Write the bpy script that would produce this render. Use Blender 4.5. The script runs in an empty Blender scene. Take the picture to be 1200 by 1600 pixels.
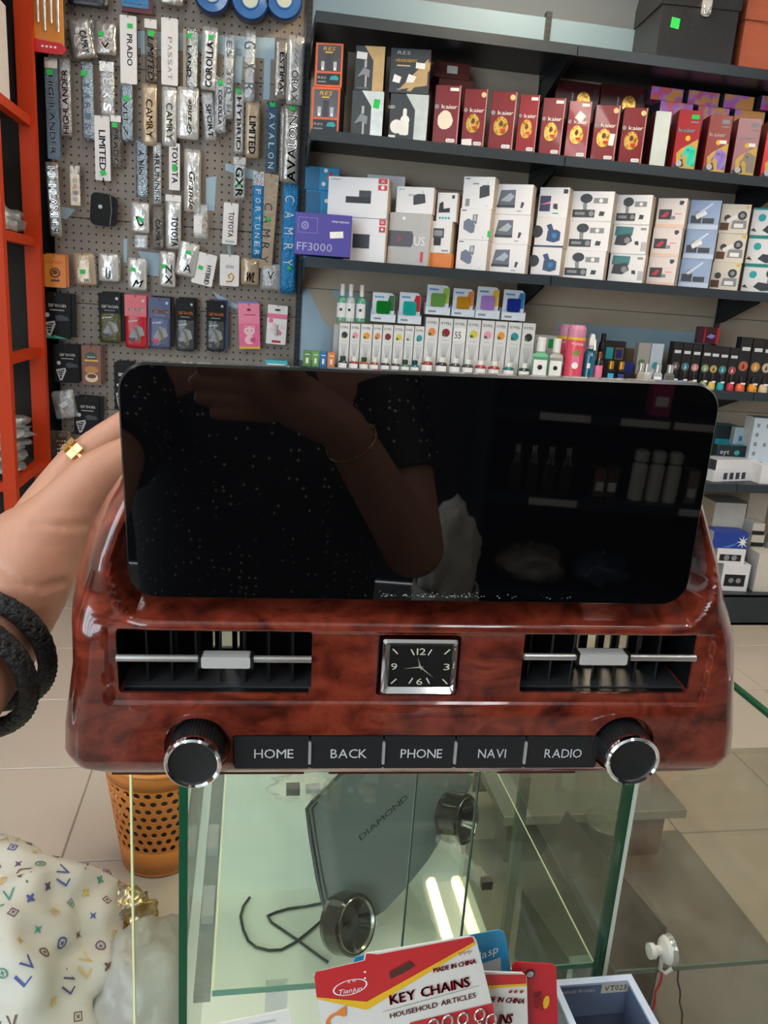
import bpy, bmesh, math, random
from mathutils import Vector, Matrix, noise
from mathutils.bvhtree import BVHTree
rnd = random.Random(7)
R = math.radians
V = Vector
SC = bpy.context.scene
COL = SC.collection

# ------------------------------------------------------------------ camera
F_PX, CAM_H = 1230.0, 1.35
YAW, PIT, ROL = R(10.0), R(14.7), R(4.0)
fwd = V((math.sin(YAW) * math.cos(PIT), math.cos(YAW) * math.cos(PIT), -math.sin(PIT)))
rgt0 = V((math.cos(YAW), -math.sin(YAW), 0))
up0 = rgt0.cross(fwd)
rgt = rgt0 * math.cos(ROL) + up0 * math.sin(ROL)
up = up0 * math.cos(ROL) - rgt0 * math.sin(ROL)
CPOS = V((0, 0, CAM_H))
cam_d = bpy.data.cameras.new('camera')
cam_d.sensor_fit = 'HORIZONTAL'
cam_d.sensor_width = 36.0
cam_d.lens = 36.0 * F_PX / 1200.0
cam_d.clip_start = 0.02
cam = bpy.data.objects.new('camera', cam_d)
COL.objects.link(cam)
m3 = Matrix((rgt, up, -fwd)).transposed()
cam.matrix_world = Matrix.Translation(CPOS) @ m3.to_4x4()
SC.camera = cam

# ------------------------------------------------------------------ world, light, exposure
w = bpy.data.worlds.new('world')
SC.world = w
w.use_nodes = True
w.node_tree.nodes['Background'].inputs['Color'].default_value = (0.80, 0.90, 1.0, 1)
w.node_tree.nodes['Background'].inputs['Strength'].default_value = 9.0
SC.view_settings.view_transform = 'Standard'
SC.view_settings.look = 'None'
SC.view_settings.gamma = 1.0
SC.view_settings.use_curve_mapping = False
SC.view_settings.exposure = -0.12
SC.cycles.transparent_max_bounces = 24
# ceiling fixtures: (x, y, length along y, power, colour, width)
FIXTURES = [
    (1.08, 2.85, 1.30, 2, (1.0, 0.93, 0.80), 0.24),
    (-0.42, 2.30, 1.20, 3, (0.95, 0.98, 1.0), 0.24),
    (-1.45, 0.60, 1.20, 8, (0.95, 0.98, 1.0), 0.24),
    (0.75, 0.45, 1.20, 15, (1.0, 0.92, 0.80), 0.24),
    (2.45, 1.00, 1.20, 24, (0.97, 0.98, 1.0), 0.24),
    (0.40, -1.10, 1.20, 7, (0.97, 0.98, 1.0), 0.24),  # unseen lamp, added as frontal fill for the shelves
    (-1.45, -1.20, 1.20, 8, (0.97, 0.98, 1.0), 0.24),  # unseen lamp, added to throw more light into the shelves from the left
]
CEIL_Z = 2.95

# ------------------------------------------------------------------ pixel <-> place helpers (1200 x 1600 frame)
def ray(x, y):
    return fwd + rgt * ((x - 600) / F_PX) + up * ((800 - y) / F_PX)
def at_y(x, y, Y):
    d = ray(x, y)
    return CPOS + d * (Y / d.y)
def at_z(x, y, Z):
    d = ray(x, y)
    return CPOS + d * ((Z - CAM_H) / d.z)
def at_d(x, y, D):
    return CPOS + ray(x, y) * D
def at_plane(x, y, p, n):
    d = ray(x, y)
    return CPOS + d * ((p - CPOS).dot(n) / d.dot(n))
def len_x(P, dirv, x):
    n = rgt * F_PX - fwd * (x - 600)
    return -(P - CPOS).dot(n) / dirv.dot(n)
def len_y(P, dirv, y):
    n = up * F_PX - fwd * (800 - y)
    return -(P - CPOS).dot(n) / dirv.dot(n)
def spot(x, Y, z):
    P = V((0, Y, z))
    P.x = len_x(P, V((1, 0, 0)), x)
    return P

# ------------------------------------------------------------------ materials
def lin(c):
    if isinstance(c, str):
        c = c.lstrip('#')
        c = [int(c[i:i + 2], 16) / 255 for i in (0, 2, 4)]
    return tuple((v / 12.92 if v <= 0.04045 else ((v + 0.055) / 1.055) ** 2.4) for v in c[:3]) + (1.0,)
MATS = {}
def M(name, color, rough=0.5, metal=0.0, var=0.08, scale=30.0, coat=0.0, bump=0.0, bscale=None, spec=0.5, trans=0.0, sss=0.0, emit=0.0):
    if name in MATS:
        return MATS[name]
    m = bpy.data.materials.new(name)
    m.use_nodes = True
    nt = m.node_tree
    b = nt.nodes['Principled BSDF']
    col = lin(color)
    tc = nt.nodes.new('ShaderNodeTexCoord')
    nz = nt.nodes.new('ShaderNodeTexNoise')
    nz.inputs['Scale'].default_value = scale
    nz.inputs['Detail'].default_value = 3
    nt.links.new(tc.outputs['Object'], nz.inputs['Vector'])
    mx = nt.nodes.new('ShaderNodeMix')
    mx.data_type = 'RGBA'
    mx.inputs[6].default_value = tuple(min(1, c * (1 - var)) for c in col[:3]) + (1,)
    mx.inputs[7].default_value = tuple(min(1, c * (1 + var)) for c in col[:3]) + (1,)
    nt.links.new(nz.outputs['Fac'], mx.inputs[0])
    nt.links.new(mx.outputs[2], b.inputs['Base Color'])
    b.inputs['Roughness'].default_value = rough
    b.inputs['Metallic'].default_value = metal
    b.inputs['Specular IOR Level'].default_value = spec
    if coat:
        b.inputs['Coat Weight'].default_value = coat
        b.inputs['Coat Roughness'].default_value = 0.03
    if trans:
        b.inputs['Transmission Weight'].default_value = trans
    if sss:
        b.inputs['Subsurface Weight'].default_value = sss
        b.inputs['Subsurface Radius'].default_value = (0.012, 0.005, 0.003)
        b.inputs['Subsurface Scale'].default_value = 0.6
    if emit:
        b.inputs['Emission Color'].default_value = col
        b.inputs['Emission Strength'].default_value = emit
    if bump:
        n2 = nt.nodes.new('ShaderNodeTexNoise')
        n2.inputs['Scale'].default_value = bscale or scale * 4
        n2.inputs['Detail'].default_value = 4
        nt.links.new(tc.outputs['Object'], n2.inputs['Vector'])
        bp = nt.nodes.new('ShaderNodeBump')
        bp.inputs['Strength'].default_value = bump
        bp.inputs['Distance'].default_value = 0.01
        nt.links.new(n2.outputs['Fac'], bp.inputs['Height'])
        nt.links.new(bp.outputs['Normal'], b.inputs['Normal'])
    MATS[name] = m
    return m
def film(name, color='#dfe4e6', clear=0.6, rough=0.12, bscale=60, strength=0.9, metal=0.6):
    """thin clear plastic: part see-through, part glossy crinkled sheet"""
    if name in MATS:
        return MATS[name]
    m = M(name, color, rough, metal, 0.1, 40, bump=strength, bscale=bscale)
    nt = m.node_tree
    out = nt.nodes['Material Output']
    b = nt.nodes['Principled BSDF']
    tr = nt.nodes.new('ShaderNodeBsdfTransparent')
    mix = nt.nodes.new('ShaderNodeMixShader')
    mix.inputs[0].default_value = clear
    nt.links.new(b.outputs[0], mix.inputs[1])
    nt.links.new(tr.outputs[0], mix.inputs[2])
    nt.links.new(mix.outputs[0], out.inputs['Surface'])
    return m
def glass(name, tint='#d6ece0', ior=1.5, rough=0.0, dust=0.05, boost=1.0, scratch=0.0):
    """thin pane: tinted see-through, Fresnel mirror, a little scratched dust"""
    if name in MATS:
        return MATS[name]
    m = bpy.data.materials.new(name)
    m.use_nodes = True
    nt = m.node_tree
    nt.nodes.remove(nt.nodes['Principled BSDF'])
    out = nt.nodes['Material Output']
    tr = nt.nodes.new('ShaderNodeBsdfTransparent')
    tr.inputs[0].default_value = lin(tint)
    gl = nt.nodes.new('ShaderNodeBsdfGlossy')
    gl.inputs['Roughness'].default_value = rough
    lw = nt.nodes.new('ShaderNodeLayerWeight')
    lw.inputs['Blend'].default_value = 0.5
    pw_ = nt.nodes.new('ShaderNodeMath'); pw_.operation = 'POWER'; pw_.inputs[1].default_value = 5.0
    nt.links.new(lw.outputs['Facing'], pw_.inputs[0])
    mp = nt.nodes.new('ShaderNodeMath'); mp.operation = 'MULTIPLY_ADD'; mp.use_clamp = True
    mp.inputs[1].default_value = 0.9 * boost; mp.inputs[2].default_value = 0.035 * boost
    nt.links.new(pw_.outputs[0], mp.inputs[0])
    mx = nt.nodes.new('ShaderNodeMixShader')
    nt.links.new(mp.outputs[0], mx.inputs[0])
    nt.links.new(tr.outputs[0], mx.inputs[1])
    nt.links.new(gl.outputs[0], mx.inputs[2])
    df = nt.nodes.new('ShaderNodeBsdfDiffuse')
    df.inputs[0].default_value = lin('#c2c0b6')
    tc = nt.nodes.new('ShaderNodeTexCoord')
    nz = nt.nodes.new('ShaderNodeTexNoise'); nz.inputs['Scale'].default_value = 9; nz.inputs['Detail'].default_value = 8
    nz.inputs['Roughness'].default_value = 0.7
    nt.links.new(tc.outputs['Object'], nz.inputs['Vector'])
    mr = nt.nodes.new('ShaderNodeMapRange')
    mr.inputs[1].default_value = 0.35; mr.inputs[2].default_value = 0.85
    mr.inputs[3].default_value = 0.0; mr.inputs[4].default_value = dust * 2
    nt.links.new(nz.outputs['Fac'], mr.inputs[0])
    m2 = nt.nodes.new('ShaderNodeMixShader')
    fac = mr.outputs[0]
    if scratch:
        for ang, sd in ((35, 0.0), (70, 3.0), (12, 7.0)):
            mpp = nt.nodes.new('ShaderNodeMapping')
            mpp.inputs['Rotation'].default_value = (0, R(ang), R(ang)); mpp.inputs['Location'].default_value = (sd, sd, sd)
            mpp.inputs['Scale'].default_value = (700, 14, 14)
            nz2 = nt.nodes.new('ShaderNodeTexNoise'); nz2.inputs['Scale'].default_value = 1.0; nz2.inputs['Detail'].default_value = 1.0
            nt.links.new(tc.outputs['Object'], mpp.inputs[0]); nt.links.new(mpp.outputs[0], nz2.inputs['Vector'])
            g2 = nt.nodes.new('ShaderNodeMath'); g2.operation = 'GREATER_THAN'; g2.inputs[1].default_value = 0.80
            nt.links.new(nz2.outputs['Fac'], g2.inputs[0])
            ma = nt.nodes.new('ShaderNodeMath'); ma.operation = 'MULTIPLY_ADD'; ma.inputs[1].default_value = scratch; ma.use_clamp = True
            nt.links.new(g2.outputs[0], ma.inputs[0]); nt.links.new(fac, ma.inputs[2])
            fac = ma.outputs[0]
    nt.links.new(fac, m2.inputs[0])
    nt.links.new(mx.outputs[0], m2.inputs[1])
    nt.links.new(df.outputs[0], m2.inputs[2])
    nt.links.new(m2.outputs[0], out.inputs['Surface'])
    MATS[name] = m
    return m
def ramp_mat(name, stops, scale=8, detail=6, rough=0.3, coat=0.0, metal=0, distort=0.0, stretch=(1, 1, 1), bump=0, lo=0.3, hi=0.7):
    if name in MATS:
        return MATS[name]
    m = M(name, '#888888', rough, metal, 0, 10, coat)
    nt = m.node_tree
    b = nt.nodes['Principled BSDF']
    tc = nt.nodes.new('ShaderNodeTexCoord')
    mp = nt.nodes.new('ShaderNodeMapping')
    mp.inputs['Scale'].default_value = stretch
    nz = nt.nodes.new('ShaderNodeTexNoise')
    nz.inputs['Scale'].default_value = scale
    nz.inputs['Detail'].default_value = detail
    nz.inputs['Distortion'].default_value = distort
    nt.links.new(tc.outputs['Object'], mp.inputs[0])
    nt.links.new(mp.outputs[0], nz.inputs['Vector'])
    cr = nt.nodes.new('ShaderNodeValToRGB')
    el = cr.color_ramp.elements
    n = len(stops)
    while len(el) < n:
        el.new(0.5)
    for i, c in enumerate(stops):
        el[i].position = lo + (hi - lo) * i / (n - 1)
        el[i].color = lin(c)
    nt.links.new(nz.outputs['Fac'], cr.inputs[0])
    nt.links.new(cr.outputs[0], b.inputs['Base Color'])
    return m

# ------------------------------------------------------------------ glyphs (flat letters from the built-in font)
GL = {}
def make_glyphs():
    chars = sorted(set("ABCDEFGHIJKLMNOPQRSTUVWXYZabcdefghijklmnopqrstuvwxyz0123456789/.&-"))
    obs = []
    for ch in chars:
        cu = bpy.data.curves.new('glyph', 'FONT')
        cu.body = ch
        cu.resolution_u = 2
        cu.fill_mode = 'FRONT'
        o = bpy.data.objects.new('glyph', cu)
        COL.objects.link(o)
        obs.append((ch, o, cu))
    dg = bpy.context.evaluated_depsgraph_get()
    for ch, o, cu in obs:
        me = o.evaluated_get(dg).to_mesh()
        vs = [(v.co.x, v.co.y) for v in me.vertices]
        fs = [tuple(p.vertices) for p in me.polygons]
        if vs:
            x0 = min(v[0] for v in vs); x1 = max(v[0] for v in vs)
            GL[ch] = ([(a - x0, b) for a, b in vs], fs, x1 - x0)
        o.evaluated_get(dg).to_mesh_clear()
    for ch, o, cu in obs:
        bpy.data.objects.remove(o)
        bpy.data.curves.remove(cu)
make_glyphs()

# ------------------------------------------------------------------ mesh collector
class MB:
    def __init__(s):
        s.v = []; s.f = []; s.m = []; s.mats = []; s.sm = []
    def mi(s, mat):
        if mat not in s.mats:
            s.mats.append(mat)
        return s.mats.index(mat)
    def add(s, vs, fs, mat, smooth=False):
        o = len(s.v); k = s.mi(mat)
        s.v.extend([tuple(v) for v in vs])
        for f in fs:
            s.f.append(tuple(i + o for i in f)); s.m.append(k); s.sm.append(smooth)
        return s
    def box(s, c, d, mat, rot=None):
        hx, hy, hz = d[0] / 2, d[1] / 2, d[2] / 2
        vs = [V((x, y, z)) for x in (-hx, hx) for y in (-hy, hy) for z in (-hz, hz)]
        if rot is not None:
            vs = [rot @ v for v in vs]
        vs = [v + V(c) for v in vs]
        return s.add(vs, [(0, 1, 3, 2), (4, 6, 7, 5), (0, 4, 5, 1), (2, 3, 7, 6), (0, 2, 6, 4), (1, 5, 7, 3)], mat)
    def bb(s, p0, p1, mat):
        return s.box([(a + b) / 2 for a, b in zip(p0, p1)], [abs(b - a) for a, b in zip(p0, p1)], mat)
    def prism(s, poly, y0, y1, mat, sidemat=None):
        """poly in x,z (counter-clockwise seen from -y), extruded along y"""
        n = len(poly)
        vs = [(p[0], y0, p[1]) for p in poly] + [(p[0], y1, p[1]) for p in poly]
        s.add(vs, [tuple(range(n)), tuple(range(2 * n - 1, n - 1, -1))], mat)
        s.add(vs, [(i, i + n, (i + 1) % n + n, (i + 1) % n) for i in range(n)], sidemat or mat)
        return s
    def poly(s, pts, mat):
        return s.add(pts, [tuple(range(len(pts)))], mat)
    def flat(s, poly, y, mat):
        return s.add([(p[0], y, p[1]) for p in poly], [tuple(range(len(poly)))], mat)
    def rect(s, x0, z0, x1, z1, y, mat):
        return s.flat([(x0, z0), (x1, z0), (x1, z1), (x0, z1)], y, mat)
    def disc(s, x, z, r, y, mat, n=14, rz=None):
        return s.flat([(x + r * math.cos(2 * math.pi * i / n), z + (rz or r) * math.sin(2 * math.pi * i / n)) for i in range(n)], y, mat)
    def tube(s, path, r, mat, n=8, caps=True, closed=False):
        path = [V(p) for p in path]
        rs = r if isinstance(r, (list, tuple)) else [r] * len(path)
        k = len(path); vs = []
        prev = None
        for i, p in enumerate(path):
            if closed:
                t = path[(i + 1) % k] - path[i - 1]
            else:
                t = path[min(i + 1, k - 1)] - path[max(i - 1, 0)]
            t.normalize()
            if prev is None:
                a = t.cross(V((0, 0, 1)))
                if a.length < 1e-3:
                    a = t.cross(V((1, 0, 0)))
            else:
                a = prev - t * prev.dot(t)
            a.normalize(); prev = a
            b = t.cross(a)
            for j in range(n):
                q = 2 * math.pi * j / n
                vs.append(p + (a * math.cos(q) + b * math.sin(q)) * rs[i])
        fs = []
        for i in range(k if closed else k - 1):
            i2 = (i + 1) % k
            for j in range(n):
                fs.append((i * n + j, i * n + (j + 1) % n, i2 * n + (j + 1) % n, i2 * n + j))
        s.add(vs, fs, mat, True)
        if caps and not closed:
            s.add(vs[:n], [tuple(range(n - 1, -1, -1))], mat)
            s.add(vs[-n:], [tuple(range(n))], mat)
        return s
    def lathe(s, prof, mat, n=16, c=(0, 0, 0), axis='z', smooth=True, mats=None):
        """prof: list of (radius, height)"""
        vs = []
        for r, h in prof:
            for j in range(n):
                q = 2 * math.pi * j / n
                a, b = r * math.cos(q), r * math.sin(q)
                p = (a, b, h) if axis == 'z' else ((a, h, b) if axis == 'y' else (h, a, b))
                vs.append((p[0] + c[0], p[1] + c[1], p[2] + c[2]))
        for i in range(len(prof) - 1):
            fs = []
            for j in range(n):
                f = (i * n + j, i * n + (j + 1) % n, (i + 1) * n + (j + 1) % n, (i + 1) * n + j)
                fs.append(f if axis != 'y' else f[::-1])
            s.add(vs, fs, mats[i] if mats else mat, smooth)
        return s
    def text(s, t, x, z, h, mat, y=-0.0006, w=None, rot=0.0, shear=0.0, align='c', gap=0.09, bold=0.0, ysgn=1):
        """flat lettering centred on x,z; h = cap height, w = fitted width; rot degrees"""
        cx = 0.0; gs = []
        for ch in t:
            if ch in GL:
                gs.append((GL[ch], cx)); cx += GL[ch][2] + gap
            else:
                cx += 0.32
        tot = max(cx - gap, 1e-6)
        sz = h / 0.70
        sx = (w / tot) if w else sz
        ca, sa = math.cos(R(rot)), math.sin(R(rot))
        off = {'c': tot / 2, 'l': 0, 'r': tot}[align]
        offs = [(0, 0)] if not bold else [(-bold, 0), (bold, 0), (0, bold * .5), (0, -bold * .5)]
        for ((vs, fs, wd), ox), (bx_, bz_) in [(g, o_) for g in gs for o_ in offs]:
            out = []
            for a, b in vs:
                lx = (a + ox - off) * sx + bx_ * h
                lz = (b - 0.35) * sz + bz_ * h
                lx += shear * lz
                out.append((x + (lx * ca - lz * sa) * ysgn, y, z + lx * sa + lz * ca))
            s.add(out, fs, mat)
        return s
    def xf(s, mat4):
        s.v = [tuple(mat4 @ V(v)) for v in s.v]
        return s
    def build(s, name, parent=None, loc=None, rot=None, merge=False):
        me = bpy.data.meshes.new(name)
        me.from_pydata([tuple(v) for v in s.v], [], s.f)
        for mt in s.mats:
            me.materials.append(mt)
        me.polygons.foreach_set('material_index', s.m)
        me.polygons.foreach_set('use_smooth', s.sm)
        me.update()
        o = bpy.data.objects.new(name, me)
        COL.objects.link(o)
        if parent is not None:
            o.parent = parent
        if loc is not None:
            o.location = loc
        if rot is not None:
            o.rotation_euler = rot
        return o
def rrect(x0, z0, x1, z1, r, n=4):
    pts = []
    for cx, cz, a0 in ((x1 - r, z0 + r, -90), (x1 - r, z1 - r, 0), (x0 + r, z1 - r, 90), (x0 + r, z0 + r, 180)):
        for i in range(n + 1):
            a = R(a0 + 90 * i / n)
            pts.append((cx + r * math.cos(a), cz + r * math.sin(a)))
    return pts
def tag(o, label=None, cat=None, group=None, kind=None):
    if label: o['label'] = label
    if cat: o['category'] = cat
    if group: o['group'] = group
    if kind: o['kind'] = kind
    return o
def thing(name, label, cat, loc=(0, 0, 0), rot=(0, 0, 0), group=None):
    o = bpy.data.objects.new(name, None)
    o.empty_display_size = 0.02
    COL.objects.link(o)
    o.location = loc; o.rotation_euler = rot
    return tag(o, label, cat, group)
def bake(o, name=None):
    """apply the modifiers of o into its mesh"""
    dg = bpy.context.evaluated_depsgraph_get()
    me = bpy.data.meshes.new_from_object(o.evaluated_get(dg))
    old = o.data
    o.modifiers.clear()
    o.data = me
    bpy.data.meshes.remove(old)
    return o

# common colours
WHITE = M('white_card', '#e9e6e4', 0.45)
PAPER = M('paper_label', '#f2efec', 0.6)
BLACK = M('black_print', '#15151a', 0.45)
CHAR = M('charcoal_print', '#3a3d45', 0.5)
GREYP = M('grey_print', '#8d8f94', 0.5)
LGREY = M('light_grey_print', '#b9babd', 0.5)
GREEN = M('green_price_sticker', '#22c251', 0.5)
REDP = M('red_print', '#c8202c', 0.4)
GOLD = M('gold_print', '#c89434', 0.3, 0.7)
CHROME = M('chrome', '#d8d8d8', 0.08, 1.0)
SILVER = M('silver_plastic', '#c9c7c4', 0.3, 0.6)
TEAL = M('teal_print', '#2aa9ae', 0.45)
BLUEP = M('blue_print', '#2f7fbf', 0.45)
NAVY = M('navy_print', '#1d2c6b', 0.4)
ORANGEP = M('orange_print', '#e0802c', 0.45)
YELLOWP = M('yellow_print', '#e8b92e', 0.45)
PINKP = M('pink_print', '#ea7a9c', 0.45)
BEIGE = M('beige_card', '#cdb79c', 0.6)
BROWNP = M('brown_print', '#5b3524', 0.5)
FOIL = M('silver_foil', '#cfd6da', 0.22, 0.9, 0.1, 60, bump=1.0, bscale=110)
FILM = film('clear_film', clear=0.55)
FILM_LT = film('clear_film_light', clear=0.7, strength=0.6)
STEEL = M('hook_steel', '#9a9896', 0.3, 0.9)
# ================================================================== the setting
YB = 3.64          # back panel plane
TILE = 0.405
m_grout = M('grout', '#8c8278', 0.9)
m_tile = M('floor_tile', '#c2b5a6', 0.22, 0, 0.05, 4.0, spec=0.4)
X0, X1, YN, YF = -2.4, 3.6, -2.2, 3.85
fl = MB().bb((X0, YN, -0.05), (X1, YF, -0.004), m_grout).build('floor')
tag(fl, 'pale beige square tiles of the shop floor', 'floor', kind='structure')
tile_me = None
xs = -0.43 - 5 * TILE
k = 0
for i in range(-4, 10):
    for j in range(-5, 6):
        x, y = -0.43 + i * TILE, 1.71 + j * TILE
        if x + TILE > X1 or x < X0 - 0.2 or y + TILE > YF + 0.1 or y < YN:
            continue
        if tile_me is None:
            b = MB()
            g = 0.0018; bv = 0.002
            a, c = g, TILE - g
            vs = [(a, a, -0.006), (c, a, -0.006), (c, c, -0.006), (a, c, -0.006),
                  (a, a, -bv), (c, a, -bv), (c, c, -bv), (a, c, -bv),
                  (a + bv, a + bv, 0), (c - bv, a + bv, 0), (c - bv, c - bv, 0), (a + bv, c - bv, 0)]
            fs = [(8, 9, 10, 11)]
            for q in range(4):
                n = (q + 1) % 4
                fs += [(q, n, 4 + n, 4 + q), (4 + q, 4 + n, 8 + n, 8 + q)]
            b.add(vs, fs, m_tile)
            o = b.build('tile', fl)
            tile_me = o.data
        else:
            o = bpy.data.objects.new('tile', tile_me)
            COL.objects.link(o); o.parent = fl
        o.location = (x, y, rnd.uniform(-0.0004, 0.0004))
m_wall_dk = M('wall_dark', '#2e2b2a', 0.8, 0, 0.1, 6)
m_wall_gr = M('wall_blue_grey', '#6d7680', 0.8, 0, 0.06, 4)
m_wall_w = M('wall_white', '#d9d7d2', 0.85, 0, 0.04, 4)
def wall(name, p0, p1, mat, label):
    return tag(MB().bb(p0, p1, mat).build(name), label, 'wall', kind='structure')
wall('wall_back', (X0, YF, 0), (X1, YF + 0.1, CEIL_Z), m_wall_gr, 'blue grey painted wall above and behind the shelving')
# left wall and front wall with the shop windows (daylight comes in behind the photographer, from the left)
WZ0, WZ1 = 0.25, 2.55
wl = wall('wall_left', (X0 - 0.1, -0.2, 0), (X0, YF + 0.1, CEIL_Z), m_wall_w, 'off white painted side wall beside the orange rack')
MB().bb((X0 - 0.1, YN, 0), (X0, -0.2, WZ0), m_wall_w).build('sill_wall', wl)
MB().bb((X0 - 0.1, YN, WZ1), (X0, -0.2, CEIL_Z), m_wall_w).build('lintel_wall', wl)
m_alu = M('window_aluminium', '#5c6064', 0.4, 0.6)
m_win = glass('window_glass', '#f4f8f8', 1.5, 0.0, 0.0)
def window(name, axis, a0, a1, label):
    o = bpy.data.objects.new(name, None); COL.objects.link(o)
    tag(o, label, 'window', kind='structure')
    def B(u0, u1, z0, z1, mt, nm, th=0.03):
        if axis == 'x': MB().bb((u0, YN - 0.05 - th, z0), (u1, YN - 0.05 + th, z1), mt).build(nm, o)
        else: MB().bb((X0 - 0.05 - th, u0, z0), (X0 - 0.05 + th, u1, z1), mt).build(nm, o)
    mid = (a0 + a1) / 2
    B(a0, a1, WZ0, WZ0 + .05, m_alu, 'frame'); B(a0, a1, WZ1 - .05, WZ1, m_alu, 'frame')
    for u in (a0, mid - .025, a1 - .05): B(u, u + .05, WZ0 + .05, WZ1 - .05, m_alu, 'frame')
    for u0, u1 in ((a0 + .05, mid - .025), (mid + .025, a1 - .05)): B(u0, u1, WZ0 + .05, WZ1 - .05, m_win, 'pane', .003)
    pd_ = bpy.data.lights.new('window_portal', 'AREA'); pd_.shape = 'RECTANGLE'; pd_.size = a1 - a0; pd_.size_y = WZ1 - WZ0
    po = bpy.data.objects.new('window_portal', pd_); COL.objects.link(po); po.parent = o
    pd_.cycles.is_portal = True
    if axis == 'x': po.location = (mid, YN - 0.11, (WZ0 + WZ1) / 2); po.rotation_euler = (R(90), 0, 0)
    else: po.location = (X0 - 0.11, mid, (WZ0 + WZ1) / 2); po.rotation_euler = (R(90), 0, R(-90))
window('window_1', 'x', X0, -1.05, 'tall shop window in the front wall behind the photographer')
window('window_2', 'y', YN, -0.2, 'tall shop window in the left wall behind the photographer')
wall('wall_right', (X1, YN, 0), (X1 + 0.1, YF + 0.1, CEIL_Z), m_wall_w, 'off white painted side wall past the long shelves')
wf = wall('wall_front', (-1.05, YN - 0.1, 0), (X1, YN, CEIL_Z), m_wall_dk, 'dark wall behind the photographer')
MB().bb((X0, YN - 0.1, 0), (-1.05, YN, WZ0), m_wall_w).build('sill_wall', wf)
MB().bb((X0, YN - 0.1, WZ1), (-1.05, YN, CEIL_Z), m_wall_w).build('lintel_wall', wf)
wall('ceiling', (X0 - 0.1, YN - 0.1, CEIL_Z), (X1 + 0.1, YF + 0.1, CEIL_Z + 0.1), M('ceiling_white', '#d8d6d2', 0.9), 'white shop ceiling')
wall('trim_1', (-2.4, 3.72, 0), (-0.80, YF, CEIL_Z), m_wall_dk, 'dark board between the orange rack and the pegboard')

# lamps
m_tube_w = M('lit_tube_warm', '#ffe9c4', 0.4, emit=50.0, var=0)
m_tube_n = M('lit_tube', '#f6f8ff', 0.4, emit=5.0, var=0)
m_fix = M('fixture_white', '#d9d9d6', 0.5)
for i, (x, y, ln, pw, colr, wd) in enumerate(FIXTURES):
    t = thing('ceiling_lamp', ['twin tube ceiling lamp above the middle of the shelves', 'twin tube ceiling lamp above the pegboard side',
              'twin tube ceiling lamp over the left side of the room', 'twin tube ceiling lamp above the glass case',
              'twin tube ceiling lamp over the right aisle', 'added fill lamp with twin tubes on the ceiling behind the photographer', 'added fill lamp with twin tubes on the ceiling in the rear left corner'][i], 'lamp', (x, y, CEIL_Z), group='tube lamps on the ceiling')
    MB().bb((-wd / 2, -ln / 2, -0.05), (wd / 2, ln / 2, 0), m_fix).build('housing', t)
    for sx in (-1, 1):
        MB().tube([(sx * wd * 0.29, -ln / 2 + 0.02, -0.062), (sx * wd * 0.29, ln / 2 - 0.02, -0.062)], 0.028, m_tube_w if i == 0 else m_tube_n, 10).build('tube', t)
    ld = bpy.data.lights.new('tube_light', 'AREA')
    ld.shape = 'RECTANGLE'; ld.size = wd; ld.size_y = ln; ld.energy = pw; ld.color = colr
    lo = bpy.data.objects.new('tube_light', ld)
    COL.objects.link(lo); lo.parent = t; lo.location = (0, 0, -0.095)

# ------------------------------------------------------------------ pegboard
def peg_mat():
    m = M('pegboard_brown', '#908478', 0.55, 0, 0.06, 5)
    nt = m.node_tree; b = nt.nodes['Principled BSDF']
    tc = nt.nodes.new('ShaderNodeTexCoord')
    sp = nt.nodes.new('ShaderNodeSeparateXYZ')
    nt.links.new(tc.outputs['Object'], sp.inputs[0])
    def mth(op, a, bval=None, blink=None):
        n = nt.nodes.new('ShaderNodeMath'); n.operation = op
        nt.links.new(a, n.inputs[0])
        if bval is not None: n.inputs[1].default_value = bval
        if blink is not None: nt.links.new(blink, n.inputs[1])
        return n.outputs[0]
    P = 0.0302
    def cell(s):
        q = mth('FRACT', mth('DIVIDE', s, P))
        q = mth('SUBTRACT', q, 0.5)
        return mth('MULTIPLY', q, blink=q)
    d2 = mth('ADD', cell(sp.outputs['X']), blink=cell(sp.outputs['Z']))
    hole = mth('LESS_THAN', d2, (0.0042 / P) ** 2)
    old = b.inputs['Base Color'].links[0].from_socket
    mx = nt.nodes.new('ShaderNodeMix'); mx.data_type = 'RGBA'
    nt.links.new(hole, mx.inputs[0]); nt.links.new(old, mx.inputs[6])
    mx.inputs[7].default_value = lin('#1c1714')
    nt.links.new(mx.outputs[2], b.inputs['Base Color'])
    bp = nt.nodes.new('ShaderNodeBump'); bp.invert = True; bp.inputs['Strength'].default_value = 0.6; bp.inputs['Distance'].default_value = 0.004
    nt.links.new(hole, bp.inputs['Height']); nt.links.new(bp.outputs['Normal'], b.inputs['Normal'])
    return m
m_peg = peg_mat()
PEG = thing('pegboard', 'brown perforated pegboard holding hanging emblem packs', 'pegboard', (-0.83, YB, 0.3))
zs = [0.3, 0.82, 1.27, 1.615, 2.2, 2.75]
for a, b in zip(zs[:-1], zs[1:]):
    MB().bb((0, 0, a - 0.3 + 0.0015), (1.012, 0.02, b - 0.3 - 0.0015), m_peg).build('panel', PEG)
m_up = M('upright_dark', '#3c4146', 0.4, 0.5)
m_slot = M('slot_black', '#0c0c0d', 0.8)
m_torn = M('torn_film_blue', '#a9c3d2', 0.6, 0, 0.05, 8)
def torn(parent, pts, base):
    ps = [at_y(x, y, YB - 0.0015) for x, y in pts]
    b = MB()
    n = len(ps)
    loc = [p - V(base) for p in ps]
    b.add([tuple(p) for p in loc] + [(p.x, p.y + 0.0012, p.z) for p in loc], [tuple(range(n))] + [(i, (i + 1) % n, (i + 1) % n + n, i + n) for i in range(n)], m_torn)
    return b.build('torn_film_patch', parent)
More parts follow.
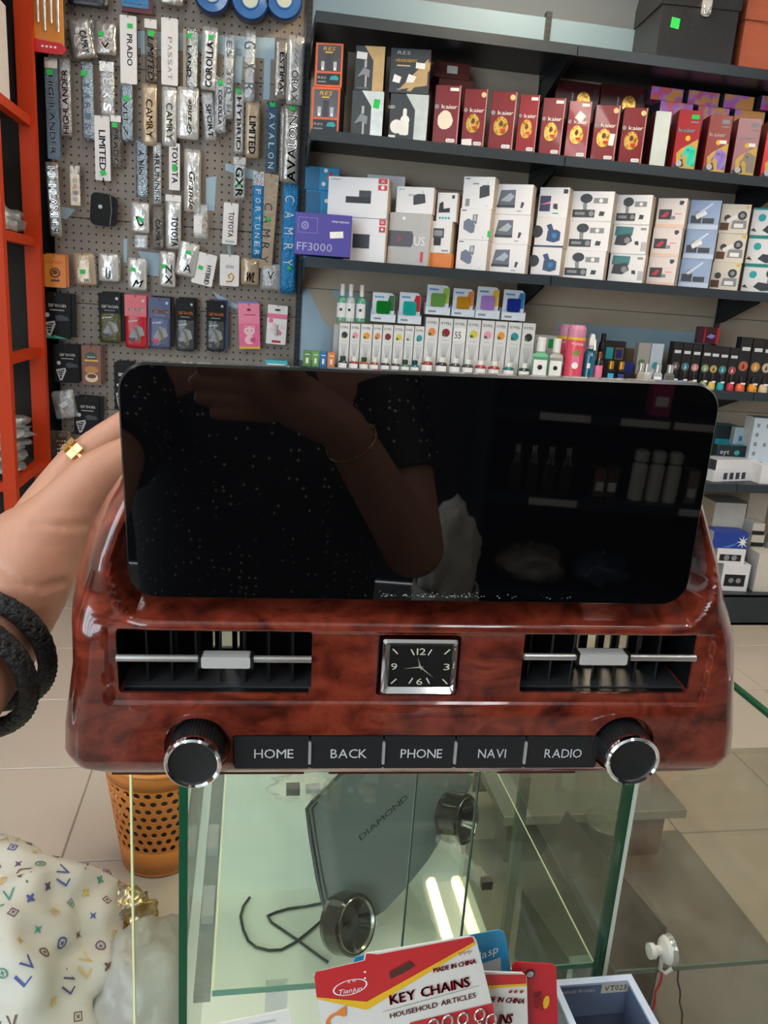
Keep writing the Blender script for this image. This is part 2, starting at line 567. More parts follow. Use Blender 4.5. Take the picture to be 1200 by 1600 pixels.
def torn_holes():
    nt = m_torn.node_tree
peg_base = (-0.83, YB, 0.3)
for pts in ([(215, 48), (440, 60), (482, 80), (482, 100), (445, 95), (420, 92), (300, 80), (215, 75)],
            [(413, 90), (423, 91), (421, 155), (411, 156)], [(368, 75), (380, 78), (377, 130), (366, 128)],
            [(220, 75), (260, 80), (258, 88), (220, 84)], [(92, 322), (118, 327), (104, 343), (91, 340)],
            [(322, 278), (338, 275), (335, 330), (322, 328)], [(352, 255), (400, 266), (398, 282), (352, 266)],
            [(215, 392), (250, 396), (248, 432), (232, 430)], [(193, 373), (199, 373), (198, 410), (193, 410)],
            [(332, 455), (352, 466), (375, 478), (370, 482), (345, 474)], [(355, 383), (361, 383), (361, 398), (356, 398)]):
    torn(PEG, pts, peg_base)
def hook(x, y, L=0.05):
    p = at_y(x, y, YB) - V(peg_base)
    MB().tube([(p.x, 0.0, p.z), (p.x, -L, p.z - 0.002), (p.x, -L - 0.004, p.z + 0.006)], 0.0018, STEEL, 5).build('hook', PEG)
for x, y, L in ((424, 50, 0.16), (172, 100, .05), (345, 228, 0.12), (100, 268, .09), (129, 275, .08)):
    hook(x, y, L)

# ------------------------------------------------------------------ long dark shelving against the wall
YS = 3.242
SH_Z = [2.368, 1.972, 1.512, 1.083, 0.66]
m_sh = M('shelf_dark_metal', '#23292f', 0.38, 0.3, 0.06, 6)
m_lip = M('shelf_lip', '#30383f', 0.4, 0.3, 0.05, 6)
m_back = M('back_panel_taupe', '#c6b4a0', 0.6, 0, 0.05, 3)
m_backw = M('back_panel_white', '#6f8799', 0.6, 0, 0.03, 3)
SECT = [(0.19, 1.203), (1.203, 2.216), (2.216, 3.229)]
UNITS = []
for si, (a, b) in enumerate(SECT):
    U = thing('shelving_unit', ['dark metal wall shelving bay beside the pegboard', 'dark metal wall shelving bay carrying the black chest',
                                'dark metal wall shelving bay at the far right edge'][si], 'shelving', (a, YS, 0), group='shelving bays on the back wall')
    UNITS.append(U)
    L = b - a; D = YB - YS
    for zi, z in enumerate(SH_Z):
        s = MB()
        s.bb((0.002, 0.004, z - 0.012), (L - 0.002, D, z), m_sh)
        s.bb((0.002, 0.0, z - 0.038), (L - 0.002, 0.006, z), m_lip)
        s.bb((0.002, 0.02, z - 0.035), (0.012, D, z - 0.012), m_sh)
        s.bb((L - 0.012, 0.02, z - 0.035), (L - 0.002, D, z - 0.012), m_sh)
        s.build('shelf', U)
        for bx in (0.004, L - 0.008):
            MB().add([(bx, 0.06, z - 0.013), (bx, D, z - 0.013), (bx, D, z - 0.14), (bx, D - 0.05, z - 0.13), (bx, 0.1, z - 0.045),
                      (bx + 0.004, 0.06, z - 0.013), (bx + 0.004, D, z - 0.013), (bx + 0.004, D, z - 0.14), (bx + 0.004, D - 0.05, z - 0.13), (bx + 0.004, 0.1, z - 0.045)],
                     [(0, 1, 2, 3, 4), (9, 8, 7, 6, 5)] + [(i, (i + 1) % 5, (i + 1) % 5 + 5, i + 5) for i in range(5)], m_sh).build('bracket', U)
    s = MB().bb((0.0, -0.09, 0.0), (L, D, 0.012), m_sh).bb((0.0, -0.09, 0.0), (L, -0.08, 0.15), m_lip).bb((0.0, -0.09, 0.14), (L, D, 0.155), m_lip)
    s.build('base', U)
    for z0, z1, mt in ((0.15, 0.60, m_back), (0.60, 0.95, m_back), (0.95, 1.40, m_back), (1.40, 1.86, m_back), (1.86, 2.372, m_back), (2.372, 2.58, m_backw)):
        MB().bb((0, D, z0 + 0.0012), (L, D + 0.015, z1 - 0.0012), mt).build('back_panel', U)
    us = MB().bb((-0.012, D - 0.012, 0), (0.012, D + 0.02, 2.6), m_up)
    zz = 0.2
    while zz < 2.58:
        for sx in (-0.005, 0.005):
            us.rect(sx - 0.0015, zz, sx + 0.0015, zz + 0.017, D - 0.0125, m_slot)
        zz += 0.026
    us.build('upright', U)
# torn blue remnants on the back panels of the bay by the pegboard, and the long pale strip low on the panels
for U, pts in ((0, [(462, 470), (474, 452), (482, 450), (490, 470), (505, 500), (518, 515), (516, 585), (464, 585)]),
               (0, [(520, 455), (536, 452), (600, 480), (585, 500), (545, 500), (530, 480)]),):
    torn(UNITS[U], pts, (SECT[U][0], YS, 0))
p0 = at_y(872, 505, YB - 0.002); p1 = at_y(1118, 512, YB - 0.002)
for U in (1,):
    a, b = SECT[U]
    xa = p0.x - a
    MB().bb((xa, YB - YS - 0.002, 1.225), (b - a - 0.014, YB - YS, 1.325), m_torn).build('pale_strip', UNITS[U])

# ------------------------------------------------------------------ orange rack on the left
m_or = M('orange_paint', '#c03a10', 0.5, 0, 0.06, 8, spec=0.2)
m_rk = M('rack_back_dark', '#2a2420', 0.8)
RK = thing('orange_rack', 'orange steel open rack at the left edge', 'rack', (-0.86, 3.02, 0))
for px_, py_, w_ in ((-0.02, 0.0, 0.045), (-0.02, 0.46, 0.06), (-1.3, 0.0, 0.045), (-1.3, 0.46, 0.06)):
    MB().bb((px_ - w_ / 2, py_, 0), (px_ + w_ / 2, py_ + 0.04, 2.75), m_or).build('post', RK)
RKZ = [0.62, 1.085, 1.515, 1.955, 2.42]
for z in RKZ:
    MB().bb((-1.3, 0.005, z - 0.035), (-0.03, 0.035, z), m_or).build('front_rail', RK)
    MB().bb((-0.04, 0.03, z - 0.035), (-0.005, 0.47, z), m_or).build('side_rail', RK)
    MB().bb((-1.3, 0.02, z - 0.012), (-0.03, 0.49, z - 0.002), m_rk).build('shelf', RK)
MB().bb((-1.3, 0.50, 0), (0.0, 0.51, 2.75), m_rk).build('back_panel', RK)
def white_box(x0, x1, y0, y1, z0, z1, label, parts=True):
    t = thing('storage_box', label, 'box', (x0, y0, z0))
    MB().bb((0, 0, 0), (x1 - x0, y1 - y0, z1 - z0), WHITE).build('box_body', t)
    b = MB().rect((x1 - x0) * .45, (z1 - z0) * .9, (x1 - x0) * .9, (z1 - z0) * .94, -0.0006, LGREY)
    b.build('printed_band', t)
white_box(-1.2, -0.915, 3.06, 3.40, 1.957, 2.30, 'large white box on the upper orange rack shelf')
white_box(-1.2, -0.955, 3.04, 3.30, 1.517, 1.80, 'white box standing left on the second orange rack shelf')
def lump(name, c, rad, mat, seed=0, amp=0.35, sub=3, parent=None, flat=True, freq=2.2):
    bm = bmesh.new()
    bmesh.ops.create_icosphere(bm, subdivisions=sub, radius=1)
    for v in bm.verts:
        n = noise.noise(v.co * freq + V((seed * 3.1, seed, 0))) * amp + noise.noise(v.co * freq * 2.7 + V((seed, 0, seed * 2))) * amp * 0.5
        p = v.co * (1 + n)
        v.co = V((p.x * rad[0], p.y * rad[1], p.z * rad[2]))
    if flat:
        z0 = -rad[2] * 0.75
        for v in bm.verts:
            if v.co.z < z0: v.co.z = z0
        for v in bm.verts:
            v.co.z -= z0
    me = bpy.data.meshes.new(name)
    bm.to_mesh(me); bm.free()
    me.materials.append(mat)
    for p in me.polygons: p.use_smooth = True
    o = bpy.data.objects.new(name, me)
    COL.objects.link(o); o.location = c
    if parent: o.parent = parent
    return o
def film_pack(c, rad, label, seed, inner='#b5b0aa'):
    t = thing('plastic_packet', label, 'packet', c)
    lump('wrapping', (0, 0, 0), rad, FILM, seed, 0.45, 3, t)
    MB().box((0, 0, rad[2] * 0.45), (rad[0] * 1.1, rad[1] * 1.1, rad[2] * 0.7), M('packet_inner' + inner, inner, 0.5)).build('contents', t)
film_pack((-0.925, 3.22, 1.517), (0.085, 0.10, 0.05), 'crumpled clear plastic packet on the second orange rack shelf', 3)
for i in range(5):
    film_pack((-0.95 + rnd.uniform(-.02, .02), 3.2 + 0.02 * i, 0.622 + i * 0.042), (0.10, 0.11, 0.026),
              ['lowest', 'second', 'third', 'fourth', 'topmost'][i] + ' clear plastic packet in the stack on the low orange rack shelf', 10 + i)
# ================================================================== goods on the wall shelves
UZ = V((0, 0, 1))
def carton(name, label, cat, xl, xr, yt, Y, z, yaw, depth, mat, side=None, art=None, group=None, rightart=None, h=None, extra=None):
    P = spot(xl, Y, z)
    d = V((math.cos(R(yaw)), math.sin(R(yaw)), 0))
    w_ = len_x(P, d, xr)
    if h is None:
        h = len_y(P + d * (w_ / 2), UZ, yt)
    t = thing(name, label, cat, P, (0, 0, R(yaw)), group)
    b = MB()
    b.bb((0, 0, 0), (w_, depth, h), mat)
    if side is not None:
        k = b.mi(side)
        for i in (1,): b.m[i] = k      # +x side
        b.m[0] = k; b.m[3] = k
    o = b.build('box_body', t)
    bv = o.modifiers.new('bevel', 'BEVEL'); bv.width = 0.0012; bv.segments = 1
    if art:
        a = MB(); art(a, w_, h)
        if a.f: a.build('printed_picture', t)
    if extra: extra(t, w_, h, depth)
    return z + h + 0.0008, t, w_, h
Z1, Z2, Z3, Z4, Z5 = SH_Z
ZB = 0.155

# ---- shelf two: bulb boxes
m_resor = M('bulb_box_orange', '#e2622d', 0.4)
m_resdk = M('bulb_box_charcoal', '#3b4046', 0.4, 0.1)
m_rescl = M('bulb_box_window', '#56545a', 0.15, 0.2)
m_resbk = M('bulb_box_black', '#17181b', 0.4)
m_holo_s = M('holo_silver', '#d6d8d2', 0.28, 0.75, 0.25, 25)
m_holo_g = M('holo_gold', '#c9a777', 0.32, 0.65, 0.2, 25)
def art_res_orange(a, w, h):
    a.rect(w * .08, h * .36, w * .92, h * .95, -.0006, m_rescl)
    a.rect(w * .08, h * .05, w * .92, h * .31, -.0006, m_resbk)
    a.text('RES', w * .5, h * .87, h * .085, YELLOWP, -.0012, w=w * .42, shear=.3)
    a.rect(w * .36, h * .77, w * .62, h * .80, -.0012, YELLOWP)
    for cx in (.28, .72):
        a.rect(w * (cx - .05), h * .38, w * (cx + .05), h * .45, -.0012, PAPER)
        a.rect(w * (cx - .06), h * .45, w * (cx + .06), h * .58, -.0012, LGREY)
    a.rect(w * .4, h * .38, w * .6, h * .72, -.0012, CHAR)
    a.text('RES', w * .27, h * .21, h * .05, LGREY, -.0012, w=w * .3)
    a.rect(w * .12, h * .10, w * .42, h * .13, -.0012, GREYP)
    a.flat([(w * .54, h * .17), (w * .60, h * .25), (w * .78, h * .27), (w * .88, h * .21), (w * .84, h * .16)], -.0012, TEAL)
def art_res_wedge(white):
    def f(a, w, h):
        m = m_holo_s if white else m_holo_g
        a.flat([(w * .62, 0), (w, 0), (w, h), (w * .30, h), (w * .62, h * .68)], -.0006, m)
        a.rect(w * .36, h * .08, w * .42, h * .38, -.0006, LGREY)
        a.flat([(w * .1, h * .3), (w * .3, h * .52), (w * .52, h * .46), (w * .5, h * .3), (w * .3, h * .36)], -.0007, GREYP)
        a.rect(w * .32, h * .52, w * .40, h * .68, -.0007, LGREY)
        a.rect(w * .08, h * .05, w * .5, h * .062, -.0006, GREYP)
    return f
def ex_stick(col, x, z, ww, hh, rot=0):
    def f(t, w, h, d):
        b = MB(); ca, sa = math.cos(R(rot)), math.sin(R(rot))
        pts = [(w * x + (p * ca - q * sa), h * z + (p * sa + q * ca)) for p, q in ((-ww, -hh), (ww, -hh), (ww, hh), (-ww, hh))]
        b.prism(pts, -.0018, -.0008, col); b.build('price_sticker', t)
    return f
def art_head(a, w, h):
    a.flat([(w * .45, h * .06), (w, h * .75), (w, h * .55), (w * .55, h * .05)], -.0006, m_holo_g)
    a.flat([(w * .25, h * .08), (w * .95, h * .80), (w * .95, h * .2)], -.0005, m_holo_g)
    a.text('RES', w * .33, h * .90, h * .075, LGREY, -.0012, w=w * .32, shear=.3)
    a.text('HEADLIGHTS', w * .40, h * .73, h * .065, YELLOWP, -.0012, w=w * .52)
    a.rect(w * .17, h * .60, w * .5, h * .63, -.0012, BEIGE)
    a.flat([(w * .08, h * .25), (w * .12, h * .42), (w * .3, h * .36), (w * .26, h * .22)], -.0012, PAPER)
    a.flat([(w * .42, h * .25), (w * .48, h * .44), (w * .68, h * .38), (w * .6, h * .25)], -.0012, PAPER)
    a.text('RES', w * .25, h * .08, h * .04, LGREY, -.0012)
def art_bulb(a, w, h):
    a.flat([(w * .66, 0), (w, 0), (w, h), (w * .40, h), (w * .66, h * .68)], -.0006, m_holo_s)
    a.disc(w * .2, h * .32, w * .17, -.0010, PAPER, 16)
    a.flat(rrect(w * .27, h * .15, w * .52, h * .42, w * .05), -.0013, PAPER)
    a.flat(rrect(w * .35, h * .40, w * .45, h * .70, w * .04), -.0012, PAPER)
    a.disc(w * .41, h * .46, w * .12, -.0014, PAPER, 14)
    a.text('LED', w * .05, h * .72, h * .06, PAPER, -.0012)
    a.rect(0, h * .08, w * .18, h * .14, -.0012, PAPER)
zt, t, _, _ = carton('bulb_box', 'orange framed headlight bulb box, lower of the pair beside the pegboard', 'box', 485, 529, 136, 3.33, Z2, -14, .12, m_resor, m_resbk, art_res_orange, 'orange bulb boxes')
carton('bulb_box', 'orange framed headlight bulb box, upper of the pair beside the pegboard', 'box', 491, 534, 67, 3.33, zt, -14, .12, m_resor, m_resbk, art_res_orange, 'orange bulb boxes')
zt, t, _, _ = carton('bulb_box', 'charcoal and silver bulb box with green sticker, under the gold wedge one', 'box', 547, 596, 142, 3.33, Z2, -12, .12, m_resdk, m_resbk, art_res_wedge(True), 'charcoal bulb boxes', extra=ex_stick(GREEN, .78, .74, .012, .016, -8))
carton('bulb_box', 'charcoal and gold wedge bulb box with white price tag', 'box', 553, 598, 72, 3.33, zt, -12, .12, m_resdk, m_resbk, art_res_wedge(False), 'charcoal bulb boxes', extra=ex_stick(PAPER, .22, .78, .02, .012, -4))
zt, t, _, _ = carton('bulb_box', 'charcoal bulb box with big white bulb picture', 'box', 606, 665, 147, 3.33, Z2, -12, .14, m_resdk, m_resbk, art_bulb, 'charcoal bulb boxes')
carton('bulb_box', 'wide charcoal headlight box with gold beam and gold lettering', 'box', 607, 669, 76, 3.33, zt, -12, .14, m_resdk, BROWNP, art_head, 'charcoal bulb boxes', extra=ex_stick(PAPER, .76, .63, .018, .010, -3))

# ---- maroon bulb boxes
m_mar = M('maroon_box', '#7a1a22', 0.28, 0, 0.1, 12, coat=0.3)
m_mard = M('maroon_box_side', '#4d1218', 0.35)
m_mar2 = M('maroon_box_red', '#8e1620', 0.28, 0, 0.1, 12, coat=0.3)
m_badge = ramp_mat('gold_badge', ['#7d4a12', '#c99432', '#e7c26a', '#b5471f'], 60, 3, 0.25, metal=0.55)
m_badge_w = M('pale_badge', '#efe0c8', 0.3, 0.2)
def art_maroon(badge, tagw, kind):
    def f(a, w, h):
        a.text('kaier', w * .60, h * .66, h * .068, PAPER, -.0012, w=w * .62, gap=.04)
        a.disc(w * .10, h * .655, w * .09, -.0010, GREYP, 10)
        a.flat([(w * .46 + w * .30 * math.cos(q * .449) * (1 + .05 * math.cos(q * 3)), h * .44 + h * .155 * math.sin(q * .449) * (1 + .05 * math.sin(q * 5))) for q in range(14)], -.0010, badge)
        if badge is m_badge:
            a.flat([(w * .36, h * .46), (w * .42, h * .53), (w * .50, h * .53), (w * .56, h * .47), (w * .46, h * .43)], -.0014, BROWNP)
            a.rect(w * .44, h * .36, w * .66, h * .40, -.0014, REDP)
        a.rect(w * .955, 0.0, w, h, -.0008, M('pink_edge', '#c98a88', 0.3))
        a.flat(rrect(w * .55, h * .085, w * .90, h * .145, h * .02, 3), -.0011, PAPER)
        a.text('A550', w * .725, h * .115, h * .034, BLUEP if kind else GREYP, -.0016, w=w * .28)
        if tagw == 'disc':
            a.disc(w * .84, h * .91, w * .11, -.0012, M('cream_disc', '#e2c78f', 0.5), 12)
        elif tagw == 'tag':
            a.rect(w * .58, h * .91, w * .92, h * .96, -.0012, PAPER)
    return f
rights = [713, 754, 799, 834, 874, 914, 958, 1000]
lefts = [674, 719, 761, 804, 840, 880, 921, 964]
tops = [133, 139, 143, 148, 153, 158, 164, 168]
dsc = ['with a pale badge, first beside the charcoal bulb boxes', 'with cream disc and crooked white tag, second from the charcoal boxes', 'with cream disc and blue number, third from the charcoal boxes',
       'with white tag at its top corner, fourth from the charcoal boxes', 'standing fifth from the charcoal boxes', 'with a slanted white tag, sixth from the charcoal boxes', 'with cream disc and pale bottom corner, seventh from the charcoal boxes',
       'standing last before the box with painted white glare']
for i in range(8):
    ex = None
    if i == 5: ex = ex_stick(PAPER, .55, .74, .016, .016, -35)
    if i == 1: ex = ex_stick(PAPER, .25, .13, .02, .012, 4)
    if i == 6: ex = ex_stick(PAPER, .80, .42, .010, .022, -4)
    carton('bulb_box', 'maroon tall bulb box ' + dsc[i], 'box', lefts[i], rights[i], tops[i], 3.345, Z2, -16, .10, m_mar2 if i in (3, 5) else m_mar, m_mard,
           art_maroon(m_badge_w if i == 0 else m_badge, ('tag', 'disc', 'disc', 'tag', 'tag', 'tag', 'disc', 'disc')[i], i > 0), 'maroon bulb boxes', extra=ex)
def art_lying(a, w, h):
    a.text('kaier', w * .38, h * .80, h * .03, PAPER, -.0012, rot=90, w=h * .16)
    a.disc(w * .64, h * .80, w * .15, -.0012, m_badge, 14, h * .10)
    a.rect(w * .86, h * .82, w * .93, h * .93, -.0012, CHAR)
carton('bulb_box', 'dark maroon box lying behind the maroon row, nearer the pegboard', 'box', 855, 922, 128, 3.52, Z2, 0, .1, m_mard, m_mard, art_lying, 'boxes behind the maroon row')
carton('bulb_box', 'dark maroon box lying behind the maroon row, nearer the shiny boxes', 'box', 924, 992, 134, 3.52, Z2, 0, .1, m_mard, m_mard, art_lying, 'boxes behind the maroon row')
zt, t, _, _ = carton('bulb_box', 'plain brown red box at the back, under another one', 'box', 677, 731, 124, 3.50, Z2, 0, .12, M('brownred_box', '#6b2a26', 0.5), m_mard)
carton('bulb_box', 'plain brown red box at the back with white price tag', 'box', 678, 733, 98, 3.50, zt, 0, .12, M('brownred_box', '#6b2a26', 0.5), m_mard, extra=ex_stick(PAPER, .5, .55, .022, .014))
# box whose lamp reflection is painted white, and the eagle boxes
m_glare = M('glare_white_box', '#eef6f2', 0.12, 0.25)
carton('bulb_box', 'blank box with painted white glare, between the maroon and the eagle boxes', 'box', 1013, 1037, 174, 3.34, Z2, -10, .10, m_glare, m_mard)
def holo(name, lo, hi_, sc):
    return ramp_mat(name, ['#b89a86', '#ff8f4a', '#ff6aa6', '#d08cf4', '#ffb46a'], sc, 1, 0.3, metal=0.0, lo=lo, hi=hi_)
m_red = M('eagle_box_red', '#a8252a', 0.3, 0, 0.08, 10, coat=.3)
m_red2 = M('eagle_box_brown', '#94403a', 0.3, 0, 0.08, 10, coat=.3)
m_red3 = M('eagle_box_mauve', '#a8737a', 0.3, 0, 0.08, 10, coat=.3)
m_red4 = M('eagle_box_bright', '#d8262a', 0.3, 0, 0.08, 10, coat=.3)
m_eag = [ramp_mat('holo_green', ['#2ad0a0', '#4fe0d0', '#36c060'], 20, 1, .25, metal=.2), ramp_mat('holo_violet', ['#8a6ab8', '#a08ad8', '#7a6a98'], 20, 1, .25, metal=.2), M('bird_grey', '#8a7f72', .4), M('bird_pale', '#c9b9a8', .4)]
def art_eagle(i):
    def f(a, w, h):
        bird = m_eag[i]
        a.text('kaier', w * .44, h * .68, h * .065, (PAPER, LGREY, GREYP, PAPER)[i] if i else TEAL, -.0014, w=w * .72, gap=.04)
        a.rect(w * .55, h * .86, w * .88, h * .93, -.0012, GREEN if i == 0 else GREYP)
        a.rect(w * .55, h * .80, w * .88, h * .82, -.0012, GREYP)
        a.disc(w * .52, h * .55, w * .11, -.0012, YELLOWP, 12)
        a.flat([(w * .12, h * .30), (w * .3, h * .38), (w * .98, h * .55), (w * .98, h * .04), (w * .2, h * .06)], -.0009, M('eagle_sand', '#cda650', .45))
        a.flat([(w * .30, h * .27), (w * .42, h * .33), (w * .48, h * .42), (w * .66, h * .44), (w * .94, h * .38), (w * .96, h * .10), (w * .62, h * .10), (w * .58, h * .26), (w * .44, h * .30), (w * .34, h * .20)], -.0012, bird)
        a.disc(w * .60, h * .36, w * .035, -.0016, BLACK, 8)
        a.disc(w * .28, h * .14, w * .13, -.0015, LGREY, 10)
        a.flat([(w * .02, h * .12), (w * .4, h * .22), (w * .5, h * .10), (w * .1, h * .04)], -.0013, CHAR)
    return f
for i, (xl, xr, yt, mt, ds) in enumerate([(1048, 1084, 172, m_red, 'red box with a green gleaming bird head'), (1096, 1131, 180, m_red2, 'brownish box with a violet bird head'),
                                       (1140, 1176, 185, m_red3, 'mauve box with a grey bird head'), (1186, 1222, 190, m_red4, 'bright red box with a pale bird head at the right edge')]):
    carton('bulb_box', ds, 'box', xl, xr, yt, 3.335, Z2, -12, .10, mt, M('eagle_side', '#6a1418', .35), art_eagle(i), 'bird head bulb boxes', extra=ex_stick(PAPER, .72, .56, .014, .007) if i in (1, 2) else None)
for i, (xl, xr, yt, ym, sc, hs) in enumerate([(1016, 1066, 137, 160, 14, .1), (1074, 1122, 143, 167, 22, .25), (1130, 1176, 149, 173, 9, .4), (1188, 1236, 152, 177, 12, .3)]):
    zt, t, _, _ = carton('shimmer_box', ['orange brown', 'green orange', 'pink gold', 'salmon'][i] + ' shimmering box behind the bird head boxes, lower of its pair', 'box', xl, xr, ym, 3.49, Z2, 0, .10, holo('holo_low%d' % i, .3 - hs * .3, .6 - hs * .2, sc), CHAR)
    carton('shimmer_box', ['brown orange', 'rainbow', 'hot pink', 'coral'][i] + ' shimmering box behind the bird head boxes, upper of its pair', 'box', xl, xr, yt, 3.49, zt, 0, .10, holo('holo_up%d' % i, .35 - hs * .4, .65 - hs * .3, sc + 3), CHAR)

# ---- shelf one: chest and terracotta box
def chest():
    P = spot(1023, 3.30, Z1)
    d = V((math.cos(R(-6)), math.sin(R(-6)), 0))
    w_ = len_x(P, d, 1141)
    t = thing('leather_chest', 'black crocodile leather chest with a silver clasp', 'chest', P, (0, 0, R(-6)))
    m_cr = M('black_croc', '#17171b', 0.35, 0, 0.2, 60, bump=0.3, bscale=120)
    dp = .30
    MB().bb((0, 0, 0), (w_, dp, .20), m_cr).build('chest_body', t)
    pr = [(-.006, .198), (w_ + .006, .198), (w_ + .006, .27), (w_ - .004, .325), (w_ - .03, .335), (.03, .335), (.004, .325), (-.006, .27)]
    MB().prism(pr, -.006, dp + .004, m_cr).build('lid', t)
    c = MB()
    c.prism(rrect(w_ * .50, .165, w_ * .62, .235, .016), -.014, -.004, SILVER)
    c.prism(rrect(w_ * .52, .225, w_ * .60, .262, .008), -.012, -.006, SILVER)
    cl = c.build('clasp', t)
    MB().tube([(w_ * .52, -.018, .20), (w_ * .53, -.022, .172), (w_ * .59, -.022, .172), (w_ * .60, -.018, .20)], .004, CHROME, 6).build('clasp_loop', cl)
    MB().prism([(w_ * .14, .12), (w_ * .25, .115), (w_ * .255, .152), (w_ * .145, .157)], -.0015, -.0003, GREEN).build('price_sticker', t)
chest()
def terracotta():
    P = spot(1152, 3.30, Z1)
    t = thing('leather_chest', 'terracotta leather chest at the right end of the top shelf', 'chest', P, (0, 0, R(-4)))
    m_t = M('terracotta_leather', '#a8573c', 0.5, 0, 0.12, 40, bump=.3, bscale=150)
    MB().bb((0, 0, 0), (.30, .28, .185), m_t).build('chest_body', t)
    MB().prism([(-.004, .186), (.305, .186), (.305, .30), (.27, .325), (.06, .325), (.01, .285), (-.004, .25)], -.004, .284, m_t).build('lid', t)
    MB().tube([(0, -.005, .186), (.15, -.007, .172), (.30, -.005, .180)], .0015, BROWNP, 5).build('lid_cord', t)
terracotta()

# ---- shelf three: cameras
m_purple = M('purple_box', '#4a3f9a', 0.4, 0, 0.05)
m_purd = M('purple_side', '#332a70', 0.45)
def art_purple(a, w, h):
    PL = M('pale_purple', '#8d86c2', .4)
    for p in ((.06, .52, .40, .53), (.06, .88, .40, .89), (.06, .52, .067, .89), (.393, .52, .40, .89)):
        a.rect(w * p[0], h * p[1], w * p[2], h * p[3], -.0006, PL)
    for rr in (.07, .04):
        a.disc(w * .18, h * .70, w * rr, -.0006 - .0003 * (rr < .05), PL if rr > .05 else m_purple, 14)
    a.disc(w * .18, h * .70, w * .025, -.0014, PL, 10)
    a.text('FF3000', w * .36, h * .2, h * .19, M('silver_letters', '#a9a7c4', .3, .4), -.0012, w=w * .62)
    a.text('marsicon', w * .80, h * .84, h * .06, PAPER, -.0012, w=w * .30)
carton('dashcam_box', 'purple box standing at the end of the shelf by the pegboard', 'box', 459, 547, 334, 3.255, Z3 + .008, -6, .11, m_purple, m_purd, art_purple, extra=ex_stick(PAPER, .74, .52, .026, .012, 6))
m_wht = M('camera_box_white', '#ebe8ea', 0.4, 0, .03)
m_side = M('camera_box_shaded_side', '#cbb6a0', 0.5)  # beige puts the shade of the box sides into their colour
m_grybox = M('grey_box', '#b4b2b0', .4)
m_bluebox = M('cyan_box', '#1f8fc4', .4)
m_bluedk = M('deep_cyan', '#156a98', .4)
def art_blue(a, w, h):
    a.rect(0, 0, w * .42, h * .98, -.0006, m_bluedk)
    for i, (x, z) in enumerate(((.6, .86), (.7, .55), (.55, .28), (.75, .72))):
        a.disc(w * x, h * z, w * .06, -.001, (PAPER, ORANGEP, PAPER, REDP)[i], 8)
zb, t, _, _ = carton('dashcam_box', 'cyan blue box behind the purple box, lower of two', 'box', 474, 527, 298, 3.50, Z3, -4, .1, m_bluebox, m_bluedk, art_blue)
carton('dashcam_box', 'cyan blue box behind the purple box, upper of two', 'box', 476, 529, 261, 3.50, zb, -4, .1, m_bluebox, m_bluedk, art_blue)
def art_2k(low):
    def f(a, w, h):
        if not low:
            a.rect(w * .52, h * .50, w * .72, h * .68, -.0006, CHAR)
            a.rect(w * .30, h * .36, w * .72, h * .52, -.0007, BLACK)
            a.rect(w * .05, h * .92, w * .2, h * .94, -.0006, GREYP)
        else:
            a.rect(w * .22, h * .32, w * .62, h * .64, -.0006, CHAR)
        a.rect(w * .83, h * .86, w * .98, h * .99, -.0006, REDP)
        a.rect(w * .83, h * .70, w * .98, h * .83, -.0006, REDP)
        a.text('2K', w * .905, h * .925, h * .06, PAPER, -.0012)
        a.disc(w * .905, h * .77, w * .03, -.0012, PAPER, 8)
    return f
zb, t, _, _ = carton('dashcam_box', 'white box with red corner marks, under the big one by the purple box', 'box', 535, 600, 341, 3.37, Z3, -18, .09, m_wht, m_side, art_2k(True))
carton('dashcam_box', 'big white box with dark camera picture and red corner marks', 'box', 511, 604, 277, 3.39, zb, -18, .09, m_wht, m_side, art_2k(False))
carton('dashcam_box', 'white box standing behind the big white camera box', 'box', 566, 624, 274, 3.52, Z3, -10, .08, m_wht, m_side, lambda a, w, h: a.rect(w * .78, h * .35, w * .9, h * .55, -.0006, REDP))
def art_us(a, w, h):
    a.flat([(0, h * .36), (0, h * .66), (w * .56, h * .66), (w * .60, h * .60), (w * .60, h * .42), (w * .56, h * .36)], -.0006, M('dark_plum', '#3a3034', .35))
    a.flat([(w * .22, h * .44), (w * .36, h * .51), (w * .22, h * .58)], -.0012, M('dim_red', '#8a3038', .4))
    a.text('US', w * .76, h * .48, h * .17, PAPER, -.0012, w=w * .26)
    a.rect(w * .80, h * .08, w * .87, h * .28, -.0008, REDP)
    a.disc(w * .35, h * .90, w * .04, -.0008, PAPER, 10)
zb, t, _, _ = carton('dashcam_box', 'grey box with plum camera picture and large white letters', 'box', 604, 668, 333, 3.36, Z3, -20, .09, m_grybox, m_side, art_us)
def cube(a, w, h, cx=.62, cz=.5, s=.2, mt=CHAR):
    a.flat([(w * (cx - s), h * (cz + s * .9)), (w * (cx - s * .9), h * (cz - s * 1.2)), (w * (cx + s * .2), h * (cz - s * .9)), (w * (cx + s), h * (cz - s * .6)), (w * (cx + s * .8), h * (cz + s * 1.3)), (w * (cx - s * .3), h * (cz + s * 1.3))], -.0006, mt)
    a.rect(w * (cx + s * .45), h * (cz + s * 1.3), w * (cx + s * .5), h * (cz + s * 2), -.0006, mt)
def art_small(a, w, h):
    cube(a, w, h, .62, .52, .17)
    a.rect(w * .06, h * .88, w * .2, h * .91, -.0006, GREYP)
    a.rect(w * .32, h * .66, w * .48, h * .72, -.0006, LGREY)
carton('dashcam_box', 'small white box with dark cube camera, on the grey box', 'box', 618, 676, 292, 3.37, zb, -22, .08, m_wht, m_side, art_small)
zb, t, _, _ = carton('dashcam_box', 'orange carton at the bottom of the narrow stack', 'box', 670, 704, 396, 3.35, Z3, -26, .10, ORANGEP, ORANGEP)
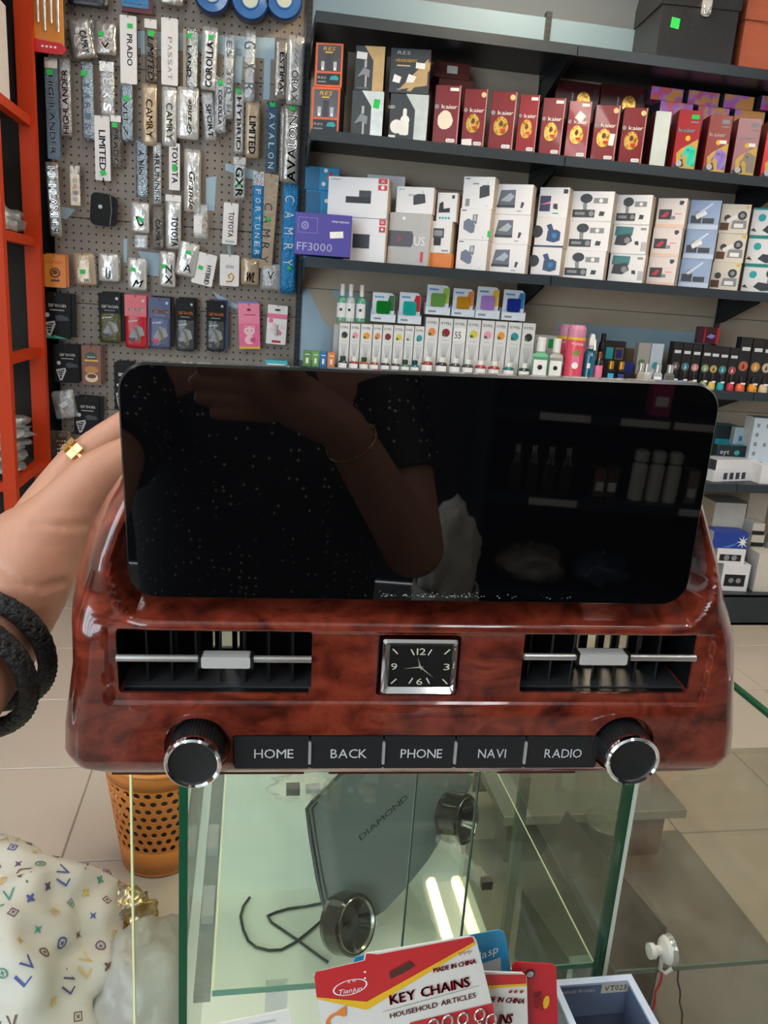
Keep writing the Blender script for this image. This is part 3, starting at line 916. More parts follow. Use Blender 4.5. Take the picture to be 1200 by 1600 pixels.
def art_two(a, w, h):
    a.rect(w * .08, h * .48, w * .62, h * .78, -.0006, CHAR); a.rect(w * .1, h * .54, w * .55, h * .72, -.001, GREYP)
    a.rect(w * .14, h * .24, w * .5, h * .48, -.0007, BLACK)
    a.rect(w * .55, h * .06, w * .9, h * .11, -.0006, GREYP)
zb, t, _, _ = carton('dashcam_box', 'white box with two stacked cameras in its picture, middle of the narrow stack', 'box', 672, 703, 346, 3.35, zb, -26, .10, m_wht, m_side, art_two)
def art_thr(a, w, h):
    a.flat([(w * .1, h * .3), (w * .12, h * .62), (w * .3, h * .7), (w * .34, h * .44), (w * .66, h * .48), (w * .66, h * .32)], -.0006, BLACK)
    for i in range(4): a.rect(w * (.14 + .15 * i), h * .08, w * (.24 + .15 * i), h * .16, -.0006, TEAL)
    a.rect(w * .72, h * .80, w * .86, h * .92, -.0006, CHAR)
carton('dashcam_box', 'white box with teal icons, top of the narrow stack', 'box', 681, 712, 301, 3.35, zb, -26, .10, m_wht, m_side, art_thr)

def art_A(a, w, h, top=False):
    if top:
        cube(a, w, h, .70, .52, .17, CHAR); a.rect(w * .3, h * .76, w * .5, h * .80, -.0006, GREYP); a.rect(w * .1, h * .06, w * .24, h * .3, -.0006, GREYP)
    else:
        bl = M('slate_print', '#6a7488', .4)
        a.flat([(w * .14, h * .34), (w * .14, h * .58), (w * .28, h * .68), (w * .40, h * .62), (w * .52, h * .46), (w * .50, h * .24), (w * .40, h * .2)], -.0006, bl)
        a.flat([(w * .42, h * .55), (w * .42, h * .80), (w * .58, h * .82), (w * .56, h * .5)], -.0009, bl)
        a.rect(w * .45, h * .60, w * .54, h * .78, -.0013, LGREY)
    a.rect(w * .05, h * .92, w * .2, h * .95, -.0006, CHAR)
    a.disc(w * .8, h * .09, w * .015, -.0006, CHAR, 6)
def art_B(a, w, h, top=False):
    a.flat([(w * .06, h * .24), (w * .14, h * .80), (w * .54, h * .82), (w * .55, h * .24)], -.0006, M('slate_screen', '#5d6470', .4))
    a.flat([(w * .14, h * .45), (w * .4, h * .72), (w * .52, h * .6), (w * .40, h * .42)], -.001, M('pale_screen', '#a7b0bc', .4))
    a.rect(w * .06, h * .22, w * .55, h * .31, -.0011, CHAR)
    a.flat([(w * .70, h * .22), (w * .72, h * .42), (w * .80, h * .40), (w * .76, h * .22)], -.0006, CHAR)
    a.rect(w * .62, h * .10, w * .74, h * .13, -.0006, GREYP)
def art_C(a, w, h, top=False):
    if top:
        a.rect(w * .04, h * .2, w * .40, h * .72, -.0006, M('night_screen', '#2b2450', .3)); a.flat([(w * .04, h * .42), (w * .4, h * .54), (w * .4, h * .46)], -.001, PINKP)
        a.flat([(w * .5, h * .3), (w * .5, h * .46), (w * .64, h * .46), (w * .66, h * .26)], -.0006, CHAR)
        a.rect(w * .8, h * .80, w * .95, h * .94, -.0006, CHAR); a.rect(w * .5, h * .12, w * .7, h * .16, -.0006, TEAL)
    else:
        nb = M('navy_camera', '#31476e', .35)
        a.rect(0, 0, w, h * .06, -.0006, nb)
        a.disc(w * .06, h * .52, w * .2, -.0007, CHAR, 12)
        a.flat([(w * .40, h * .22), (w * .42, h * .56), (w * .72, h * .60), (w * .86, h * .52), (w * .86, h * .24), (w * .66, h * .16)], -.0008, nb)
        a.flat([(w * .36, h * .74), (w * .52, h * .80), (w * .62, h * .58), (w * .46, h * .54)], -.0012, nb)
        a.disc(w * .66, h * .40, w * .09, -.0014, BLUEP, 10)
def art_D(a, w, h, top=False):
    a.disc(w * .34, h * .76, w * .15, -.0008, CHAR, 14, h * .16)
    a.flat([(w * .29, h * .36), (w * .27, h * .60), (w * .37, h * .62), (w * .38, h * .36)], -.0006, GREYP)
    a.rect(w * .04, h * .12, w * .58, h * .38, -.0010, CHAR)
    a.disc(w * .50, h * .25, w * .065, -.0014, GREYP, 10); a.rect(w * .1, h * .20, w * .34, h * .30, -.0014, GREYP)
    a.rect(w * .52, h * .60, w * .86, h * .78, -.0006, GREYP); a.disc(w * .70, h * .69, w * .05, -.001, PAPER, 8)
    a.flat([(w * .68, h * .18), (w * .70, h * .34), (w * .82, h * .32), (w * .80, h * .18)], -.0006, CHAR)
def art_E(a, w, h, top=False):
    if top: return art_D(a, w, h)
    a.flat([(w * .06, h * .62), (w * .08, h * .94), (w * .58, h * .92), (w * .56, h * .62)], -.0006, M('dark_teal', '#2d6f72', .35))
    a.flat([(w * .08, h * .30), (w * .12, h * .62), (w * .5, h * .70), (w * .58, h * .44), (w * .40, h * .28)], -.0010, CHAR)
    a.disc(w * .44, h * .46, w * .09, -.0014, GREYP, 10)
    a.flat([(w * .66, h * .32), (w * .66, h * .44), (w * .76, h * .44), (w * .78, h * .30)], -.0006, CHAR)
    a.rect(w * .78, h * .82, w * .94, h * .90, -.0006, GREYP)
    a.rect(w * .84, h * .1, w * .99, h * .42, -.0006, LGREY)
def art_F(a, w, h, top=False):
    a.rect(w * .08, h * .28, w * .52, h * .62, -.0006, CHAR); a.flat([(w * .14, h * .36), (w * .34, h * .56), (w * .44, h * .5), (w * .3, h * .34)], -.001, REDP)
    a.rect(w * .50, h * .28, w * .66, h * .40, -.001, GREYP)
    a.flat([(w * .74, h * .80), (w * .74, h * .92), (w * .88, h * .92), (w * .90, h * .84), (w * .82, h * .76)], -.0006, CHAR)
    a.rect(w * .62, h * .46, w * .86, h * .49, -.0006, PINKP); a.rect(0, 0, w, h * .12, -.0005, M('peach_print', '#e6c8b6', .5))
def art_G(a, w, h, top=False):
    a.rect(0, h * .02, w, h * .18, -.0005, M('pale_blue_print', '#c2cfe4', .5))
    a.rect(w * .08, h * .22, w * .42, h * .48, -.0006, CHAR)
    a.rect(w * .46, h * .22, w * .84, h * .40, -.0006, CHAR)
    a.disc(w * .3, h * .5, w * .14, -.0005, GREYP, 12)
    a.flat([(w * .2, h * .5), (w * .7, h * .92), (w * .74, h * .88), (w * .3, h * .46)], -.0007, M('sky_gleam', '#cdd9ec', .4))
def art_H(a, w, h, top=False):
    a.rect(w * .02, h * .1, w * .32, h * .36, -.0006, BROWNP)
    a.disc(w * .24, h * .52, w * .12, -.0007, CHAR, 10)
    a.flat([(w * .40, h * .16), (w * .44, h * .44), (w * .92, h * .46), (w * .94, h * .16)], -.0007, GREYP)
    a.rect(w * .5, h * .2, w * .82, h * .34, -.0011, PAPER)
    a.disc(w * .74, h * .62, w * .16, -.001, CHAR, 12); a.disc(w * .74, h * .62, w * .08, -.0014, GREYP, 10)
    a.rect(w * .84, h * .86, w * .96, h * .95, -.0006, YELLOWP)
def art_I(a, w, h, top=False):
    tl = M('teal_stripe', '#2f8f8c', .4)
    a.rect(0, h * .93, w, h, -.0006, tl); a.rect(0, 0, w, h * .05, -.0006, tl)
    a.disc(w * .30, h * .66, w * .12, -.0006, TEAL, 12)
    a.flat([(w * .36, h * .22), (w * .5, h * .40), (w, h * .34), (w, h * .12), (w * .62, h * .08)], -.0007, CHAR)
    a.disc(w * .86, h * .72, w * .16, -.001, CHAR, 12)
    a.flat([(w * .76, h * .36), (w * .78, h * .62), (w * .90, h * .6), (w * .88, h * .34)], -.0009, GREYP)
    a.flat([(0, h * .2), (w * .1, h * .3), (w * .2, h * .16)], -.0008, BROWNP)
m_beige_cam = M('camera_box_cream', '#ddd4c6', .45)
m_bluecam = M('camera_box_blue', '#93a8cc', .4, 0, .15, 14)
m_pinkcam = M('camera_box_pinkish', '#e6dad6', .45)
cols = [('A', 712, 759, 275, 3.335, m_wht, art_A, 'white box with cube camera picture'), ('B', 764, 820, 287, 3.345, m_wht, art_B, 'white box with big grey screen picture'),
        ('C', 829, 874, 292, 3.345, m_wht, art_C, 'white box with navy camera picture'), ('D', 879, 942, 298, 3.345, m_wht, art_D, 'white box with suction mount camera, beside the navy ones'),
        ('E', 948, 1002, 304, 3.345, m_wht, art_E, 'white box with dark round lens camera picture'), ('F', 1009, 1053, 309, 3.34, m_pinkcam, art_F, 'pinkish box with small camera picture'),
        ('G', 1059, 1106, 312, 3.34, m_bluecam, art_G, 'pale blue box with twin camera picture'), ('H', 1108, 1152, 318, 3.34, m_beige_cam, art_H, 'cream box with grey camera picture'),
        ('I', 1156, 1206, 324, 3.345, m_wht, art_I, 'white box with teal stripes and dark camera picture')]
for cn, xl, xr, yt, Y, mt, art, ds in cols:
    P = spot(xl, Y, Z3)
    htot = len_y(P, UZ, yt)
    # lower boxes lean out a little further left in the photo because verticals converge
    z = Z3
    for k in range(3):
        tp = k == 2
        hh = htot / 3 - .001
        jx = (0, 0.6, 1.2)[k] + rnd.uniform(-.6, .6)
        a0 = spot(xl, Y, Z3)
        yaw_ = -(math.degrees(math.atan2((xl + xr) / 2 - 399, 1230)) + {'A': 13, 'B': 10, 'C': 13, 'D': 9, 'E': 10, 'F': 9, 'G': 2, 'H': -6, 'I': -8}[cn]) + rnd.uniform(-1, 1)
        d = V((math.cos(R(yaw_)), math.sin(R(yaw_)), 0))
        w_ = len_x(a0, d, xr)
        t = thing('dashcam_box', ds + ', ' + ('bottom', 'middle', 'top')[k] + ' of its stack of three', 'box', (a0.x + rnd.uniform(-.003, .003), a0.y, z), (0, 0, R(yaw_)), 'camera boxes stacked three high')
        b = MB().bb((0, 0, 0), (w_, .085, hh), mt)
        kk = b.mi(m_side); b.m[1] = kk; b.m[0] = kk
        o = b.build('box_body', t)
        a = MB(); art(a, w_, hh, tp); a.build('printed_picture', t)
        if cn == 'A' and k == 1: ex_stick(GREEN, .99, .2, .006, .012)(t, w_, hh, .08)
        if cn in 'GH' and k > 0: ex_stick(PAPER, .4, .5, .022, .008, 30)(t, w_, hh, .08)
        z += hh + .0008

# ---- shelf four: scents
def bottle(name, label, cat, x, yt, Y, z, wpx, body, cap, lab=None, capfrac=.28, square=False, group=None, labmark=None, neck=.55):
    P = spot(x, Y, z)
    h = len_y(P, UZ, yt)
    r = wpx * .5 * Y / F_PX * 1.02
    t = thing(name, label, cat, P, (0, 0, R(-15)), group)
    n = 4 if square else 14
    hb = h * (1 - capfrac)
    rr = r * (1.25 if square else 1)
    b = MB().lathe([(0, 0), (rr * .94, 0), (rr, h * .03), (rr, hb * .82), (rr * .85, hb * .93), (rr * neck, hb), (0, hb)], body, n, smooth=not square)
    if square: b.xf(Matrix.Rotation(R(45), 4, 'Z'))
    b.build('bottle_body', t)
    MB().lathe([(rr * neck * .98, hb - .001), (rr * neck * 1.05, hb), (rr * neck * 1.05, h * .985), (rr * neck * .9, h), (0, h)], cap, 12).build('cap', t)
    if lab is not None:
        q = MB()
        if square:
            q.rect(-r * .75, hb * .15, r * .75, hb * .72, -rr * .7071 - .0008, lab)
        else:
            for i in range(6):
                a0, a1 = R(-150 + 20 * i), R(-130 + 20 * i)
                e = rr + .0007
                q.add([(e * math.cos(a0), e * math.sin(a0), hb * .15), (e * math.cos(a1), e * math.sin(a1), hb * .15), (e * math.cos(a1), e * math.sin(a1), hb * .72), (e * math.cos(a0), e * math.sin(a0), hb * .72)], [(0, 1, 2, 3)], lab)
        if labmark is not None:
            q.disc(0, hb * .46, r * .3, -(rr * (.7071 if square else 1)) - .0016, labmark, 8)
        q.build('paper_label', t)
    return t
fr = ['olive black', 'pink', 'orange', 'peach', 'dark cherry', 'lemon', 'white floral', 'blue sea']
frc = ['#2c2c30', '#ec9ab2', '#f09a2c', '#e8884a', '#8a1c30', '#d8cc4a', '#dcd8d0', '#2a98a4']
frm = [M('fruit_' + n.replace(' ', '_'), c, .5) for n, c in zip(fr, frc)]
m_scent = M('scent_box_white', '#e6e3df', .45, 0, .03)
def art_scent(fm):
    def f(a, w, h):
        a.text('EYFEL', w * .5, h * .91, h * .045, CHAR, -.001, w=w * .74)
        a.disc(w * .52, h * .74, w * .30, -.0008, fm, 10, h * .075)
        a.disc(w * .36, h * .70, w * .14, -.0011, M('leaf_print', '#4d6b34', .5), 6, h * .03)
        a.rect(w * .25, h * .60, w * .75, h * .61, -.0008, LGREY)
        for q in (-.30, -.15, 0, .15, .30):
            a.flat([(w * (.48 + q * .3), h * .28), (w * (.53 + q * .3), h * .28), (w * (.53 + q), h * .55), (w * (.49 + q), h * .55)], -.0008, LGREY)
    return f
ex_s = [527, 544, 560, 579, 594, 611, 628, 643, 659]
ex_l = [659, 680, 702, 723, 745, 766, 786, 808, 829]
ordl = [3, 4, 0, 5, 1, 2, 7, 0]
gs = 'white reed scent boxes'
for i in range(8):
    carton('scent_box', 'narrow white reed scent box with %s mark, in the shorter row' % fr[i], 'box', ex_s[i] + .4, ex_s[i + 1] - .6, 505 + i * .7, 3.36, Z4, -4, .05, m_scent, LGREY, art_scent(frm[i]), gs)
nm_l = ['peach', 'dark cherry', 'price ticket over the', 'lemon', 'pink', 'orange', 'blue sea', 'olive black']
for i in range(8):
    ex = None
    if i == 2:
        def ex(t, w, h, d):
            MB().rect(w * .03, h * .60, w * .97, h * .84, -.0014, PAPER).text('55', w * .38, h * .71, h * .12, BLACK, -.002, w=w * .5).build('price_ticket', t)
    carton('scent_box', 'tall white reed scent box with %s mark' % nm_l[i], 'box', ex_l[i] + .5, ex_l[i + 1] - .7, 496 + i * 1.3, 3.36, Z4, -4, .06, m_scent, LGREY, art_scent(frm[ordl[i]]), gs, extra=ex)
m_wcap = M('white_cap', '#e8e6e2', .4); m_gcap = M('dark_green_cap', '#16362a', .4)
bcol = ['#1d3a2a', '#8e2028', '#a85a24', '#8a4a20', '#20242a', '#22261f', '#4f6a5e', '#157078']
for i, x in enumerate([535, 552, 568, 584, 601, 617, 632, 647]):
    bottle('scent_bottle', 'small reed scent bottle, %s glass with %s cap, in front of the shorter boxes' % (['dark green', 'red', 'orange', 'amber', 'black', 'olive', 'grey green', 'teal'][i], 'green' if i in (0, 2, 6, 7) else 'white'),
           'bottle', x, 556 + i * 1.0, 3.29, Z4, 14.5, M('scentglass%d' % i, bcol[i], .15, 0, .05, coat=.4), m_gcap if i in (0, 2, 6, 7) else m_wcap, PAPER, .34, False, 'reed scent bottles')
bcol2 = ['#8a3424', '#2a2226', '#3c3c3a', '#3a4638', '#96242a', '#9a2a2a', '#1d6a6e', '#1c3a34']
for i, x in enumerate([666, 688, 709, 729, 749, 770, 793, 817]):
    bottle('scent_bottle', 'larger reed scent bottle, %s glass with white cap, in front of the tall boxes' % ['rust', 'plum black', 'smoke', 'moss', 'crimson', 'brick red', 'sea teal', 'deep green'][i],
           'bottle', x, 557 + i * 1.6, 3.29, Z4, 18.5, M('scentglassL%d' % i, bcol2[i], .15, 0, .05, coat=.4), m_wcap, PAPER, .27, False, 'reed scent bottles')
for i, (x0, x1, c, n) in enumerate([(473, 486, '#5b8a3c', 'olive green'), (487, 498, '#6da04a', 'leaf green'), (499, 510, '#2d6fae', 'blue'), (511, 523, '#e88a48', 'orange')]):
    carton('perfume_box', 'small %s perfume box at the pegboard end of the scent shelf' % n, 'box', x0, x1, 548 + i, 3.32, Z4, -4, .05, M('pbox_' + n.replace(' ', '_'), c, .4), CHAR,
           lambda a, w, h: (a.rect(w * .35, h * .2, w * .65, h * .55, -.0006, PAPER), a.rect(w * .2, h * .75, w * .8, h * .8, -.0006, PAPER)))
carton('scent_box', 'pale white box edge between the perfume boxes and the shorter row', 'box', 519, 527, 506, 3.50, Z4, -4, .05, m_scent, LGREY)
# sprays standing on the shorter boxes
ztop_s = Z4 + len_y(spot(600, 3.36, Z4), UZ, 508) + .0008
for i, (x, c, n) in enumerate([(533, '#6fae92', 'left green'), (546, '#c9cfc8', 'clear'), (563, '#5fae86', 'right green')]):
    bottle('spray_bottle', n + ' spray bottle with white nozzle standing on the shorter scent boxes', 'bottle', x, 443 + i, 3.385, Z4 + len_y(spot(x, 3.36, Z4), UZ, 502.5 + i * .7) + .001, 15, M('spray%d' % i, c, .15, 0, .04, coat=.3), m_wcap, PAPER, .32, False, 'sprays on the scent boxes', BLACK, .42)
# gel fresheners in white trays
for i, (x0, x1, yt, yb, c, n) in enumerate([(579, 617, 456, 505, '#0f7a2a', 'deep green'), (621, 657, 456, 508, '#1fa79a', 'turquoise'), (664, 702, 444, 494, '#6a9a4c', 'moss green'),
                                    (705, 740, 450, 497, '#b9801c', 'amber'), (742, 779, 447, 500, '#a07abf', 'lilac'), (783, 819, 452, 503, '#1c2f8a', 'navy')]):
    zz = Z4 + len_y(spot((x0 + x1) / 2, 3.36, Z4), UZ, yb - 1.2) + .0012
    P = spot(x0, 3.37, zz)
    w_ = len_x(P, V((1, 0, 0)), x1)
    h = len_y(P, UZ, yt)
    t = thing('gel_freshener', n + ' gel air freshener card in a white tray on the scent boxes', 'air freshener', P, (0, 0, R(-5)), 'gel fresheners on the scent boxes')
    m_tray = M('freshener_tray', '#dfe6ee', .4)
    b = MB().bb((0, 0, 0), (w_, .055, .004), m_tray).bb((0, 0, .004), (w_, .0025, h * .26), m_tray).bb((0, .0525, .004), (w_, .055, h * .4), m_tray).bb((0, .0025, .004), (.0025, .0525, h * .3), m_tray).bb((w_ - .0025, .0025, .004), (w_, .0525, h * .3), m_tray)
    b.rect(w_ * .12, h * .08, w_ * .42, h * .14, -.0006, GREYP)
    b.build('tray', t)
    c1 = MB().prism([(w_ * .04, .005), (w_ * .94, .005), (w_ * .94, h * .90), (w_ * .80, h), (w_ * .04, h)], .016, .020, M('freshener_card', '#e4e8ee', .4))
    c1.flat([(w_ * .55, h * .4), (w_ * .93, h * .4), (w_ * .93, h * .92), (w_ * .72, h * .92)], .0154, [M('cc_green', '#3a6a3c', .4), REDP, M('cc_lime', '#9ac04c', .4), ORANGEP, YELLOWP, BLUEP][i])
    c1.rect(w_ * .12, h * .82, w_ * .5, h * .88, .0154, M('cc_blue', '#6a9ad0', .4))
    c1.build('card', t)
    MB().prism(rrect(w_ * .20, h * .28, w_ * .76, h * .72, .008, 3), .004, .016, M('gel_' + n.replace(' ', '_'), c, .12, 0, .1, 30, coat=.5)).build('gel_block', t)
    t2 = [c for c in t.children if c.name.startswith('card')]
# right-hand mix
carton('scent_box', 'row of low white boxes behind the two spray bottles', 'box', 829, 868, 524, 3.46, Z4, -4, .06, m_scent, LGREY, lambda a, w, h: (a.text('EYFEL', w * .25, h * .84, h * .06, CHAR, -.001), a.rect(w * .55, h * .70, w * .85, h * .92, -.001, GREEN)))
bottle('spray_bottle', 'green spray bottle with white nozzle beside the pink can', 'bottle', 840, 527, 3.29, Z4, 27, M('spray_green2', '#5aa27c', .15, coat=.3), m_wcap, PAPER, .33, True, None, BLACK, .4)
bottle('spray_bottle', 'clear grey spray bottle with white nozzle beside the pink can', 'bottle', 864, 529, 3.29, Z4, 24, M('spray_grey2', '#9a9a94', .15, coat=.3), m_wcap, PAPER, .33, True, None, BLACK, .4)
def pinkcan(x, yt, Y, lab):
    P = spot(x, Y, Z4); h = len_y(P, UZ, yt); r = 15 * Y / F_PX
    t = thing('spray_can', lab, 'can', P, (0, 0, R(-12)), 'pink spray cans')
    MB().lathe([(0, 0), (r, 0), (r * 1.02, h * .02), (r, h * .74), (r * .96, h * .76)], M('can_pink', '#e8506a', .3, 0, .1, 20), 18).build('can_body', t)
    MB().lathe([(r * 1.02, h * .74), (r * 1.02, h * .79)], YELLOWP, 18).build('yellow_band', t)
    MB().lathe([(r * .96, h * .79), (r * .98, h * .93), (r * .8, h), (0, h)], M('can_cap_mauve', '#d58aa6', .35), 18).build('cap', t)
    q = MB()
    q.text('Malizia', 0, h * .68, h * .05, PAPER, -r - .001, w=r * 1.2)
    q.disc(0, h * .38, r * .42, -r - .001, PINKP, 10, h * .12); q.disc(0, h * .30, r * .36, -r - .0014, PAPER, 10, h * .06)
    q.flat([(-r * .4, h * .50), (0, h * .60), (r * .4, h * .50), (0, h * .47)], -r - .0015, M('leaf2', '#6a9a3c', .5))
    q.build('printed_picture', t)
pinkcan(878, 507, 3.37, 'pink spray can half hidden behind the other')
pinkcan(892, 508, 3.28, 'pink spray can in front with fruit picture')
def trigger(x, yt, Y):
    P = spot(x, Y, Z4); h = len_y(P, UZ, yt); r = 10.5 * Y / F_PX
    t = thing('trigger_spray', 'blue trigger spray bottle beside the pink cans', 'bottle', P, (0, 0, R(-10)))
    m_b = M('blue_liquid', '#1c5f7c', .1, 0, .1, coat=.5)
    MB().lathe([(0, 0), (r, 0), (r, h * .55), (r * .8, h * .63), (r * .35, h * .7), (0, h * .7)], m_b, 14).build('bottle_body', t)
    s = MB().lathe([(r * .42, h * .68), (r * .42, h * .76), (0, h * .76)], m_wcap, 10)
    s.bb((-r * .5, -r * .9, h * .76), (r * .5, r * .8, h * .88), m_wcap)
    s.prism([(-r * .4, h * .88), (r * .4, h * .88), (r * .3, h * .98), (-r * .2, h)], -r * .5, r * .5, m_wcap)
    s.build('spray_head', t)
    MB().box((r * .3, -r * 1.2, h * .74), (r * .3, r * .2, h * .16), m_wcap, Matrix.Rotation(R(-25), 3, 'X')).build('trigger', t)
    MB().bb((-r * .5, -r - .002, h * .3), (0, -r + .001, h * .4), PAPER).build('paper_label', t)
trigger(916, 521, 3.29)
bottle('perfume_bottle', 'black perfume bottle with pink patch beside the blue trigger spray', 'bottle', 932, 550, 3.28, Z4, 13, M('dk_bottle', '#1c1a20', .2, coat=.4), M('copper_cap', '#8a5038', .3, .6), PINKP, .2)
bottle('spray_bottle', 'black domed spray can behind the perfumes', 'bottle', 934, 521, 3.44, Z4, 13, BLACK, BLACK, None, .15)
def art_dkbox(a, w, h):
    a.rect(w * .08, h * .55, w * .42, h * .84, -.0008, TEAL); a.rect(w * .52, h * .55, w * .92, h * .84, -.0008, GOLD); a.rect(w * .56, h * .58, w * .88, h * .81, -.0012, NAVY)
carton('perfume_box', 'dark brown display box with cyan and navy squares', 'box', 938, 970, 533, 3.44, Z4, -6, .05, M('dkbrown_box', '#2a1e1c', .45), BLACK, art_dkbox)
bottle('perfume_bottle', 'gold capped perfume with sky blue front', 'bottle', 951, 564, 3.28, Z4, 12.5, M('perf_black', '#141418', .15, coat=.4), GOLD, M('sky_label', '#3fa6d8', .4), .34, True)
bottle('perfume_bottle', 'gold capped perfume with navy front', 'bottle', 967, 565, 3.28, Z4, 12.5, M('perf_black', '#141418', .15, coat=.4), GOLD, M('navy_label', '#39407c', .4), .34, True)
carton('perfume_box', 'navy blue perfume box behind the black one', 'box', 970, 986, 566, 3.40, Z4, -6, .05, M('navy_box', '#24307c', .4), NAVY)
carton('perfume_box', 'black perfume box lying in front of the navy one', 'box', 974, 992, 584, 3.30, Z4, -6, .05, M('black_box2', '#1c1a1c', .4), BEIGE)
m_pbg = M('pbox_grey', '#b7ada2', .5); m_pbw = M('pbox_white', '#d3dbe0', .5)
carton('perfume_box', 'grey beige perfume box behind the clear bottles', 'box', 990, 1009, 536, 3.44, Z4, -6, .05, m_pbg, m_pbg, lambda a, w, h: a.disc(w * .4, h * .5, w * .3, -.0008, M('moss_print', '#6a8a4c', .5), 8))
carton('perfume_box', 'pale blue white perfume box behind the clear bottles', 'box', 1010, 1029, 537, 3.44, Z4, -6, .05, m_pbw, m_pbw, lambda a, w, h: (a.disc(w * .5, h * .45, w * .3, -.0008, TEAL, 8), a.rect(0, 0, w, h * .3, -.0008, PAPER)))
carton('perfume_box', 'dim brown box by the navy perfume box', 'box', 972, 986, 545, 3.52, Z4, -6, .05, M('pb_tan', '#8a6a50', .5), GREYP)
for i, (x, n, c) in enumerate([(998, 'champagne', '#b8ad98'), (1007, 'frosted', '#c8c8c2'), (1024, 'silver topped', '#a8b4b8'), (1043, 'smoky', '#6a6660')]):
    bottle('perfume_bottle', n + ' clear glass perfume bottle before the pale boxes', 'bottle', x, 567 + i, 3.28, Z4, 12 if i < 2 else 15, M('perfglass%d' % i, c, .1, 0, .1, coat=.5), SILVER, PAPER if i == 2 else None, .36, True, 'clear perfumes')
    # palm-leaf stopper
cc = ['#7a5068', '#2f8fa6', '#f08a8e', '#9ab878', '#e2c25a', '#22a6ae', '#c83848', '#ec6a44', '#f2a022', '#e6cfa8']
cn_ = ['plum', 'sea blue', 'coral pink', 'lime green', 'pale yellow', 'turquoise', 'red', 'orange red', 'amber', 'cream']
cx_ = [1051, 1066, 1081, 1097, 1110, 1124, 1139, 1155, 1174, 1191]
m_blkbox = M('freshener_black', '#221d1d', .45)
for i in range(10):
    wd = 14.6 if i < 7 else 18
    x0 = cx_[i] - wd / 2
    cm = M('disc_' + cn_[i].replace(' ', '_'), cc[i], .45)
    def art(a, w, h, cm=cm, i=i):
        a.disc(w * .5, h * .44, w * .42, -.0008, M('disc_rim', '#8a8478', .5), 14); a.disc(w * .5, h * .44, w * .36, -.0012, cm, 14)
        a.flat([(w * .38, h * .40), (w * .5, h * .50), (w * .62, h * .42), (w * .5, h * .38)], -.0016, BROWNP if i in (4, 7, 9) else PAPER)
        a.rect(w * .16, h * .74, w * .86, h * .81, -.0008, PAPER)
    carton('freshener_box', 'black car scent box with %s disc' % cn_[i], 'box', x0, x0 + wd - .6, (534 + i * 1.6) if i < 7 else 527 + (i - 7) * 2, 3.42, Z4, -2, .045, m_blkbox, BLACK, art, 'black car scent boxes')
    P = spot(cx_[i], 3.29, Z4); h = len_y(P, UZ, 580 + i); r = wd * .42 * 3.29 / F_PX
    t = thing('scent_flask', 'black capped hanging scent flask with %s base' % cn_[i], 'bottle', P, (0, 0, 0), 'scent flasks')
    MB().lathe([(0, 0), (r, 0), (r * 1.02, h * .2), (r * .8, h * .42), (r * .5, h * .5)], cm, 12).build('flask_body', t)
    MB().lathe([(r * .5, h * .5), (r * .6, h * .56), (r * .62, h * .92), (r * .4, h), (0, h)], BLACK, 12).build('cap', t)
    MB().rect(-r * .55, h * .44, r * .55, h * .56, -r * .95, PAPER).build('paper_label', t)
zz = Z4 + len_y(spot(1105, 3.42, Z4), UZ, 538) + .001
carton('perfume_box', 'small dark red box lying on the black car scent boxes', 'box', 1088, 1121, 511, 3.425, zz, -12, .035, M('dark_red_box', '#4a1c2c', .35), CHAR, lambda a, w, h: (a.rect(w * .3, h * .05, w * .36, h * .95, -.0008, REDP), a.rect(w * .88, 0, w, h, -.0008, REDP), a.flat([(w * .42, h * .4), (w * .6, h * .6), (w * .84, h * .5), (w * .7, h * .3)], -.0008, M('violet_print', '#8a88c8', .4))))

# ---- shelf five and the base (seen past the screen on the right)
m_tealbox = M('teal_box', '#2a9aa6', .45); m_dkteal = M('dark_teal_box', '#16282e', .45)
def art_teal(a, w, h):
    a.rect(0, h * .72, w, h, -.0006, m_dkteal); a.rect(w * .1, h * .48, w * .9, h * .62, -.0006, M('pale_teal', '#7fd0d4', .45)); a.rect(w * .15, h * .12, w * .6, h * .42, -.0006, GREYP)
carton('gadget_box', 'teal and black box half hidden by the screen edge', 'box', 1108, 1142, 665, 3.50, Z5, -4, .1, m_tealbox, m_dkteal, art_teal)
carton('gadget_box', 'pale blue white box leaning behind the black teal one', 'box', 1136, 1162, 668, 3.46, Z5, -4, .05, M('pale_box', '#b9cfdc', .45), LGREY, lambda a, w, h: (a.rect(w * .3, h * .72, w * .98, h * .82, -.0006, BLUEP), a.rect(w * .4, h * .3, w * .7, h * .5, -.0006, CHAR)))
def art_oyt(a, w, h):
    a.rect(0, h * .60, w, h, -.0006, m_dkteal); a.text('oyt', w * .25, h * .80, h * .14, PAPER, -.001); a.disc(w * .68, h * .78, w * .1, -.001, TEAL, 8, h * .08); a.rect(w * .5, h * .34, w * .9, h * .44, -.001, PAPER)
carton('gadget_box', 'black and teal box behind the low white boxes', 'box', 1114, 1158, 696, 3.40, Z5, -4, .05, m_tealbox, m_dkteal, art_oyt)
def art_grid(a, w, h):
    for i in range(3):
        for j in range(6):
            if (i + j) % 2 == 0 or i == 0: a.rect(w * (.12 + .32 * i), h * (.1 + .15 * j), w * (.22 + .32 * i), h * (.16 + .15 * j), -.0008, GREYP if (i, j) != (2, 3) else REDP)
carton('gadget_box', 'tall white box printed with small grey icons at the right edge', 'box', 1162, 1206, 654, 3.36, Z5, -10, .10, M('bluewhite_box', '#ccd8e2', .45), WHITE, art_grid)
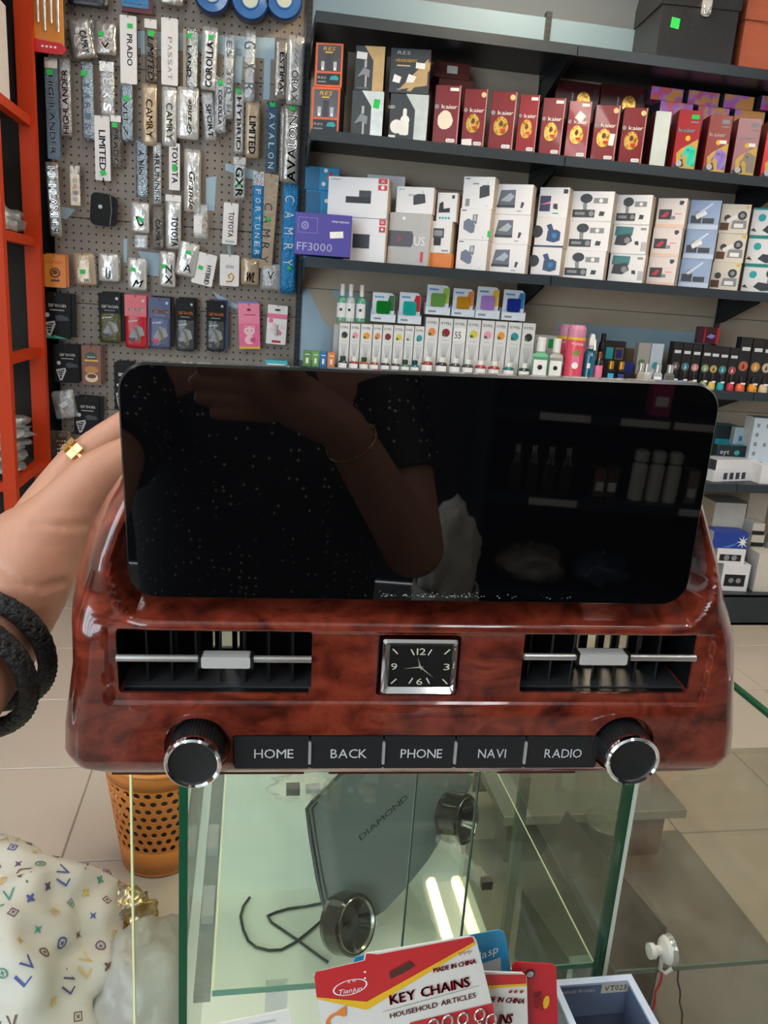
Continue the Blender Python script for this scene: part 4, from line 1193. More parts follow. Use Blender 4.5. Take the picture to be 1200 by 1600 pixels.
zt, t, _, _ = carton('gadget_box', 'long low white box with a row of dark pictures, lower of two', 'box', 1114, 1186, 735, 3.28, Z5, 14, .10, m_wht, WHITE, lambda a, w, h: [a.rect(w * (.2 + .13 * i), h * .2, w * (.28 + .13 * i), h * .8, -.0008, CHAR) for i in range(4)])
carton('gadget_box', 'long low white box with dark top, upper of two', 'box', 1118, 1190, 718, 3.29, zt, 14, .10, m_wht, CHAR)
carton('gadget_box', 'white box end at the right edge of the fifth shelf', 'box', 1186, 1220, 728, 3.27, Z5, 0, .1, m_wht, WHITE)
zt, t, _, _ = carton('storage_carton', 'large white carton on the bottom shelf behind the panel edge', 'box', 1098, 1146, 786, 3.40, ZB, -4, .16, M('carton_grey_white', '#c9c4be', .55), BEIGE)
carton('storage_carton', 'tall pale beige carton on the bottom shelf', 'box', 1148, 1178, 769, 3.42, ZB, -4, .16, M('carton_beige', '#c2b6a8', .55), BEIGE)
def art_win(a, w, h):
    a.rect(w * .1, h * .18, w * .86, h * .62, -.0008, BLACK); a.disc(w * .35, h * .4, w * .1, -.0012, GREYP, 8); a.disc(w * .62, h * .4, w * .1, -.0012, GREYP, 8)
zt, t, _, _ = carton('bulb_carton', 'white carton with a dark window, lowest of the stack under the blue box', 'box', 1124, 1166, 882, 3.20, ZB, -6, .12, m_wht, LGREY, art_win)
zt, t, _, _ = carton('bulb_carton', 'white carton with a dark window, directly under the blue box', 'box', 1118, 1162, 858, 3.21, zt, -6, .12, m_wht, LGREY, art_win)
def art_sun(a, w, h):
    cx, cz = w * .86, h * .42
    pts = []
    for i in range(16):
        rr = (h * .44 if i % 2 == 0 else h * .14)
        pts.append((min(w * .995, cx + rr * .9 * math.cos(i * math.pi / 8)), max(0.002, min(h * .99, cz + rr * math.sin(i * math.pi / 8)))))
    a.flat(pts, -.001, PAPER)
    a.flat([(w * .3, h * .05), (w * .5, h * .05), (w * .8, h * .45)], -.0008, M('blue_gleam', '#4a78d0', .4))
carton('bulb_carton', 'deep blue carton with a white starburst', 'box', 1112, 1166, 832, 3.22, zt, -6, .10, M('deep_blue_box', '#1c3f9c', .4), LGREY, art_sun)
z = ZB
for i in range(4):
    z, t, _, _ = carton('bulb_carton', ['lowest', 'second', 'third', 'topmost'][i] + ' grey striped packet in the pile beside the blue starburst carton', 'box', 1168 + i * 2, 1190 + i, 872 - i * 18, 3.30, z, -8, .1, M('pale_packet', '#c9c3b8', .5), LGREY, lambda a, w, h: a.rect(0, 0, w, h * .35, -.0008, BLACK))
carton('bulb_carton', 'speckled white carton at the right edge of the bottom shelf', 'box', 1176, 1216, 866, 3.19, ZB, -6, .1, M('speckled_carton', '#d8cfc2', .5, 0, .35, 160), LGREY)
film_pack(spot(1206, 3.36, ZB) + V((0, 0, 0)), (.075, .08, .16), 'bluish clear bag standing at the right edge of the bottom shelf', 31, '#a9c4d4')
# ================================================================== packs hanging on the pegboard
def pillow(w, h, bulge, seed=0, crumple=.0015, nx=6, nz=12, top=.12, rnd_c=.1):
    """closed pouch: front bulged sheet and flat back, hanging down from z = 0"""
    vs = []; fs = []
    for side in (0, 1):
        for j in range(nz + 1):
            v = j / nz
            for i in range(nx + 1):
                u = i / nx
                x = (u - .5) * w; z = -v * h
                cr = min(w, h) * rnd_c
                for (cx, cz) in ((-w / 2 + cr, -cr), (w / 2 - cr, -cr), (-w / 2 + cr, -h + cr), (w / 2 - cr, -h + cr)):
                    if (x - cx) * cx > 0 and abs(x) > abs(cx) and ((z > cz and cz == -cr) or (z < cz and cz != -cr)):
                        dd = math.hypot(x - cx, z - cz)
                        if dd > cr: x = cx + (x - cx) * cr / dd; z = cz + (z - cz) * cr / dd
                e = (1 - (2 * u - 1) ** 4) * (min(1, max(0, (v - top * .5) / .12)) * min(1, (1 - v) / .06))
                if side == 0:
                    y = -bulge * e + noise.noise(V((x * 90, z * 70, seed * 7.3))) * crumple * 3 * min(1, e + .15)
                else:
                    y = .0012
                vs.append((x, y, z))
    n = (nx + 1) * (nz + 1)
    for j in range(nz):
        for i in range(nx):
            a = j * (nx + 1) + i
            q = (a, a + nx + 1, a + nx + 2, a + 1)
            fs.append(q); fs.append(tuple(k + n for k in q[::-1]))
    ring = [i for i in range(nx + 1)] + [j * (nx + 1) + nx for j in range(1, nz + 1)] + [nz * (nx + 1) + i for i in range(nx - 1, -1, -1)] + [j * (nx + 1) for j in range(nz - 1, 0, -1)]
    for k in range(len(ring)):
        a, b = ring[k], ring[(k + 1) % len(ring)]
        fs.append((a, b, b + n, a + n))
    return vs, fs
m_beigep = M('beige_pouch', '#b9a58c', .18, .25, .1, 20, bump=.25, bscale=45)
m_whp = M('white_pouch', '#cfcdc9', .14, .35, .08, 20, bump=.3, bscale=45)
m_pale = M('grey_pouch', '#aaa59e', .14, .5, .1, 20, bump=.4, bscale=45)
m_bluef = M('blue_foil', '#2d86c0', .25, .4, .15, 40, bump=.7, bscale=120)
m_dkblue = M('dark_blue_strip', '#1d4a66', .3, .2, .1, 30, bump=.3, bscale=120)
m_stblue = M('steel_blue_strip', '#5b7080', .3, .4, .1, 30, bump=.3, bscale=120)
m_bsil = M('blue_silver_foil', '#a8bccb', .2, .85, .2, 40, bump=1.0, bscale=110)
m_cletter = M('chrome_letters', '#77797c', .2, .9, .3, 120)
m_gletter = M('gold_letters', '#c8942e', .3, .35, .25, 120)
m_bletter = M('black_letters', '#24262a', .3)
m_wletter = M('white_letters', '#d4dde2', .4)
m_faint = M('faint_letters', '#7c7d80', .4, .0)
GP = 'packs hanging on the pegboard'
def pack(label, x0, y0, x1, y1, mat, text=None, tm=None, tilt=0, kind='card', bulge=.006, stick=None, Y=3.585, txt=(.5, .55, .8, .55), head=None, extra=None, name='emblem_pack', cat='pack', script=False, hk=True, tshear=0, back=None):
    xc = (x0 + x1) / 2
    P = at_y(xc, y0, Y)
    w_ = abs(at_y(x1, (y0 + y1) / 2, Y).x - at_y(x0, (y0 + y1) / 2, Y).x)
    h = len_y(P, -UZ, y1)
    t = thing(name, label, cat, P, (0, R(tilt), 0), GP)
    b = MB()
    if kind == 'card':
        b.prism(rrect(-w_ / 2, -h, w_ / 2, 0, min(w_, h) * .06, 2), 0, .0016, mat)
        yf = -.0008
    else:
        vs, fs = pillow(w_, h, bulge, len(label) + x0)
        b.add(vs, fs, mat, True)
        yf = -bulge - .0022
    b.build('card' if kind == 'card' else 'pouch', t)
    if back is not None:
        vs, fs = pillow(w_ * .96, h * .97, bulge * .8, x0 + 3)
        MB().add([(v[0] + back[1], v[1] + .012, v[2] - .004) for v in vs], fs, back[0], True).build('rear_pouch', t)
    if text:
        cx, cz, ln, th = txt
        q = MB()
        # vertical lettering reading downwards (or across when script == 'h')
        if script == 'h':
            q.text(text, (cx - .5) * w_, -cz * h, th * h, tm, yf, w=ln * w_, shear=tshear, bold=.04)
        elif script == 'up':
            q.text(text, (cx - .5) * w_, -cz * h, th * w_, tm, yf, w=ln * h, rot=90, shear=tshear, bold=.04)
        elif script == 'stack':
            n = len(text)
            for i, ch in enumerate(text):
                q.text(ch, (cx - .5) * w_, -(cz - ln / 2 + ln * (i + .5) / n) * h, h * ln / n * .62, tm, yf, w=w_ * th, rot=-90)
        else:
            q.text(text, (cx - .5) * w_, -cz * h, th * w_, tm, yf, w=ln * h, rot=-90, shear=tshear, bold=.04)
        # give the letters depth
        n = len(q.v)
        q.build('letters', t)
    if head is not None:
        MB().rect(-w_ / 2, -h * head[1], w_ / 2, -h * .0, yf + .0004, head[0]).build('header_strip', t)
    if stick is not None:
        sx, sz, sw, sh, rot = stick
        ca, sa = math.cos(R(rot)), math.sin(R(rot))
        pts = [((sx - .5) * w_ + p * ca - q_ * sa, -sz * h + p * sa + q_ * ca) for p, q_ in ((-sw, -sh), (sw, -sh), (sw, sh), (-sw, sh))]
        MB().prism(pts, yf - .0018, yf - .0008, GREEN).build('price_sticker', t)
    if extra: extra(t, w_, h, yf)
    if hk:
        pb = V(peg_base)
        hp = P - pb
        MB().tube([(hp.x, 0, hp.z - .005), (hp.x, hp.y - .012, hp.z - .007), (hp.x, hp.y - .014, hp.z + .002)], .0016, STEEL, 5).build('hook', PEG)
    return t
S = .010
def st(x, z, r=0, s=1.0): return (x, z, S * s, S * .8 * s, r)
# --- top edge row
def tools(t, w, h, y):
    for i in range(4):
        MB().tube([(-w * .34 + w * .22 * i, y - .006, -h * .05), (-w * .34 + w * .22 * i, y - .006, -h * (.62 + .1 * (i % 2)))], [.008, .005], m_whp, 8).build('white_tool', t)
    MB().prism([(-w * .5, -h), (w * .45, -h * 1.0), (w * .58, -h * .93), (w * .42, -h * .86), (-w * .5, -h * .83)], y - .008, y + .004, REDP).rect(-w * .26, -h * .93, -w * .18, -h * .905, y - .0085, PAPER).rect(-w * .12, -h * .93, -w * .04, -h * .905, y - .0085, PAPER).rect(w * .02, -h * .93, w * .10, -h * .905, y - .0085, PAPER).rect(w * .16, -h * .93, w * .24, -h * .905, y - .0085, PAPER).build('red_foot', t)
pack('orange blister card of white tools at the top left corner', 50, -40, 97, 84, M('amber_card', '#d98a2a', .35), extra=tools, Y=3.52)
pack('black pouch cut off by the top edge', 104, -40, 168, 11, M('black_pouch', '#22242c', .3), kind='pouch', hk=False)
def redback(t, w, h, y):
    MB().bb((-w * .5, .004, -h * 1.14), (w * .62, .018, -h * .75), M('red_black_pack', '#5a1018', .35)).build('red_backing', t)
pack('blue pack over a red and black one at the top edge', 190, -40, 232, 12, M('blue_pack', '#2a7ab4', .35), 'Ultrasonic', PAPER, script='h', txt=(.5, .88, .8, .06), extra=redback, hk=False)
pack('grey translucent pouch at the top edge', 248, -40, 288, 8, m_pale, kind='pouch', hk=False)
def reel(x, y, r, lab, tagged=False):
    Y = 3.56
    P = at_y(x, y, Y); rr = r * Y / F_PX
    t = thing('cable_reel', lab, 'reel', P, (0, 0, 0), 'blue reels at the top of the pegboard')
    m_b = M('reel_blue', '#3a6fae', .2, 0, .15, 30, coat=.3); m_d = M('reel_navy', '#15305a', .3)
    MB().lathe([(rr, .04), (rr, -.006), (rr * .93, -.012), (rr * .90, -.008)], m_d, 24, axis='y').build('outer_rim', t)
    MB().lathe([(rr * .9, -.008), (rr * .48, -.004), (rr * .46, -.010), (rr * .40, -.010)], m_b, 24, axis='y').build('disc_face', t)
    MB().lathe([(rr * .42, -.009), (0, -.011)], M('reel_cream', '#cfd2c0', .4), 18, axis='y').build('hub', t)
    if tagged:
        MB().bb((-rr * .45, -.035, -rr * .85), (rr * .6, -.012, rr * .2), film('reel_film', '#9fb6c8', .5)).build('clear_case', t)
        MB().rect(-rr * .2, -rr * .55, rr * .3, rr * .2, -.037, PAPER).text('V', rr * .05, -rr * .2, rr * .4, GREYP, -.038).build('paper_label', t)
reel(331, -9, 24, 'blue round reel, first of three at the top edge')
reel(391, 0, 26, 'blue round reel with white label and clear case')
reel(444, 0, 25.5, 'blue round reel with cream centre beside the shelving')
# --- first row
pack('pair of fanned silver pouches with chrome emblem', 103, 28, 139, 91, m_pale, 'CAMRY', m_cletter, tilt=-10, kind='pouch', stick=None, txt=(.62, .6, .55, .3), back=(FOIL, .012))
pack('square pouch with small copper tick emblem', 147, 33, 181, 86, m_pale, 'V', M('copper_letter', '#a8543c', .25, .8), kind='pouch', stick=st(.33, .40, -4), script='h', txt=(.5, .72, .35, .16))
pack('tall white card with faint silver letters and green sticker near its top', 187, 24, 213, 131, WHITE, 'PRADO', m_faint, txt=(.58, .50, .46, .32), stick=st(.62, .15, 0))
pack('brown film strip of letters under a white tab', 226, 31, 245, 130, film('brown_film', '#8a7868', .45), 'LIMITED', m_cletter, kind='pouch', stick=st(.55, .22, 0, 1.2), head=(WHITE, .14), txt=(.5, .62, .68, .5), tshear=.3)
pack('tall white card with spaced faint grey capitals', 252, 28, 278, 133, WHITE, 'PASSAT', m_faint, script='stack', txt=(.52, .60, .66, .34))
pack('silver foil sleeve with green sticker on brown backing', 291, 43, 309, 141, FOIL, 'LAND', m_cletter, kind='pouch', stick=st(.3, .14), txt=(.3, .55, .5, .35), back=(BEIGE, -.014))
pack('clear pouch with large italic grey letters', 317, 42, 341, 141, m_whp, 'COROLLA', m_bletter, kind='pouch', stick=st(.55, .17), script='up', txt=(.52, .60, .72, .42), tilt=2)
pack('narrow clear sleeve with square chrome letters', 350, 53, 366, 186, FILM, 'ES 300 H', m_cletter, kind='pouch', script='stack', txt=(.55, .5, .86, .62))
pack('clear sleeve of round chrome letters', 383, 47, 400, 160, FILM, 'GXR', m_cletter, kind='pouch', script='stack', txt=(.5, .5, .86, .66))
pack('silver sleeve with small chrome letters near the shelving', 430, 59, 450, 155, m_pale, 'ESTIMA', m_cletter, kind='pouch', txt=(.6, .55, .62, .34))
pack('wide silver sleeve with slash marks and dark scroll beside the shelving', 450, 56, 476, 164, m_whp, '////', m_faint, kind='pouch', script='stack', txt=(.55, .26, .36, .34),
     extra=lambda t, w, h, y: MB().text('ORAX', w * .0, -h * .73, w * .38, m_bletter, y, w=h * .46, rot=-90).build('dark_letters', t))
# --- second row
pack('steel blue strip of letters hanging over the dark board', 69, 90, 89, 249, m_stblue, 'HIGHLANDER', m_wletter, stick=st(.4, .14, 0, 1.2), head=(m_whp, .1), txt=(.45, .56, .78, .42), Y=3.57)
pack('narrow chrome letter strip beside the steel blue one', 92, 92, 109, 212, FILM, 'HIGHLANDER', CHROME, kind='pouch', txt=(.5, .56, .84, .55), script='up')
pack('silver sleeve with blue grey letters and green sticker', 126, 97, 145, 219, m_bsil, 'YARIS', M('bluegrey_letters', '#3f5878', .3), kind='pouch', stick=st(.3, .15, 0, 1.2), script='stack', txt=(.5, .56, .66, .5))
pack('glittering clear sleeve under a white tab', 156, 97, 178, 182, FILM, 'EXS', CHROME, kind='pouch', head=(m_whp, .18), script='stack', txt=(.5, .6, .7, .5))
pack('blue silver foil sleeve below the faint lettered card', 188, 131, 207, 221, m_bsil, 'VITZ', CHROME, kind='pouch', stick=st(.5, .26, -10), txt=(.4, .6, .6, .4))
pack('beige pouch with gold upright letters', 221, 131, 245, 228, m_beigep, 'CAMRY', m_gletter, kind='pouch', txt=(.52, .56, .62, .42))
pack('white pouch with bright pale gold letters', 253, 136, 276, 229, m_whp, 'CAMRY', M('pale_gold', '#e3d79a', .2, .7), kind='pouch', txt=(.52, .58, .62, .42))
pack('wide clear pouch with gold script', 277, 136, 311, 218, m_whp, 'Grande', m_gletter, kind='pouch', script='up', txt=(.55, .56, .66, .22), tshear=.3)
pack('thin grey bag with slanting chrome strip', 314, 144, 332, 219, FILM, 'SPORT', m_cletter, kind='pouch', tilt=-6, txt=(.55, .6, .7, .4))
pack('crumpled silver foil with green sticker', 335, 119, 355, 209, FOIL, 'COROLLA', M('pinkish_letters', '#a88a92', .25, .7), kind='pouch', stick=st(.5, .13), txt=(.5, .55, .6, .3), bulge=.012)
pack('narrow clear sleeve with gold beads and green sticker', 367, 137, 382, 240, FILM, 'HYBRID', m_pale, kind='pouch', stick=st(.4, .06), txt=(.5, .55, .8, .45))
pack('beige pouch with block letters under the round chrome letters', 384, 158, 407, 247, m_beigep, 'LIMITED', m_cletter, kind='pouch', txt=(.5, .60, .66, .46))
pack('dark blue strip with thin white spaced letters', 418, 158, 434, 268, m_dkblue, 'AVALON', m_wletter, stick=st(.5, .05, 0, 1.1), script='stack', txt=(.5, .56, .84, .56))
pack('wide clear sleeve with big chrome letters beside the shelving', 444, 165, 470, 287, m_pale, 'AVALON', CHROME, kind='pouch', stick=st(.5, .04, 0, 1.1), txt=(.55, .55, .84, .5), script='up', back=(FILM, -.014))
# --- third row
pack('white card with grey block letters and a green sticker near its foot', 147, 181, 171, 282, WHITE, 'LIMITED', m_faint, txt=(.5, .53, .62, .42), stick=(.52, .88, .011, .010, 20))
pack('grey beaded strip beside the block letter card', 173, 181, 189, 264, film('grey_film', '#7d746a', .4), 'PRADO', m_cletter, kind='pouch', head=(WHITE, .12), stick=st(.4, .18, 0, 1.1), txt=(.5, .6, .7, .45))
pack('blue tinted silver sleeve with chrome letters', 212, 220, 230, 309, m_bsil, 'CAMRY', CHROME, kind='pouch', script='up', txt=(.5, .55, .8, .5))
pack('clear sleeve with twisted chrome letters', 239, 222, 252, 319, FILM, '4RUNNER', CHROME, kind='pouch', txt=(.5, .58, .8, .62))
pack('white card with black letters half covered by a green sticker', 264, 224, 281, 297, WHITE, 'TOYOTA', m_bletter, txt=(.55, .46, .78, .52), stick=(.5, .52, .008, .014, 0))
pack('clear boxed card with large gold script', 288, 233, 314, 332, m_whp, 'Grande', m_gletter, kind='pouch', txt=(.48, .66, .6, .34), tshear=.35, bulge=.01)
pack('clear pouch with chrome ring letters and green print', 365, 246, 384, 311, FILM, 'GXR', m_cletter, kind='pouch', head=(m_whp, .18), txt=(.5, .6, .7, .6), extra=lambda t, w, h, y: MB().text('vxr', 0, -h * .66, h * .12, GREEN, y - .001, w=w * .5).build('green_script', t))
pack('silver topped blue sleeve with white letters', 396, 268, 413, 404, m_bluef, 'FORTUNER', m_wletter, kind='pouch', head=(FOIL, .16), script='stack', txt=(.5, .58, .8, .42))
pack('long white card with widely spaced black letters', 411, 272, 436, 420, m_beigep, 'CAMRY', m_bletter, script='stack', txt=(.5, .62, .70, .44), stick=(.55, .47, .008, .008, 30), tilt=3)
pack('long bright blue strip beside the shelving', 443, 288, 467, 459, m_bluef, 'CAMRY', m_wletter, kind='pouch', script='stack', txt=(.45, .42, .72, .4), stick=(.55, .76, .008, .008, 20))
pack('chrome letter strip hanging over the dark board', 70, 253, 90, 369, m_pale, 'HIGHLANDER', CHROME, kind='pouch', script=False, txt=(.5, .52, .9, .58), Y=3.57, tilt=-2)
def beads(t, w, h, y):
    for i in range(4): MB().disc(0, -h * (.36 + .16 * i), w * .26, y - .0008, (LGREY, BEIGE, GREYP, LGREY)[i], 10).build('round_mark', t)
pack('small beige tag with round marks', 109, 259, 124, 321, m_beigep, extra=beads, head=(FILM_LT, .2))
def keycase():
    P = at_y(163, 303, 3.57)
    w_ = .105; h = .125
    t = thing('key_case', 'black leather key case with a small round emblem', 'key case', P, (0, R(4), R(8)), GP)
    m_l = M('black_leather', '#101114', .55, 0, .1, 60, bump=.25, bscale=200, spec=.25)
    b = MB().prism(rrect(-w_ * .48, -h, w_ * .36, 0, .022, 4), -.014, .008, m_l); b.build('case_body', t)
    MB().prism(rrect(w_ * .1, -h * .96, w_ * .52, -h * .04, .02, 4), -.006, .014, m_l).build('side_gusset', t)
    MB().tube([(w_ * .22, -.015, -h * .05), (w_ * .30, -.015, -h * .5), (w_ * .26, -.015, -h * .95)], .0016, STEEL, 5).build('zip', t)
    MB().disc(-w_ * .12, -h * .42, .008, -.0148, SILVER, 12).build('emblem', t)
    MB().tube([(0, 0, -.002), (-.012, -.004, .018), (.0, -.006, .03), (.012, -.004, .018), (0, 0, -.002)], .0025, STEEL, 6).tube([(0, -.004, .03), (-.004, -.004, .045), (-.008, -.002, .06)], .003, m_l, 6).build('ring', t)
keycase()
pack('white pouch with grey paperclip shaped emblem and green sticker', 204, 316, 233, 364, m_whp, 'D', m_bletter, kind='pouch', script='h', txt=(.52, .62, .3, .3), tshear=-.4, stick=st(.55, .56, -20), back=(FILM, .0))
pack('small chrome charm hanging below the paperclip emblem pouch', 209, 366, 231, 389, FILM, 'X', CHROME, kind='pouch', script='h', txt=(.5, .6, .4, .5), hk=False, Y=3.60)
pack('smoky clear bag with faint letters', 237, 320, 257, 391, film('smoky_film', '#8d857c', .5), 'CAMRY', m_faint, kind='pouch', txt=(.5, .62, .6, .4), hk=False, Y=3.60)
pack('white pouch with bold black vertical letters', 259, 305, 283, 389, m_whp, 'TOYOTA', m_bletter, kind='pouch', txt=(.6, .68, .54, .42), head=(WHITE, .12))
pack('clear pouch with folded white slip, below the gold script', 302, 318, 326, 373, FILM_LT, kind='pouch', hk=False, extra=lambda t, w, h, y: (MB().rect(-w * .45, -h * .85, w * .08, -h * .35, y + .002, WHITE).build('white_slip', t), MB().text('GXR', w * .26, -h * .55, w * .18, m_gletter, y, w=h * .6, rot=90).build('gold_letters', t)))
pack('white card with gold vertical letters and barcode', 350, 317, 373, 382, WHITE, 'TOYOTA', m_gletter, txt=(.55, .52, .6, .36), tilt=2, extra=lambda t, w, h, y: MB().rect(-w * .3, -h * .96, w * .35, -h * .90, y, LGREY).build('barcode', t))
# --- fourth row
def classic(t, w, h, y):
    q = MB().text('CLASSIC', 0, -h * .22, h * .09, REDP, y, w=w * .78)
    q.disc(0, -h * .55, w * .24, y, BROWNP, 14); q.disc(0, -h * .55, w * .17, y - .0005, ORANGEP, 12); q.disc(0, -h * .53, w * .12, y - .001, BROWNP, 10)
    q.rect(-w * .2, -h * .82, w * .2, -h * .76, y, BROWNP); q.build('printed_picture', t)
    MB().prism(rrect(-w * .40, -h * .97, w * .62, h * .04, .004, 2), .006, .009, M('orange_card_dk', '#c9661c', .45)).build('rear_card', t)
pack('orange card with dark round picture, left of the clear pouches', 68, 398, 102, 449, M('orange_card', '#e08a34', .45), extra=classic)
pack('clear pouch of pale slips with green sticker', 113, 395, 146, 446, m_beigep, 'III', m_cletter, kind='pouch', script='h', txt=(.55, .84, .2, .1), stick=st(.42, .58, 0, 1.05), tilt=-4, back=(FILM, .008))
def clip(t, w, h, y):
    MB().tube([(-w * .1, y - .002, -h * .55), (-w * .1, y - .002, -h * .85), (0, y - .002, -h * .9), (w * .08, y - .002, -h * .82), (w * .08, y - .002, -h * .6)], .0025, m_bletter, 6).build('black_clip', t)
    MB().rect(w * .18, -h * .78, w * .36, -h * .42, y, LGREY).build('barcode', t)
pack('silver pouch with black clip and barcode', 153, 396, 185, 440, m_whp, kind='pouch', extra=clip, back=(FILM, .008))
pack('pale pouch with grey fork shaped emblem and green sticker', 199, 403, 229, 454, m_whp, 'M', m_bletter, kind='pouch', script='h', txt=(.55, .78, .4, .22), tshear=.5, stick=st(.3, .36, -10))
pack('silver pouch with two dark letters and green sticker', 249, 393, 274, 449, m_whp, 'ZX', m_bletter, kind='pouch', txt=(.6, .64, .55, .4), stick=st(.28, .42))
pack('tilted clear pouch with green sticker and pink charm', 282, 379, 313, 433, m_whp, 'A', M('pale_pink_emblem', '#c9b3ae', .3, .5), kind='pouch', script='h', txt=(.6, .75, .4, .24), tilt=10, stick=st(.48, .3, 0), Y=3.575)
pack('tilted white card with dark slanted letters and green sticker', 307, 396, 340, 446, WHITE, 'HYBRID', m_bletter, tilt=10, txt=(.72, .66, .6, .22), stick=st(.33, .48, -10), Y=3.58)
def goldem(t, w, h, y):
    MB().rect(-w * .2, -h * .43, w * .22, -h * .33, y, LGREY).build('barcode', t)
    MB().tube([(-w * .18, y - .002, -h * .86), (w * .12, y - .002, -h * .84), (w * .24, y - .002, -h * .70), (w * .1, y - .002, -h * .58), (-w * .06, y - .002, -h * .66), (w * .02, y - .002, -h * .76)], .0028, m_gletter, 6).build('gold_emblem', t)
pack('white card with looping gold emblem', 344, 398, 374, 447, WHITE, extra=goldem)
pack('beige pouch with chrome emblem at its foot', 377, 403, 405, 446, m_beigep, 'WL', CHROME, kind='pouch', script='h', txt=(.55, .7, .5, .36), tshear=.2, bulge=.012)
pack('crumpled clear bag between the beige pouch and the blue strip', 407, 412, 440, 453, FILM, kind='pouch', bulge=.018, hk=False, Y=3.59, extra=lambda t, w, h, y: MB().text('V', 0, -h * .45, h * .3, CHROME, y, w=w * .3).build('letters', t))
# --- car fresheners
def fresh(cols, title, kind, rear=None):
    head, low, tcol = cols
    def f(t, w, h, y):
        q = MB()
        if kind == 'tri':
            q.text(title, w * .04, -h * .24, h * .10, PAPER, y, w=w * .58, bold=.07)
            q.rect(-w * .2, -h * .37, w * .28, -h * .35, y, LGREY)
            q.disc(-w * .30, -h * .48, w * .08, y, LGREY, 12)
            q.flat([(-w * .42, -h * .66), (-w * .05, -h * .60), (-w * .02, -h * .68), (-w * .18, -h * .93), (-w * .28, -h * .95)], y - .0004, LGREY)
            q.flat([(-w * .37, -h * .69), (-w * .09, -h * .645), (-w * .20, -h * .88), (-w * .27, -h * .89)], y - .0008, BLACK)
            for i in range(9):
                q.disc(-w * (.30 - .07 * (i % 3)), -h * (.70 + .06 * (i // 3)), w * .022, y - .0012, PAPER, 6)
            q.flat([(-w * .05, -h * .50), (w * .1, -h * .46), (w * .4, -h * .50), (w * .44, -h * .58), (w * .02, -h * .60)], y, CHAR)
            if tcol: q.flat([(-w * .5, -h), (-w * .1, -h), (-w * .2, -h * .9), (-w * .5, -h * .84)], y - .0002, tcol); q.flat([(-w * .1, -h), (w * .42, -h), (-w * .1, -h * .92)], y - .0002, tcol)
        elif kind == 'tall':
            q.rect(-w * .5, -h * .40, w * .5, 0, y, head)
            q.text(title, w * .02, -h * .25, h * .085, ORANGEP if tcol == 'o' else PAPER, y - .0006, w=w * .74, bold=.07)
            q.rect(-w * .25, -h * .35, w * .25, -h * .335, y - .0006, GREYP)
            q.text(title, -w * .14, -h * .48, h * .045, PAPER, y - .0006, w=w * .42, rot=8)
            q.flat([(-w * .32, -h * .78), (w * .0, -h * .56), (w * .30, -h * .60), (w * .40, -h * .74), (-w * .1, -h * .86)], y - .0004, GREYP)
            q.tube([(-w * .02, y - .003, -h * .60), (w * .22, y - .003, -h * .86)], .0045, M('bottle_olive', '#7c7454', .2), 6)
            q.flat([(-w * .40, -h * .82), (w * .0, -h * .80), (-w * .1, -h * .90)], y - .0006, REDP if tcol == 'o' and low is not m_lo_gr else CHAR)
            q.disc(w * .34, -h * .10, w * .07, y - .0006, LGREY, 10)
        q.build('printed_picture', t)
        if rear is not None:
            MB().prism(rrect(-w * .36, -h * .95, w * .66, h * .03, .004, 2), .008, .022, rear).build('rear_packs', t)
    return f
m_fb = M('fresh_black', '#131314', .5, spec=.2); m_fg = M('fresh_grey', '#55585a', .22, .4, .3, 40, bump=.4, bscale=60)
m_lo_ol = M('fresh_olive', '#5a5a3c', .25, .3, .25, 60, bump=.4, bscale=100); m_lo_rd = M('fresh_red', '#b82430', .3, 0, .25, 30)
m_lo_bl = M('fresh_blue', '#5a6488', .25, .2, .2, 40, bump=.4, bscale=100); m_lo_gr = m_fg
NF = 'car_freshener'; CF = 'air freshener'
pack('large black freshener pack with teal foot at the left end of its row', 64, 459, 110, 529, m_fb, extra=fresh((None, None, M('teal_foot', '#2f8f80', .4)), 'areon', 'tri', m_fb), name=NF, cat=CF, tilt=1)
pack('black and olive freshener pack', 154, 458, 188, 536, m_lo_ol, kind='pouch', extra=fresh((m_fb, m_lo_ol, None), 'areon', 'tall', m_fb), name=NF, cat=CF)
pack('bright red freshener pack between the olive and blue ones', 195, 461, 229, 544, m_lo_rd, kind='pouch', extra=fresh((M('fresh_red2', '#c8404a', .3), m_lo_rd, None), 'areon', 'tall', M('fresh_dkred', '#7a1820', .35)), name=NF, cat=CF)
pack('blue headed freshener pack', 233, 465, 266, 545, m_lo_bl, kind='pouch', extra=fresh((M('fresh_navy', '#2a3560', .3), m_lo_bl, 'o'), 'areon', 'tall', m_fb), name=NF, cat=CF)
pack('black headed grey freshener pack right of the blue headed one', 275, 467, 304, 549, m_fg, kind='pouch', extra=fresh((m_fb, m_fg, 'o'), 'areon', 'tall', m_fb), name=NF, cat=CF)
pack('black headed grey freshener pack left of the pink one', 323, 470, 352, 549, m_fg, kind='pouch', extra=fresh((m_fb, m_fg, 'o'), 'areon', 'tall', M('fresh_navy2', '#26305c', .35)), name=NF, cat=CF)
